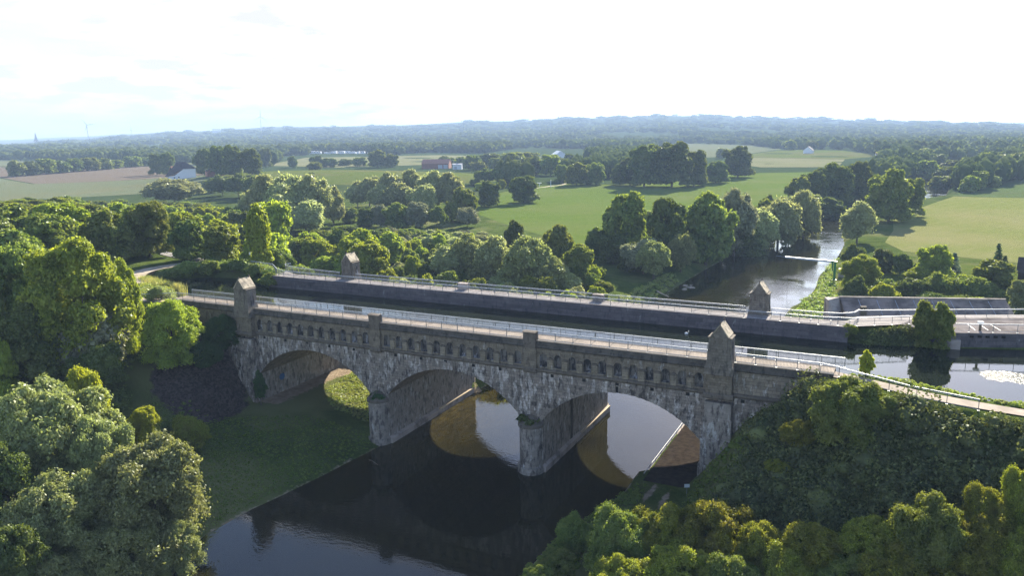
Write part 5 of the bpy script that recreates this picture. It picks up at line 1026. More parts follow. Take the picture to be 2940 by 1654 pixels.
 (107,'bush','mid',-15.8,55.3,-14.7,4.4,2.9), (107,'bush','dark',-39.6,123.4,-14.6,5.5,3.2), (107,'bush','dark',-23.6,54.4,-14.7,4.2,3.1), (107,'bush','mid',-15.7,93.9,-14.6,5.9,3.9),
 (107,'bush','bright',-25.1,76.6,-14.6,4.6,3.6), (107,'bush','dark',24.6,61.4,-15.3,4.2,4.1), (107,'bush','dark',19.7,40.3,-15.2,4.8,3.4), (107,'bush','pale',-23.9,61.1,-14.7,4.7,3.7),
 (107,'bush','mid',-84.6,166.9,-14.6,3.8,3.4), (107,'bush','dark',-19.1,136.9,-14.6,4.2,2.8), (107,'bush','bright',2.8,129.6,-14.6,3.7,3.4), (107,'bush','bright',-55,131.7,-14.6,5.7,3),
 (107,'bush','bright',-5.1,80.9,-14.6,4.4,3.7), (107,'bush','bright',-45.6,120.6,-14.6,5.4,2.8), (107,'bush','bright',-12.7,50.1,-14.6,4.9,2.7), (107,'bush','dark',-34.1,89.3,-14.6,4.7,3.1),
 (107,'bush','bright',-29.5,56.8,-14.7,6.3,3.7), (107,'bush','mid',-70,171.8,-14.6,2.6,3.7), (107,'bush','dark',-5.1,100.2,-14.6,5.5,3), (107,'bush','dark',0,123.1,-14.6,5.3,2.8),
 (107,'bush','dark',-73.5,164.9,-14.6,3.8,3), (107,'bush','bright',3.1,62.5,-14.6,4.9,3.4), (107,'bush','pale',-6.4,74.9,-14.6,4.7,2.9), (107,'bush','mid',-7.7,67.9,-14.6,5.2,4.1),
 (107,'bush','bright',-23.8,46.1,-9.8,4.4,2.8), (107,'bush','pale',-18.2,46.2,-11.1,5.3,4.1), (107,'bush','mid',-1.7,133.3,-14.6,2.9,3), (107,'bush','bright',16.1,107.2,-14.6,4.8,2.7),
 (107,'bush','mid',-26.1,119.9,-14.6,5.4,4.2), (107,'bush','bright',-75.8,178.6,-14.6,2.3,3.1), (107,'bush','dark',-27.3,150.4,-14.6,4.3,3.5), (107,'bush','mid',24.2,94.5,-15.1,4.8,3.1),
 (107,'bush','bright',-7.1,114.2,-14.6,4.8,2.9), (107,'bush','bright',-10.9,59.9,-14.6,7,3.8), (107,'bush','bright',-34.5,129.3,-14.6,5.8,3.7), (107,'bush','mid',13.8,82.1,-14.6,6.7,3.8),
 (107,'bush','pale',31.3,30.9,-19.7,6.2,3.2), (107,'bush','mid',-13.2,148.2,-14.6,2.9,3.8), (107,'bush','bright',32,38,-19.7,5.8,3.6), (107,'bush','bright',-36.3,150.3,-14.6,4.2,4.2),
 (107,'bush','mid',9,98.4,-14.6,6.6,2.8), (107,'bush','bright',-61.6,156.1,-14.6,5.1,3.2), (107,'bush','pale',0.6,55.5,-14.6,4.4,2.6), (107,'bush','bright',-30,137.4,-14.6,5.1,3.7),
 (107,'bush','bright',8.7,84.9,-14.6,6.3,3.4), (107,'bush','dark',15.5,30.1,-15.3,6,4), (107,'bush','bright',-4.4,48.3,-14.6,6.9,3.4), (107,'bush','bright',-28.6,50.8,-11.6,4.6,2.9),
 (107,'bush','dark',-75.8,154.9,-14.6,4.5,4.1), (107,'bush','bright',24,71.8,-15.2,6.6,2.7), (107,'bush','bright',-6.3,94.3,-14.6,6.7,2.7), (107,'bush','bright',1.8,31.5,-14.7,6.7,4),
 (107,'bush','bright',-31.3,114.5,-14.6,5.1,3.7), (107,'bush','bright',25.9,85.5,-15.2,4.9,3), (107,'bush','mid',-35.1,139.9,-14.6,4.6,2.8), (107,'bush','bright',15.2,112.9,-14.6,4.2,3.6),
 (107,'bush','bright',-21.2,146.1,-14.6,3.2,4), (107,'bush','pale',32.7,61.6,-19.4,4.2,4), (107,'bush','bright',-93.3,170.2,-14.7,3.4,3.9), (107,'bush','mid',1.6,106.4,-14.6,5,2.8),
 (107,'bush','dark',-29.3,39.7,-4.6,6.8,4), (107,'bush','mid',-26.4,142.4,-14.6,5.4,3.9), (107,'bush','bright',-29.6,64.4,-14.7,6,4.2), (107,'bush','mid',-15.4,87.1,-14.6,4.6,3),
 (107,'bush','dark',-55.6,153.6,-14.6,5.3,3.3), (107,'bush','bright',-50.5,147.7,-14.6,4,3), (107,'bush','dark',-49.7,133.9,-14.6,4,3.2), (107,'bush','mid',-0.2,75,-14.6,6.7,2.8),
 (107,'bush','dark',-22.9,94.2,-14.6,4.5,3.4), (107,'bush','mid',-13.4,134.7,-14.6,5.3,3.8), (107,'bush','pale',11.7,68.5,-14.6,5.4,3.8), (107,'bush','bright',25,33.4,-17,4.8,2.9),
 (107,'bush','dark',-20.2,126.2,-14.6,4.2,3.4), (107,'bush','dark',5.7,111.8,-14.6,5.2,3.7), (107,'bush','mid',-7.7,53.6,-14.6,6.7,2.9), (107,'bush','mid',-10.8,106.9,-14.6,5.6,2.8),
 (107,'bush','bright',5.9,124.2,-14.6,2.3,3.6), (108,'bush','pale',-54.4,138.5,-14.6,6.4,3.3), (108,'bush','pale',-52.1,157.2,-14.6,3,3.6), (108,'bush','pale',-54.7,149,-14.6,5.8,3.3),
 (108,'bush','pale',-62.2,161.9,-14.6,3.6,3.5), (108,'bush','pale',-71.7,149.1,-14.6,3.9,3.1), (108,'bush','grey',-67.2,142,-14.6,4.9,4.2), (108,'bush','grey',-79,155.2,-14.6,3.5,4.2),
 (108,'bush','grey',-35.1,139.8,-14.6,3.7,4.1), (108,'bush','pale',-46.7,142,-14.6,5.6,4.3), (108,'bush','mid',-69,156.9,-14.6,5.1,3.6), (108,'bush','pale',-49.3,165.7,-14.6,3.1,4),
 (108,'bush','mid',-78.7,164.2,-14.6,3.1,3.3), (108,'bush','mid',-85,175.2,-14.6,2.9,4.5), (108,'bush','pale',-35.7,146.9,-14.6,3.7,3.3), (108,'bush','pale',-26.8,123.8,-14.6,6.4,3.4),
 (108,'bush','grey',-86.2,164,-14.6,4.3,3.7), (108,'bush','pale',-44.7,153.9,-14.6,3.5,3.1), (108,'bush','pale',-62.8,148.2,-14.6,4.5,3.1), (108,'bush','pale',-28.7,130.8,-14.6,3.6,3.2),
 (108,'bush','mid',-63.5,134,-14.6,5.4,4.2), (108,'bush','grey',-62.9,179.1,-14.6,2.3,4), (108,'bush','pale',-101,178,-14.7,2.6,3.3), (108,'bush','pale',-54.8,178.4,-14.6,2.5,3.1),
 (108,'bush','pale',-61.8,169.7,-14.6,3.3,3.4), (108,'bush','pale',-72.4,168.6,-14.6,3.5,3.6), (108,'bush','grey',-91,170.6,-14.7,2.5,3.6), (108,'bush','grey',-78.4,177.6,-14.6,2.4,3.3),
 (109,'willow','mid',32.3,217.7,-14.9,11.1,5), (109,'willow','silver',28.5,122.5,-15.2,11.1,5.2), (109,'broad','dark',16.1,163.5,-14.6,8.1,4.5), (109,'broad','mid',28.5,169.6,-15.1,8.6,4.4),
 (109,'willow','silver',20.9,138.8,-14.7,8.8,5), (109,'willow','dark',37.4,261.1,-15.1,12.1,4.1), (109,'broad','dark',11.2,138.7,-14.6,9.7,5.1), (109,'broad','mid',38.8,249.4,-15.2,12,5.5),
 (109,'willow','silver',31.8,139.4,-16,12.2,4.6), (109,'broad','dark',31.5,237.7,-14.7,12.6,4.2), (109,'willow','silver',29.2,205.6,-14.8,11.9,5.2), (109,'broad','dark',20.8,129.4,-14.7,8.5,5.2),
 (109,'broad','dark',2.7,147.8,-14.6,10.2,4.4), (109,'broad','mid',20.6,151.5,-14.6,8.2,4.5), (109,'willow','mid',24.9,162.4,-14.9,11.2,4), (109,'willow','mid',33.9,227.7,-14.9,8.3,5),
 (109,'broad','dark',34.3,184.2,-15.9,11,5.4), (109,'broad','dark',39.7,205.7,-17.3,12.2,4), (109,'willow','silver',12.7,171.9,-14.6,12.8,4.7), (109,'broad','dark',34.5,175.1,-16.6,10.7,5.5),
 (109,'broad','silver',11.6,154,-14.6,8.5,4.7), (109,'willow','silver',40.9,237.5,-15.3,10.1,4.4), (110,'bush','mid',-306.6,342.2,-11.4,6,4.9), (110,'broad','bright',-192.4,392.7,-11.8,6.3,4.3),
 (110,'bush','dark',-185.3,314.1,-14.4,4.6,3.6), (110,'broad','dark',-159.1,327.4,-14.3,5.1,4.4), (110,'broad','dark',-180.3,355.4,-13.4,7.3,3.5), (110,'broad','dark',-318.4,319.9,-12.9,5.5,3.2),
 (110,'broad','mid',-300.7,372.9,-9.1,5.5,3.9), (110,'broad','dark',-212.6,271.5,-14.7,5.2,3.7), (110,'broad','dark',-142.3,322.8,-14.5,5.7,4.7), (110,'bush','bright',-166.9,290.8,-14.6,6.1,3.7),
 (110,'bush','dark',-155.2,307.6,-14.5,6.4,4.4), (110,'broad','dark',-170.3,338.8,-14,6.8,4), (110,'broad','bright',-151.5,385.4,-13.5,6.3,3.4), (110,'broad','dark',-175.6,392.3,-12.5,4.5,4.5),
 (110,'broad','bright',-193,290,-14.7,4.5,3.5), (110,'broad','dark',-199.9,356.4,-12.9,5.3,4.6), (110,'broad','dark',-320.5,334.3,-11.9,6.1,3.4), (110,'broad','bright',-200,308.6,-14.4,5.4,3.6),
 (110,'bush','mid',-239.4,286.3,-14.4,6.7,4.6), (110,'bush','bright',-313.7,356.3,-10.2,5.4,3.3), (110,'broad','bright',-159.6,369.3,-13.6,5.1,3.7), (110,'bush','dark',-198.3,336.4,-13.6,6.8,3.5),
 (110,'bush','bright',-181.4,379.3,-12.7,4.7,4.5), (110,'broad','bright',-300.5,323,-12.8,4.4,3.9), (110,'broad','bright',-197.9,404.6,-11.3,4.2,4.4), (110,'broad','dark',-173.6,405.9,-12.3,5.3,3.1),
 (111,'far','dark',-285.1,656.8,-14.6,12.5,5.8), (111,'far','dark',-219,568.1,-14.5,9.5,5.2), (111,'far','mid',-214.2,537.8,-13.8,12.9,6.1), (111,'far','mid',-271.4,693.3,-14.7,11.9,7.5),
 (111,'far','dark',-241.2,641.9,-14.6,9.7,6.5), (111,'far','dark',-84.5,663.7,-14.6,9.9,5.2), (111,'far','mid',-241.8,673.4,-14.7,10.3,5.3), (111,'far','mid',-102.7,681.1,-14.6,9.7,5.8),
 (111,'far','mid',-126.1,696.5,-14.6,12.5,7.2), (111,'far','mid',-126.8,646.6,-14.6,12.1,7.6), (111,'far','dark',-365.9,670.6,-14.7,11.7,7.8), (111,'far','dark',-494.3,615.6,-14.6,13.7,5.6),
 (111,'far','dark',-148.7,610.8,-14.7,13.3,6), (111,'far','mid',-430.1,531.7,-13.4,9.7,7.7), (111,'far','mid',-259.1,624.9,-14.6,9.6,5.1), (111,'far','mid',-219.4,651.4,-14.6,10.8,5.2),
 (111,'far','mid',-174.3,567.5,-14.6,10.6,5.7), (111,'far','mid',-261.3,587.6,-14.5,13.4,7.4), (111,'far','mid',-189.2,663.2,-14.6,13.9,5.7), (111,'far','mid',-261.4,554.4,-13.9,10.7,8),
 (111,'far','mid',-233.1,604.1,-14.6,13.4,5.8), (111,'far','mid',-168.2,670.6,-14.6,11.4,6.5), (111,'far','dark',-228.4,692.1,-14.8,13.8,6.1), (111,'far','mid',-264.1,646.7,-14.6,12.2,6.7),
 (112,'broad','dark',59.9,436.6,-14.6,7,4.8), (112,'broad','mid',70.2,455.7,-14.6,7.6,4.4), (112,'broad','mid',54.3,416.4,-14.7,7.4,5.2), (112,'broad','mid',50.2,376.5,-15.1,6.9,4.3),
 (112,'broad','mid',70.6,424.3,-14.7,7.7,5.1), (112,'broad','dark',50.5,344.2,-19.7,6.3,4.5), (112,'broad','mid',60.2,398.8,-15,6.4,4.7), (112,'broad','dark',47.1,293.4,-19.7,5.2,4.8),
 (112,'broad','dark',79.6,461.6,-14.7,6.8,4), (112,'broad','mid',45.6,406.2,-14.6,6.3,5.5), (112,'broad','mid',43,388.9,-14.6,7.5,5.6), (112,'broad','dark',74.3,437.2,-14.6,6.1,5.7),
 (112,'broad','dark',61.3,449.2,-14.6,5.3,4.6), (112,'broad','mid',66,408.8,-15,7.5,5.8), (113,'far','mid',154.8,627,-14.7,7.4,6.6), (113,'far','silver',136.7,499.1,-14.6,7.2,6.4),
 (113,'far','silver',153.5,603.5,-14.7,11,5.7), (113,'far','mid',128,485.6,-14.6,9.8,6.7), (113,'far','silver',165.1,663.3,-14.6,9.4,6.8), (113,'far','silver',154.2,577.4,-14.6,7.2,6.2),
 (113,'far','mid',122.2,454.1,-14.8,10,5.9), (113,'far','mid',133.7,526.3,-14.6,12,6.2), (113,'far','silver',175.1,684.1,-14.6,8.3,6.9), (113,'far','mid',127.4,466.7,-14.6,12,5.7),
 (113,'far','mid',180.7,697,-14.6,8.6,5.3), (113,'far','mid',142.7,535.9,-14.6,11.8,6.1), (113,'far','mid',143,555.2,-14.6,9.9,6), (113,'far','mid',145.8,567.4,-14.6,7.8,6.6),
 (113,'far','silver',158.7,614.9,-14.7,10.2,5.8), (113,'far','mid',166.9,638.8,-14.7,7.6,7), (113,'far','mid',133,512.9,-14.6,11.9,6.2), (113,'far','mid',168.1,650.8,-14.6,8.8,5.1),
 (113,'far','mid',145.2,587.5,-14.6,9.4,6.4), (113,'far','mid',176,669.2,-14.6,10,6.5), (114,'bush','mid',103.9,102.5,-14.8,4.4,3.4), (114,'bush','mid',86.1,119.9,-14.7,4.4,3.6),
 (114,'bush','dark',121.8,138.3,-14.7,4.4,3.9), (114,'bush','bright',115.4,90.3,-14.7,5.2,4.3), (114,'bush','bright',104.9,111.6,-14.8,3.2,3.2), (114,'bush','dark',96,109.9,-14.8,4,3.8),
 (114,'bush','dark',113.3,102.7,-14.7,3.4,3.5), (114,'bush','mid',117.4,115.6,-14.7,4.3,3.5), (114,'bush','bright',122.8,147.7,-14.6,3.6,4.4), (114,'bush','mid',119.8,125.3,-14.7,3.9,3.5),
 (114,'bush','dark',106.8,93.1,-14.7,5.1,3.1), (114,'bush','bright',87,108.2,-14.8,5.5,3.6), (115,'spindle','ivy',2.9,-1.5,-14.4,6.4,1.15),
]
for (li, kd, fm_, x, y, z, h, r) in TREES: plant(kd, fm_, x, y, z-0.15, h, r, TL[li][0], TL[li][1])
# ---------------------------------------------------------------- far woods, undergrowth, reeds (nobody could count these)
FIELDS = [[(v.co.x, v.co.y) for v in o.data.vertices] for o in []]
SIGHT = [  # open ground that stays visible from up here
 [(-1250,200),(-700,130),(-420,170),(-330,250),(-340,600),(-430,700),(-470,620),(-620,640),(-1250,720)],
 [(-600,640),(-720,860),(-560,980),(-300,980),(-280,740),(-400,690)],
 [(-380,1700),(-190,1520),(-95,1260),(0,1200),(60,1000),(30,722),(20,640),(-48,600),(-80,780),(-170,880),(-300,1200)],
 [(-700,980),(-480,930),(-430,1030),(-640,1090)],
 [(-860,960),(-700,960),(-690,1050),(-860,1050)], [(-400,595),(-282,585),(-290,660),(-400,660)],
 [(60,360),(118,440),(175,600),(240,720),(460,700),(460,415),(420,300),(330,195),(200,180)],
 [(-140,290),(-95,240),(-10,160),(50,450),(60,640),(-60,660),(-150,440)]]
def npin(x, y, P): return sd_poly(x, y, P) < 0
def woods(name, label, az0, az1, r0, r1, n, seed, hr=(12, 18), lq=26, ls=1.5, rs=(0.0, 1.0)):
    rng = np.random.default_rng(seed); m = n*6
    az = np.radians(rng.uniform(az0, az1, m)); u = rng.uniform(0, 1, m); r = 1/(1/r0+(1/r1-1/r0)*u)
    x = CX+np.sin(az)*r; y = CY+np.cos(az)*r; ok = np.ones(m, bool)
    for k in (1.0, 1.07, 1.14, 1.22, 1.30, 1.38, 1.48, 1.6):
        X_ = CX+(x-CX)*k; Y_ = CY+(y-CY)*k
        for P_ in SIGHT: ok &= ~npin(X_, Y_, P_)
    pat = np.sin(x/190+1)+np.sin(y/260-x/330)+np.sin(x/90+y/120); ok &= (pat > -1.45) | (r < 1100) | (r > 3500)
    xl_ = np.interp(y, RY, RL); xr_ = np.interp(y, RY, RR); ok &= ~((x > xl_-6) & (x < xr_+6) & (y < 900))
    x, y, r = x[ok][:n], y[ok][:n], r[ok][:n]; n = len(x); z = H(x, y); h = rng.uniform(*hr, n)
    rad = np.clip(r*0.0065, 5.0, 26)*rng.uniform(0.75, 1.3, n); rz = h*0.5
    cen = np.stack([x, y, z+h-rz], -1)
    nz = 1+rng.normal(0, 0.10, (n, len(ICO_V), 1)); V = cen[:, None]+ICO_V[None]*nz*np.stack([rad, rad, rz], -1)[:, None]
    F_ = (ICO_F[None]+(np.arange(n)*len(ICO_V))[:, None, None]).reshape(-1, 3)
    V = V.reshape(-1, 3); nq = n*lq
    D = unit(rng.normal(0, 1, (nq, 3))); D[:, 2] = np.abs(D[:, 2])*0.9-0.15; k = np.repeat(np.arange(n), lq)
    P = cen[k]+D*np.stack([rad, rad, rz], -1)[k]*rng.uniform(0.95, 1.16, (nq, 1))
    sz = (ls*np.clip(r/900, 0.7, 3.4))[k][:, None]
    N = unit(D+rng.normal(0, 0.5, (nq, 3))); T = unit(np.cross(N, rng.normal(0, 1, (nq, 3)))); B = np.cross(N, T); s = sz*rng.uniform(0.6, 1.3, (nq, 1))
    Q = np.stack([P-T*s, P+B*s*0.7, P+T*s, P-B*s*0.7], 1).reshape(-1, 3); FQ = np.arange(4*nq).reshape(nq, 4)
    me = bpy.data.meshes.new(name); me.vertices.add(len(V)+len(Q)); me.vertices.foreach_set('co', np.concatenate([V, Q]).astype(np.float32).ravel())
    lp = np.concatenate([F_.ravel(), (FQ+len(V)).ravel()]).astype(np.int32); me.loops.add(len(lp)); me.loops.foreach_set('vertex_index', lp)
    st = np.concatenate([np.arange(len(F_))*3, len(F_)*3+np.arange(nq)*4]).astype(np.int32); me.polygons.add(len(st)); me.polygons.foreach_set('loop_start', st); me.update(calc_edges=True)
    me.materials.append(FM['woods']); o = bpy.data.objects.new(name, me); COL.objects.link(o)
    return tag(o, label, 'woods', 'far woods', 'stuff')
FM['woods'] = foliage('leaves_far_woods', (0.022,0.036,0.016), (0.062,0.080,0.030), (0.060,0.075,0.030), 0.30, None, 0.0, nscale=0.006, gain=1.75)
woods('woods', 'mass of trees left of and behind the white farmhouse', -66, -41, 470, 1500, 1500, 1)
woods('woods', 'mass of trees behind the barley field and the red barn', -41, -24, 560, 1500, 1300, 2)
woods('woods', 'mass of trees around the green fields in the middle distance', -24, -9, 600, 1600, 900, 3)
woods('woods', 'mass of trees beyond the river on the right', -9, 16, 560, 1600, 1000, 4)
woods('woods', 'far hazy wooded country reaching the horizon', -70, 20, 1500, 6000, 5200, 5, (9, 14), 7, 1.6)
# brambles on the right embankment
def carpet(name, label, poly, sp, rl, leaf, per, fm, seed, up=0.25, zof=0.0, cat='undergrowth', hfun=H, maxn=2600, cull=None):
    rng = np.random.default_rng(seed); xs = [q[0] for q in poly]; ys = [q[1] for q in poly]
    nx_ = int((max(xs)-min(xs))/sp)+1; ny_ = int((max(ys)-min(ys))/sp)+1
    gx_, gy_ = np.meshgrid(min(xs)+sp*np.arange(nx_), min(ys)+sp*np.arange(ny_)); x = gx_.ravel()+rng.uniform(-.5, .5, gx_.size)*sp; y = gy_.ravel()+rng.uniform(-.5, .5, gx_.size)*sp
    k = npin(x, y, poly); 
    if cull: k &= cull(x, y)
    x, y = x[k], y[k]; z = hfun(x, y)
    r = rng.uniform(*rl, len(x)); lump = 1+0.5*np.sin(x*0.9+1)*np.sin(y*0.8); r = r*np.clip(lump, 0.6, 1.5)
    C = np.stack([x, y, z+r*up+zof], -1); n = per*len(C)
    kk = np.repeat(np.arange(len(C)), per); D = unit(rng.normal(0, 1, (n, 3))); D[:, 2] = np.abs(D[:, 2])
    P = C[kk]+D*(r[kk]*(1+rng.normal(0, 0.10, n)))[:, None]*np.array([1, 1, 0.85])
    V, Fq = leaves(P, unit(D+np.array([0, 0, .3])), leaf, rng)
    cv = (C[:, None]+ICO_V[None]*(r*0.62)[:, None, None]*np.array([1, 1, 0.85])).reshape(-1, 3); cf = (ICO_F[None]+(np.arange(len(C))*len(ICO_V))[:, None, None]).reshape(-1, 3)
    me = bpy.data.meshes.new(name); me.vertices.add(len(V)+len(cv)); me.vertices.foreach_set('co', np.concatenate([V, cv]).astype(np.float32).ravel())
    lp = np.concatenate([Fq.ravel(), (cf+len(V)).ravel()]).astype(np.int32); me.loops.add(len(lp)); me.loops.foreach_set('vertex_index', lp)
    st = np.concatenate([np.arange(len(Fq))*4, len(Fq)*4+np.arange(len(cf))*3]).astype(np.int32); me.polygons.add(len(st)); me.polygons.foreach_set('loop_start', st); me.update(calc_edges=True)
    me.materials.append(FM[fm]); o = bpy.data.objects.new(name, me); COL.objects.link(o); return tag(o, label, cat, None, 'stuff')
FM['bramble'] = foliage('bramble_leaves', (0.012,0.022,0.009), (0.085,0.105,0.042), (0.035,0.045,0.024), 0.22, None, 0.015, 0.0, 0.6)
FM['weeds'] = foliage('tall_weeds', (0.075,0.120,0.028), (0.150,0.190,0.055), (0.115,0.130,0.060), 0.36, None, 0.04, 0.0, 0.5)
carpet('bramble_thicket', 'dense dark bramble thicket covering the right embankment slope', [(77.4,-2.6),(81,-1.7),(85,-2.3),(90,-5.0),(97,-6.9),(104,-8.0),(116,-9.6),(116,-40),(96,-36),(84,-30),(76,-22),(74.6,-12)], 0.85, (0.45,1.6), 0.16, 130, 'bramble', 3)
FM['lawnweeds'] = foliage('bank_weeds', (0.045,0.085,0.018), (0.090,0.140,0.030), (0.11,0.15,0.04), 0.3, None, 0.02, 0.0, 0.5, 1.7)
carpet('weeds', 'weeds and rough grass fringing the canal bank at right', [(84.8,1.8),(88,2.7),(91.5,1.3),(96,-0.2),(101,-1.4),(112,-2.4),(112,-4.0),(101,-3.0),(96,-1.8),(91,-0.3),(88,0.8)], 0.45, (0.12,0.30), 0.10, 40, 'weeds', 4)
carpet('weeds', 'rough vegetation on the grassy bank between pool and path', [(-16.5,27),(-22,29),(-32,31),(-40,30.6),(-41.6,26.5),(-41.2,21),(-39.2,20.6),(-34.5,26),(-27,27.6),(-17,24.8)], 0.7, (0.4,0.95), 0.13, 40, 'weeds', 5)
carpet('weeds', 'weeds on the verge between near path and canal pool', [(-17,1.2),(-22,0.2),(-28,1.2),(-33,6.5),(-29,8.6),(-24,7.2),(-19,3.4)], 0.6, (0.25,0.5), 0.11, 36, 'weeds', 6)
carpet('weeds', 'tall weeds on the sunny strip behind the aqueduct and along the river', [(40,27),(30,27),(24,29),(10,29),(4,31),(8,44),(22,52),(31.5,60),(34,112),(33,134),(30,130),(27,70),(34.5,66),(31,40)], 0.0 or 1.15, (0.35,0.9), 0.16, 36, 'weeds', 7, cull=lambda x, y: x < np.interp(y, RY, RL)-0.8)
carpet('weeds', 'rough grass on the right river bank below the crane', [(68.5,38),(79,38.5),(80,46),(78.6,70),(77.5,110),(73.5,140),(71.5,175),(71.8,190),(69.2,185),(69.6,150),(70,125),(67.6,95),(66.8,60)], 1.3, (0.3,0.8), 0.16, 30, 'weeds', 8, cull=lambda x, y: (x > np.interp(y, RY, RR)+1.0) & ~((np.abs(x-np.interp(y, [42,66,100], [80.4,77,76])) < 0.9) & (y < 104)))
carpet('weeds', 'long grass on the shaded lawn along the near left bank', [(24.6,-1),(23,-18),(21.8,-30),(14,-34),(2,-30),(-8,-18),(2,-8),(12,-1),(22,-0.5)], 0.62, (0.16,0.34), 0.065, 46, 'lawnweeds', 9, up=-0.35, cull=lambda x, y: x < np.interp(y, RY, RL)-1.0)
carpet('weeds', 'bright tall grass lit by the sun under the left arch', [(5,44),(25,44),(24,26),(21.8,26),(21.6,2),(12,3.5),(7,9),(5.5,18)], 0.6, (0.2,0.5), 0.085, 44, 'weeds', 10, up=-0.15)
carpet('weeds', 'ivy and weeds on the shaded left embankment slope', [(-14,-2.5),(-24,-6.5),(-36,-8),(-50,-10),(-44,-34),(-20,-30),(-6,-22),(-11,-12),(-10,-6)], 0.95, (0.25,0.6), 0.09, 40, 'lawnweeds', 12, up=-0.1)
carpet('weeds', 'weeds at the foot of the right tower and along the towpath', [(69.6,-1.6),(75,-2),(77.5,-6),(76,-12),(74.4,-20),(70.5,-16),(70.4,-8)], 0.8, (0.3,0.75), 0.13, 34, 'lawnweeds', 13, up=0.05)
carpet('weeds', 'rough grass strip along the near right river shore', [(62.6,-1.8),(64.4,-2),(64.2,-14),(63.5,-24),(62,-34),(58.6,-34),(58.6,-20),(60.6,-8)], 0.7, (0.2,0.45), 0.12, 30, 'lawnweeds', 14, up=0, cull=lambda x, y: x > np.interp(y, RY, RR)+0.6)
carpet('weeds', 'green creepers over the bank between canal wall and wharf', [(84.2,22.4),(86.5,22.2),(90,22.9),(92.6,24.4),(92.4,26.4),(89.3,25.6),(86,23.6),(84.2,22.8)], 0.5, (0.4,0.8), 0.13, 60, 'bramble', 15, zof=-0.3)
# tufts growing on the cutwater caps
for i, xc in enumerate((24.0, 48.0)):
    rng = np.random.default_rng(30+i); C = np.array([[xc+rng.uniform(-1.3, 1.3), -0.35-rng.uniform(0, 1.1), -10.9+rng.uniform(-0.2, 0.4)] for _ in range(9)]); Rr = rng.uniform(0.28, 0.55, 9)
    me = lobes_to_mesh('plant', C, Rr, 700, 0.11, rng, 1.4); me.materials.append(FM['ivy'] if i == 0 else FM['dark']); o = bpy.data.objects.new('plant', me); COL.objects.link(o)
    tag(o, ('wild plants sprouting on the cap of the %s cutwater' % ('left', 'right')[i]), 'plant')
# reeds at the pool
rng = np.random.default_rng(77); n = 5200; th = rng.uniform(0, 1, n)
bx = np.interp(th, [0, .5, 1], [-24.5, -31.5, -37.5])+rng.normal(0, 0.7, n); by = np.interp(th, [0, .5, 1], [8.6, 9.6, 12.2])+rng.normal(0, 0.6, n)
hh = rng.uniform(1.5, 2.7, n); a = rng.uniform(0, 6.28, n); lx = np.cos(a); ly = np.sin(a); w = 0.05
b0 = np.stack([bx-ly*w, by+lx*w, np.full(n, -2.1)], -1); b1 = np.stack([bx+ly*w, by-lx*w, np.full(n, -2.1)], -1); md = np.stack([bx+lx*.12, by+ly*.12, -2.1+hh*.6], -1)
tp = np.stack([bx+lx*.5, by+ly*.5, -2.1+hh], -1); sd = np.stack([ly*w, -lx*w, np.zeros(n)], -1)
V = np.stack([b0, b1, md+sd, md-sd, tp, tp], 1)[:, [0, 1, 2, 3, 4]].reshape(-1, 3)
Q = np.stack([np.array([0,1,2,3])[None]+(np.arange(n)*5)[:, None]], 0)[0]; T_ = np.array([3,2,4,4])[None]+(np.arange(n)*5)[:, None]
me = bpy.data.meshes.new('reeds'); me.from_pydata(V.tolist(), [], Q.tolist()+T_[:, :3].tolist()); me.update(); me.materials.append(FM['reed']); o = bpy.data.objects.new('reeds', me); COL.objects.link(o)
tag(o, 'stand of pale green reeds at the near corner of the canal pool', 'reeds', None, 'stuff')
# ---------------------------------------------------------------- smaller things
def lpart(mb, name, m, root, **k):
    sm = k.pop('smooth', False); o = mb.build(name, m, None, smooth=sm, **k); o.parent = root; return o
def facing(x, y, turn=0.0): dx, dy = CX-x, CY-y; return math.atan2(dx, -dy)+R(turn)
P_ = {
 'white': pbr('white_render', (0.72,0.74,0.78), 0.7), 'slate': noisy('dark_roof_tiles', (0.040,0.036,0.045), (0.070,0.058,0.065), 1.5, 0.85),
 'redroof': noisy('red_roof_tiles', (0.26,0.12,0.085), (0.34,0.17,0.12), 0.8, 0.85), 'brick': noisy('red_brick', (0.20,0.085,0.06), (0.27,0.12,0.085), 0.8, 0.9),
 'orange': noisy('orange_tiles', (0.30,0.17,0.10), (0.38,0.23,0.14), 0.9, 0.85), 'wood': noisy('dark_wood', (0.035,0.027,0.024), (0.06,0.045,0.04), 1.0, 0.9),
 'green': pbr('green_paint', (0.02,0.17,0.07), 0.4), 'greybeam': pbr('grey_beam_paint', (0.50,0.53,0.60), 0.45), 'grey': pbr('grey_cladding', (0.38,0.40,0.44), 0.7),
 'cloth_w': pbr('pale_shirt', (0.62,0.68,0.74), 0.9), 'cloth_d': pbr('dark_trousers', (0.045,0.05,0.07), 0.9), 'skin': pbr('skin', (0.52,0.33,0.24), 0.6), 'hair': pbr('fair_hair', (0.42,0.27,0.11), 0.7),
 'paint': pbr('white_road_paint', (0.72,0.72,0.70), 0.7), 'pale': pbr('pale_metal', (0.7,0.71,0.73), 0.4, 0.2), 'blue': pbr('blue_spray_paint', (0.03,0.10,0.24), 0.7), 'glass': pbr('window_dark', (0.03,0.035,0.045), 0.2)}
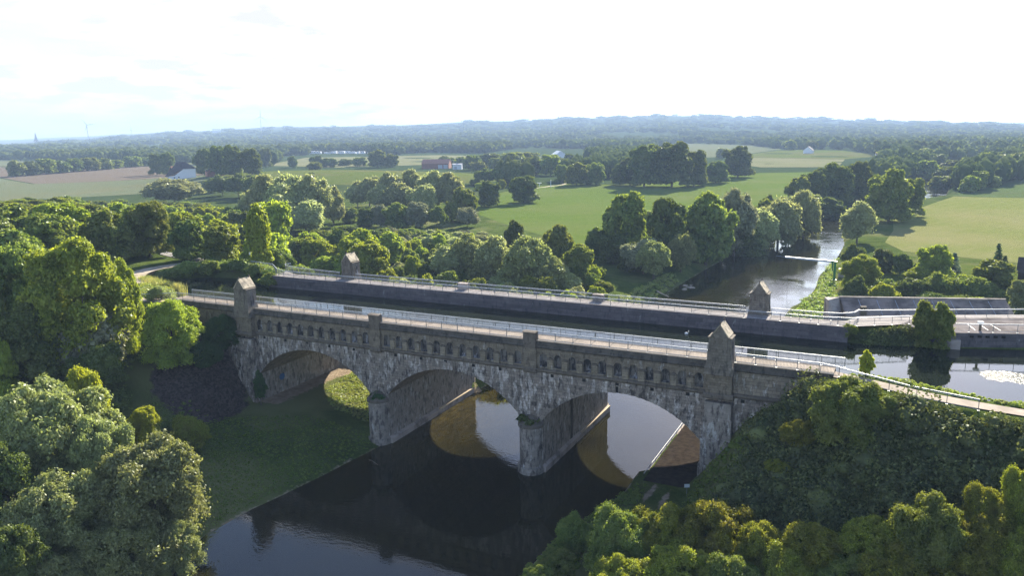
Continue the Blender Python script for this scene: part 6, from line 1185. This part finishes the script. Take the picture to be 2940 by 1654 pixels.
# --- white gabled farmhouse and its neighbours
x, y = -443.0, 382.5; z = float(H(x, y))-0.3
fh = empty('farmhouse', (x, y, z), 'white walled farmhouse with a big dark sweeping roof at the edge of the ploughed field', 'farmhouse', rz=facing(x, y, 4))
mb = MB(); mb.ext([(-10.5,0),(10.2,0),(10.2,8.2),(1.2,8.2),(-6.8,2.4),(-10.5,2.4)], 'y', -6, -5.6); mb.box(-10.5, 10.2, -5.6, 6, 0, 2.3); mb.box(1.5, 10.2, -5.5, 6, 2.3, 8.0); lpart(mb, 'wall', P_['white'], fh)
mb = MB(); mb.add([(-11.5,-6.6,2.2),(0.6,-6.6,9.2),(0.6,-2.5,13.2),(-3.2,0,13.4),(-13,2,2.2)], [(0,1,2,3,4)])
mb.add([(-11.5,-6.6,2.2),(0.2,-6.6,8.3),(-1.0,-1.5,13.2)], [(0,1,2)]); mb.add([(0.2,-6.6,8.2),(11.2,-6.6,8.3),(3.6,-0.5,13.4),(-1.4,-1.0,13.3)], [(0,1,2,3)])
mb.add([(11.2,-6.6,8.3),(11.2,7,8.3),(3.6,1,13.4),(3.6,-0.5,13.4)], [(0,1,2,3)]); mb.add([(-13,2,2.2),(-3.2,0,13.4),(3.6,1,13.4),(11.2,7,8.3),(-12,7,2.2)], [(0,1,2,3,4)]); lpart(mb, 'roof', P_['slate'], fh)
for wx, wz in ((-6.2,1.3),(-2.9,1.5)):
    mb = MB(); mb.box(wx-0.5, wx+0.5, -6.06, -5.98, wz-0.5, wz+0.6); lpart(mb, 'window', P_['glass'], fh)
def gable_house(name, x, y, w, d, hw, hr, label, cat, wm, rm, turn=0, windows=0, doors=None, ridge='x', zoff=-0.3, extra=None):
    z = float(H(x, y))+zoff; r_ = empty(name, (x, y, z), label, cat, rz=facing(x, y, turn)); mb = MB()
    if ridge == 'x':
        mb.ext([(-d/2,0),(d/2,0),(d/2,hw),(0,hr-0.15),(-d/2,hw)], 'x', -w/2, w/2); lpart(mb, 'wall', wm, r_)
        mb = MB(); e = 0.4; s = (hr-hw)/(d/2)
        for sg in (-1, 1): mb.ext([(sg*(d/2+e),hw-s*e),(sg*(d/2+e),hw-s*e+0.25),(0,hr+0.25),(0,hr)], 'x', -w/2-e, w/2+e)
    else:
        mb.ext([(-w/2,0),(w/2,0),(w/2,hw),(0,hr-0.15),(-w/2,hw)], 'y', -d/2, d/2); lpart(mb, 'wall', wm, r_)
        mb = MB(); e = 0.4; s = (hr-hw)/(w/2)
        for sg in (-1, 1): mb.ext([(sg*(w/2+e),hw-s*e),(sg*(w/2+e),hw-s*e+0.25),(0,hr+0.25),(0,hr)], 'y', -d/2-e, d/2+e)
    lpart(mb, 'roof', rm, r_)
    for i in range(windows):
        wx = -w/2+w*(i+0.5)/windows; mb = MB(); mb.box(wx-0.5, wx+0.5, -d/2-0.05, -d/2+0.05, hw*0.35, hw*0.35+1.1); lpart(mb, 'window', P_['glass'], r_)
    for (a, b_, h_, m_) in (doors or []): mb = MB(); mb.box(a, b_, -d/2-0.08, -d/2+0.06, 0.0 if h_ > 0 else 0.2, abs(h_)); lpart(mb, 'door', m_, r_)
    return r_
gable_house('barn', -466, 402, 17, 10, 4.2, 9.6, 'dark wooden barn with an orange roof left of the white farmhouse', 'barn', P_['wood'], P_['orange'], 30)
gable_house('barn', -420, 396, 14, 9, 4.4, 8.4, 'small brick barn with a dark roof at the grove right of the farmhouse', 'barn', P_['brick'], P_['slate'], 10, ridge='y')
gable_house('barn', -349, 626, 28, 16, 5.6, 9.6, 'long red roofed barn with two pale gates beyond the grassy mound', 'barn', P_['brick'], P_['redroof'], -12, 0, [(3.0,7.6,4.2,P_['grey']),(8.6,13.0,4.4,P_['grey'])])
gable_house('shed', -365, 634, 7, 12, 4.0, 6.8, 'pale grey gabled shed at the left end of the red barn', 'shed', P_['grey'], P_['grey'], 6, ridge='y')
gable_house('house', -316, 612, 9, 7, 5.2, 6.0, 'low pale block house right of the red barn', 'house', P_['white'], P_['grey'], -8, ridge='x', doors=[(-3,-0.4,3.2,P_['grey'])])
gable_house('hall', -303, 735, 24, 9, 4.0, 5.2, 'long low pale hall behind the red barn', 'hall', P_['wood'], P_['white'], 0)
gable_house('house', -287, 803, 22, 16, 5.5, 12.5, 'large white gabled house half hidden by trees in the middle distance', 'house', P_['white'], P_['white'], 18, ridge='y')
gable_house('house', -36, 1088, 12, 12, 4.5, 9.5, 'small white gabled house at the far edge of the stubble field', 'house', P_['white'], P_['slate'], -10, ridge='y')
gable_house('barn', 121.4, 151.5, 8.5, 9, 3.4, 6.4, 'dark brown wooden barn cut by the right picture edge', 'barn', P_['wood'], P_['wood'], 0)
gable_house('house', 60, 900, 10, 10, 4.5, 8.5, 'pale farm house between trees far beyond the river', 'house', P_['white'], P_['redroof'], 12)
# camp site caravans
crng = random.Random(3); cv0 = None
for i in range(26):
    t = i/25; X_ = -838+122*t+crng.uniform(-3, 3); Y_ = 1012+crng.uniform(-14, 18)
    if cv0 is None:
        root = empty('caravan', (0, 0, 0), 'white caravan in the camp site row behind the barley field', 'caravan', 'caravans in the camp site')
        mb = MB(); mb.ext([(-3.0,0.5),(3.0,0.5),(3.0,2.2),(2.4,2.8),(-2.4,2.8),(-3.0,2.0)], 'y', -1.2, 1.2); lpart(mb, 'body', P_['white'], root)
        mb = MB(); mb.box(-1.8, -0.4, -1.24, -1.19, 1.5, 2.2); mb.box(0.8, 2.0, -1.24, -1.19, 1.5, 2.2); lpart(mb, 'window', P_['glass'], root)
        mb = MB(); mb.box(-0.3, 0.3, -1.22, -1.0, 0.1, 0.7); lpart(mb, 'wheel', P_['wood'], root); cv0 = root; c = root
    else: c = copy_tree(cv0)
    c.location = (X_, Y_, float(H(X_, Y_))); s = crng.uniform(1.0, 1.5); c.scale = (s, s, s*1.15); c.rotation_euler = (0, 0, facing(X_, Y_, crng.choice([0, 20, 70, -30])))
# wind turbines, masts, spire, tall building on the skyline
def turbine(x, y, z, h, rot, label):
    r_ = empty('wind_turbine', (x, y, z), label, 'wind turbine', rz=facing(x, y, 10)); mb = MB(); mb.tube([(0,0,0),(0,0,h)], 2.2, 8, 1.2); lpart(mb, 'tower', P_['grey'], r_)
    mb = MB(); mb.box(-1.6, 1.6, -3, 4.5, h-1.6, h+1.8); na = lpart(mb, 'nacelle', P_['grey'], r_)
    for k in range(3):
        a = R(rot+120*k); bl = h*0.52; u = Vector((math.sin(a), 0, math.cos(a))); n = Vector((math.cos(a), 0, -math.sin(a))); c0 = Vector((0, -3.6, h)); mb = MB()
        pts = [c0-n*1.0, c0+u*bl*0.2-n*1.8, c0+u*bl, c0+u*bl*0.2+n*1.2, c0+n*1.0]; mb.add([p+Vector((0,-.3,0)) for p in pts]+[p+Vector((0,.3,0)) for p in pts], [(0,1,2,3,4),(9,8,7,6,5)]+[(i, (i+1) % 5, 5+(i+1) % 5, 5+i) for i in range(5)]); lpart(mb, 'blade', P_['grey'], r_)
    return r_
turbine(-3617, 2635, -28, 92, -38, 'wind turbine on the skyline at the left, one blade leaning left')
turbine(-3063, 3260, -2, 100, 2, 'wind turbine on the skyline left of the sky glare, one blade upright')
for (x, y, z, h, lab) in ((-3496, 2792, -22, 92, 'thin lattice mast on the left skyline'), (-2973, 3343, 0, 62, 'thin antenna mast with a round pod on the skyline')):
    r_ = empty('radio_mast', (x, y, z), lab, 'mast'); mb = MB(); mb.tube([(0,0,0),(0,0,h)], 1.8, 4, 0.6); lpart(mb, 'pole', P_['grey'], r_)
    mb = MB(); mb.ball((0, 0, h*0.62), 4.5, sz=0.6); lpart(mb, 'pod', P_['grey'], r_)
r_ = empty('tower_block', (-3225, 3100, -14), 'pale tall block on the skyline between wind turbine and mast', 'building', rz=facing(-3225, 3100)); mb = MB(); mb.box(-20, 20, -9, 9, 0, 44); lpart(mb, 'wall', P_['white'], r_)
mb = MB(); mb.box(-22, 22, -10, 10, 46, 50); lpart(mb, 'roof', P_['grey'], r_)
r_ = empty('church', (-3747, 2448, -52), 'church with a slender dark spire on the far left skyline', 'church', rz=facing(-3747, 2448)); mb = MB(); mb.box(-9, 9, -9, 9, 0, 40); mb.box(9, 60, -10, 10, 0, 24); lpart(mb, 'wall', P_['white'], r_)
mb = MB(); mb.prism([(-10,-10),(10,-10),(10,10),(-10,10)], 40, 46); mb.prism([(-7,-7),(7,-7),(7,7),(-7,7)], 46, 84, [(-.4,-.4),(.4,-.4),(.4,.4),(-.4,.4)]); lpart(mb, 'spire', P_['slate'], r_)
# crane on the right bank
cr = empty('jib_crane', (73.7, 139.4, -15.4), 'green post crane with a long grey beam reaching over the river', 'crane')
mb = MB(); mb.box(-0.30, 0.30, -0.30, 0.30, 0, 4.9); mb.box(-0.5, 0.5, -0.5, 0.5, 0, 0.25); lpart(mb, 'post', P_['green'], cr)
mb = MB(); mb.ext([(-0.45,4.9),(-0.45,2.6),(-0.7,2.7),(-0.9,4.9)], 'y', -0.15, 0.15); mb.box(-1.0, 0.5, -0.42, 0.42, 4.9, 5.35); lpart(mb, 'head', P_['green'], cr)
a = Vector((-0.4, 0, 5.15)); b_ = Vector((-13.2, 2.2, 5.35)); d = (b_-a).normalized(); n = Vector((-d.y, d.x, 0)); mb = MB()
sec = [(-0.24,-0.28),(0.24,-0.28),(0.24,0.28),(-0.24,0.28)]; mb.add([a+n*u+Vector((0,0,v)) for u, v in sec]+[b_+n*u+Vector((0,0,v*0.7)) for u, v in sec], [(3,2,1,0),(4,5,6,7)]+[(i, (i+1) % 4, 4+(i+1) % 4, 4+i) for i in range(4)]); lpart(mb, 'beam', P_['greybeam'], cr)
mb = MB(); mb.tube([b_, b_+d*2.6+Vector((0,0,0.1))], 0.04, 4); lpart(mb, 'rod', P_['greybeam'], cr)
h0 = a+(b_-a)*0.91; mb = MB(); mb.tube([h0+Vector((0,0,-0.2)), h0+Vector((-0.2,-0.3,-7.7))], 0.025, 4); lpart(mb, 'cable', M['dark_iron'], cr)
h1 = a+(b_-a)*0.86; mb = MB(); mb.tube([h1+Vector((-.3,0,-0.2)), h1+Vector((0,0,-0.8)), h1+Vector((.3,0,-0.2))], 0.03, 4); mb.ball(h1+Vector((0,0,-0.95)), 0.16, 6, 4); lpart(mb, 'hook', M['dark_iron'], cr)
mb = MB(); mb.box(74.3, 77.0, 143.5, 146.0, -15.9, -12.9); o = mb.build('concrete_block', M['concrete'], None, label='weathered concrete gauge block beside the green crane', cat='concrete block')
mb = MB(); mb.tube([(72.2,104,-15.6),(72.2,104,-14.2)], 0.08, 5); mb.build('wooden_stake', M['bark'], None, label='short wooden stake in the grass of the right river bank', cat='stake')
# quay revetment: long sloping panelled concrete face with an end wall
rv = empty('quay_revetment', (80, 36.2, -1.2), 'long sloping panelled concrete revetment with a flat end wall right of the far right tower', 'revetment', rz=R(18.2))
mb = MB(); n_ = 9; Lr = 25.5; w_ = (Lr-2.2)/n_; mb2 = MB()
for i in range(n_):
    x0 = 2.2+i*w_+0.04; x1 = 2.2+(i+1)*w_-0.04; mb.add([(x0,-3.2,-0.2),(x1,-3.2,-0.2),(x1,1.2,1.85),(x0,1.2,1.85),(x0,-3.2,-1.6),(x1,-3.2,-1.6),(x1,1.2,-1.6),(x0,1.2,-1.6)], [(0,1,2,3),(7,6,5,4),(0,4,5,1),(1,5,6,2),(2,6,7,3),(3,7,4,0)])
lpart(mb, 'panels', M['panel'], rv)
for i in range(n_-1):
    x0 = 2.2+(i+1)*w_; mb2.add([(x0-.035,-3.1,-.12),(x0+.035,-3.1,-.12),(x0+.035,0.9,1.74),(x0-.035,0.9,1.74)], [(0,1,2,3)])
lpart(mb2, 'joints', P_['grey'], rv)
mb = MB(); mb.add([(0,-3.4,-4),(2.2,-3.4,-4),(2.2,-3.4,-0.2),(2.2,1.2,1.95),(0,1.2,1.95),(0,-1.0,1.95),(0,1.2,-4),(2.2,1.2,-4)], [(0,1,2,3,4,5),(0,5,4,6),(6,4,3,7),(7,3,2,1),(0,6,7,1)]); lpart(mb, 'end_wall', M['concrete'], rv)
mb = MB(); mb.box(2.2, Lr, 1.2, 1.55, -1.6, 2.05); lpart(mb, 'top_beam', M['concrete'], rv)
mb = MB(); mb.box(4.3, 5.1, -2.6, -2.0, 0, 1.35); lpart(mb, 'vent', M['ledge'], rv)
# wharf
wh = empty('wharf', (96, 26, -5), 'concrete wharf with dark quay wall standing in the right canal basin', 'wharf')
wp = [(90.2,27.0),(93.0,25.0),(95.9,24.45),(104.5,27.4),(126,34.8),(126,46),(106,37.6),(92,31.6)]
mb = MB(); mb.prism(wp, -5.0, -0.16); mb.build('quay_wall', M['canalwall'], wh)
wq = [(90.25,27.0),(93.0,24.95),(95.9,24.4),(104.5,27.35),(126,34.75),(126,46),(106,37.6),(92,31.6)]
mb = MB(); mb.prism(wq, -0.158, -0.05); mb.build('deck', noisy('wharf_concrete', (0.185,0.165,0.158), (0.245,0.222,0.212), 0.7, 0.95, (0.135,0.12,0.112), 0.3, spec=0.0), wh)
mb = MB()
for a, b_ in (((98.2,30.3),(98.9,27.2)),((100.9,31.3),(101.8,28.2)),((98.2,30.3),(100.9,31.3)),((99.6,30.85),(100.4,27.7))):
    a, b_ = Vector((*a, -0.045)), Vector((*b_, -0.045)); d = (b_-a).normalized()*0.05; n = Vector((-d.y, d.x, 0)); mb.add([a-n, b_-n, b_+n, a+n], [(0,1,2,3)])
mb.build('painted_lines', P_['paint'], wh)
mb = MB(); mb.box(94.6, 97.2, 23.9, 24.6, -5, -0.9); mb.build('fender_pier', M['concrete'], wh)
for i in range(5): mb = MB(); px_ = 98.2+i*0.9; py_ = 25.17+i*0.309; mb.box(px_, px_+0.45, py_-0.06, py_+0.3, -0.62, -0.36); mb.build('wall_slot', M['hole'], wh)
sheet('quay_path', [(80.5,22.45),(84.4,23.2),(89.3,26.2),(90.3,27.05),(92,31.5),(106,37.5),(106,39.6),(92,33.4),(84.6,29.4),(83.6,26.2),(80.5,25.0)], -0.07, M['walk_far'], 'grey path joining the far walkway and the wharf', 'path', follow=False)
bl = empty('bollard', (99.4, 26.9, -0.05), 'mushroom shaped mooring bollard with a white cap on the wharf', 'bollard')
mb = MB(); mb.tube([(0,0,0),(0,0,1.05)], 0.17, 10, 0.15); lpart(mb, 'shaft', M['ledge'], bl, smooth=True); mb = MB(); mb.prism([(0.40*math.cos(k*math.pi/7), 0.40*math.sin(k*math.pi/7)) for k in range(14)], 1.0, 1.24, [(0.36*math.cos(k*math.pi/7), 0.36*math.sin(k*math.pi/7)) for k in range(14)]); lpart(mb, 'cap', P_['paint'], bl)
# signs
def sign(x, y, z, h, w, hb, label, cat='sign', turn=0.0):
    r_ = empty('sign', (x, y, z), label, cat, rz=facing(x, y, turn)); mb = MB(); mb.tube([(0,0,-0.2),(0,0,h)], 0.035, 6); lpart(mb, 'post', M['steel_dark'], r_); mb = MB(); mb.box(-w/2, w/2, -0.06, -0.04, h-hb, h); lpart(mb, 'panel', M['white_sign'], r_); return r_
sign(-31.5, 33.6, -0.4, 2.3, 0.55, 0.6, 'small white sign on a post beside the grey canal path')
sign(-52.5, 36.6, -0.4, 1.8, 0.42, 0.45, 'smaller white sign further left along the grey canal path')
sign(69.4, -3.6, -15.7, 1.65, 0.62, 0.42, 'white notice board on a thin post on the right tow path slope', turn=14)
r_ = empty('field_gate', (-130.7, 409.4, -13.8), 'pale post and board at the gate where the field track starts', 'gate', rz=facing(-130, 409)); mb = MB(); mb.box(-4.2, -3.9, -.1, .1, 0, 2.6); mb.box(3.4, 3.9, -.1, .1, 0, 4.6); lpart(mb, 'posts', P_['white'], r_); mb = MB(); mb.box(-5.4, -2.6, -.6, .6, 2.6, 2.9); lpart(mb, 'board', P_['white'], r_)
ribbon('field_track', [(-134,395),(-131,410),(-128,430),(-131,445)], 3.5, M['sand'], 'short pale field track beside the dark round tree')
# painted patch inside the left arch
mb = MB(); mb.add([(1.63, 4.8+0.62*math.cos(k*math.pi/8), -12.3+0.55*math.sin(k*math.pi/8)) for k in range(16)], [tuple(range(16))]); mb.build('painted_patch', P_['blue'], AQ)
mb = MB(); mb.add([(1.615,3.3,-13.0),(1.615,6.2,-13.0),(1.615,6.2,-11.5),(1.615,3.3,-11.5)], [(0,1,2,3)]); mb.build('painted_patch', M['lower'], AQ)
# stones and driftwood on the upstream left bank
srng = random.Random(9)
def rock(x, y, z, s, label, group):
    bm = bmesh.new(); bmesh.ops.create_icosphere(bm, subdivisions=2, radius=s)
    for v in bm.verts: v.co = Vector((v.co.x*1.3, v.co.y, v.co.z*0.6))*(1+srng.uniform(-0.16, 0.16))
    me = bpy.data.meshes.new('rock'); bm.to_mesh(me); bm.free(); me.materials.append(M['sand']); o = bpy.data.objects.new('rock', me); COL.objects.link(o); o.location = (x, y, z); return tag(o, label, 'rock', group)
for i in range(9): rock(36.6+srng.uniform(-1.2, 1.8), 128+srng.uniform(-5, 6), -17.86, srng.uniform(0.35, 0.7), 'flat stone lying in the shallows at the left bank upstream', 'stones in the shallows')
mb = MB(); mb.tube([(31.8,113.5,-16.4),(33.4,112.6,-16.9),(35.8,112.0,-17.6)], 0.22, 7, 0.1); mb.tube([(34.6,112.3,-17.3),(35.4,113.4,-17.2)], 0.09, 5, 0.04); mb.build('driftwood', M['sand'], None, label='bleached driftwood trunk sticking out of the left bank upstream', cat='driftwood')
mb = MB(); mb.tube([(26.2,-6.0,-17.9),(27.4,-7.0,-17.4),(28.6,-7.2,-17.75)], 0.09, 6, 0.04); mb.tube([(27.4,-7.0,-17.4),(27.6,-7.9,-17.1)], 0.05, 5, 0.02); mb.build('branch', M['bark'], None, label='dead branch sticking out of the dark water near the left pier', cat='branch')
# person walking on the near left path
pr = empty('person', (-17.6, -0.7, -0.33), 'person in a pale top and dark trousers walking along the path at the left end', 'person', rz=R(62))
def limb(nodes, edges, radii, name, m, sub=1):
    me = bpy.data.meshes.new(name); me.from_pydata(nodes, edges, []); o = bpy.data.objects.new(name, me); COL.objects.link(o)
    s = o.modifiers.new('s', 'SKIN'); s.use_smooth_shade = True
    for i, r in enumerate(radii): me.skin_vertices[0].data[i].radius = (r, r)
    me.skin_vertices[0].data[0].use_root = True; o.modifiers.new('u', 'SUBSURF').levels = sub
    dg = bpy.context.evaluated_depsgraph_get(); me2 = bpy.data.meshes.new_from_object(o.evaluated_get(dg)); o.modifiers.clear(); o.data = me2; me2.materials.clear(); me2.materials.append(m); return o
body = limb([(0,0,0.95),(0,0,1.15),(0,0,1.38),(0,0.0,1.50),(0,-0.02,1.62),(0,-0.03,1.72),(-0.18,0,1.42),(-0.24,0.10,1.16),(-0.23,-0.02,0.93),(-0.23,-0.07,0.86),(0.18,0,1.42),(0.24,-0.12,1.18),(0.22,-0.28,1.02),(0.22,-0.34,0.98),
  (-0.10,0,0.90),(-0.11,-0.16,0.50),(-0.11,-0.20,0.09),(-0.11,-0.36,0.04),(0.10,0,0.90),(0.11,0.10,0.50),(0.11,0.32,0.14),(0.11,0.20,0.05)],
 [(0,1),(1,2),(2,3),(3,4),(4,5),(2,6),(6,7),(7,8),(8,9),(2,10),(10,11),(11,12),(12,13),(0,14),(14,15),(15,16),(16,17),(0,18),(18,19),(19,20),(20,21)],
 [.13,.12,.13,.05,.085,.06,.055,.045,.035,.04,.055,.045,.035,.04,.085,.06,.045,.04,.085,.06,.045,.04], 'body', P_['skin'])
body.parent = pr
top = limb([(0,0,1.00),(0,0,1.2),(0,0,1.40),(-0.19,0,1.43),(-0.25,0.10,1.16),(0.19,0,1.43),(0.25,-0.12,1.18)], [(0,1),(1,2),(2,3),(3,4),(2,5),(5,6)], [.155,.145,.145,.07,.058,.07,.058], 'shirt', P_['cloth_w']); top.parent = pr
tr_ = limb([(0,0,0.98),(-0.10,0,0.88),(-0.11,-0.16,0.50),(-0.11,-0.20,0.14),(0.10,0,0.88),(0.11,0.10,0.50),(0.11,0.31,0.18)], [(0,1),(1,2),(2,3),(0,4),(4,5),(5,6)], [.145,.10,.075,.06,.10,.075,.06], 'trousers', P_['cloth_d']); tr_.parent = pr
mb = MB(); mb.ball((0, 0.01, 1.68), 0.115, 10, 7); lpart(mb, 'hair', P_['hair'], pr, smooth=True)
# white bird swimming on the canal
bd = empty('swan', (63.5, 18.2, -2.07), 'small white bird swimming on the dark canal water', 'bird'); mb = MB(); mb.ball((0,0,0.10), 0.26, 10, 6, 0.6); mb.tube([(0.18,0,0.15),(0.30,0,0.34),(0.26,0,0.52),(0.36,0,0.56)], 0.05, 6, 0.03); lpart(mb, 'body', P_['paint'], bd, smooth=True)
# ---------------------------------------------------------------- haze
mb = MB(); mb.box(-9060, 6060, -1260, 9060, -150, 155)
hz = mb.build('haze', None, None, label='thin summer haze over the whole country', cat='haze', kind='stuff')
m = bpy.data.materials.new('haze_air'); m.use_nodes = True; t = m.node_tree; t.nodes.clear(); o = t.nodes.new('ShaderNodeOutputMaterial'); v = t.nodes.new('ShaderNodeVolumePrincipled')
v.inputs['Color'].default_value = (0.52, 0.70, 1.0, 1); v.inputs['Density'].default_value = 0.00017; v.inputs['Anisotropy'].default_value = 0.0
t.links.new(v.outputs[0], o.inputs['Volume']); hz.data.materials.append(m)
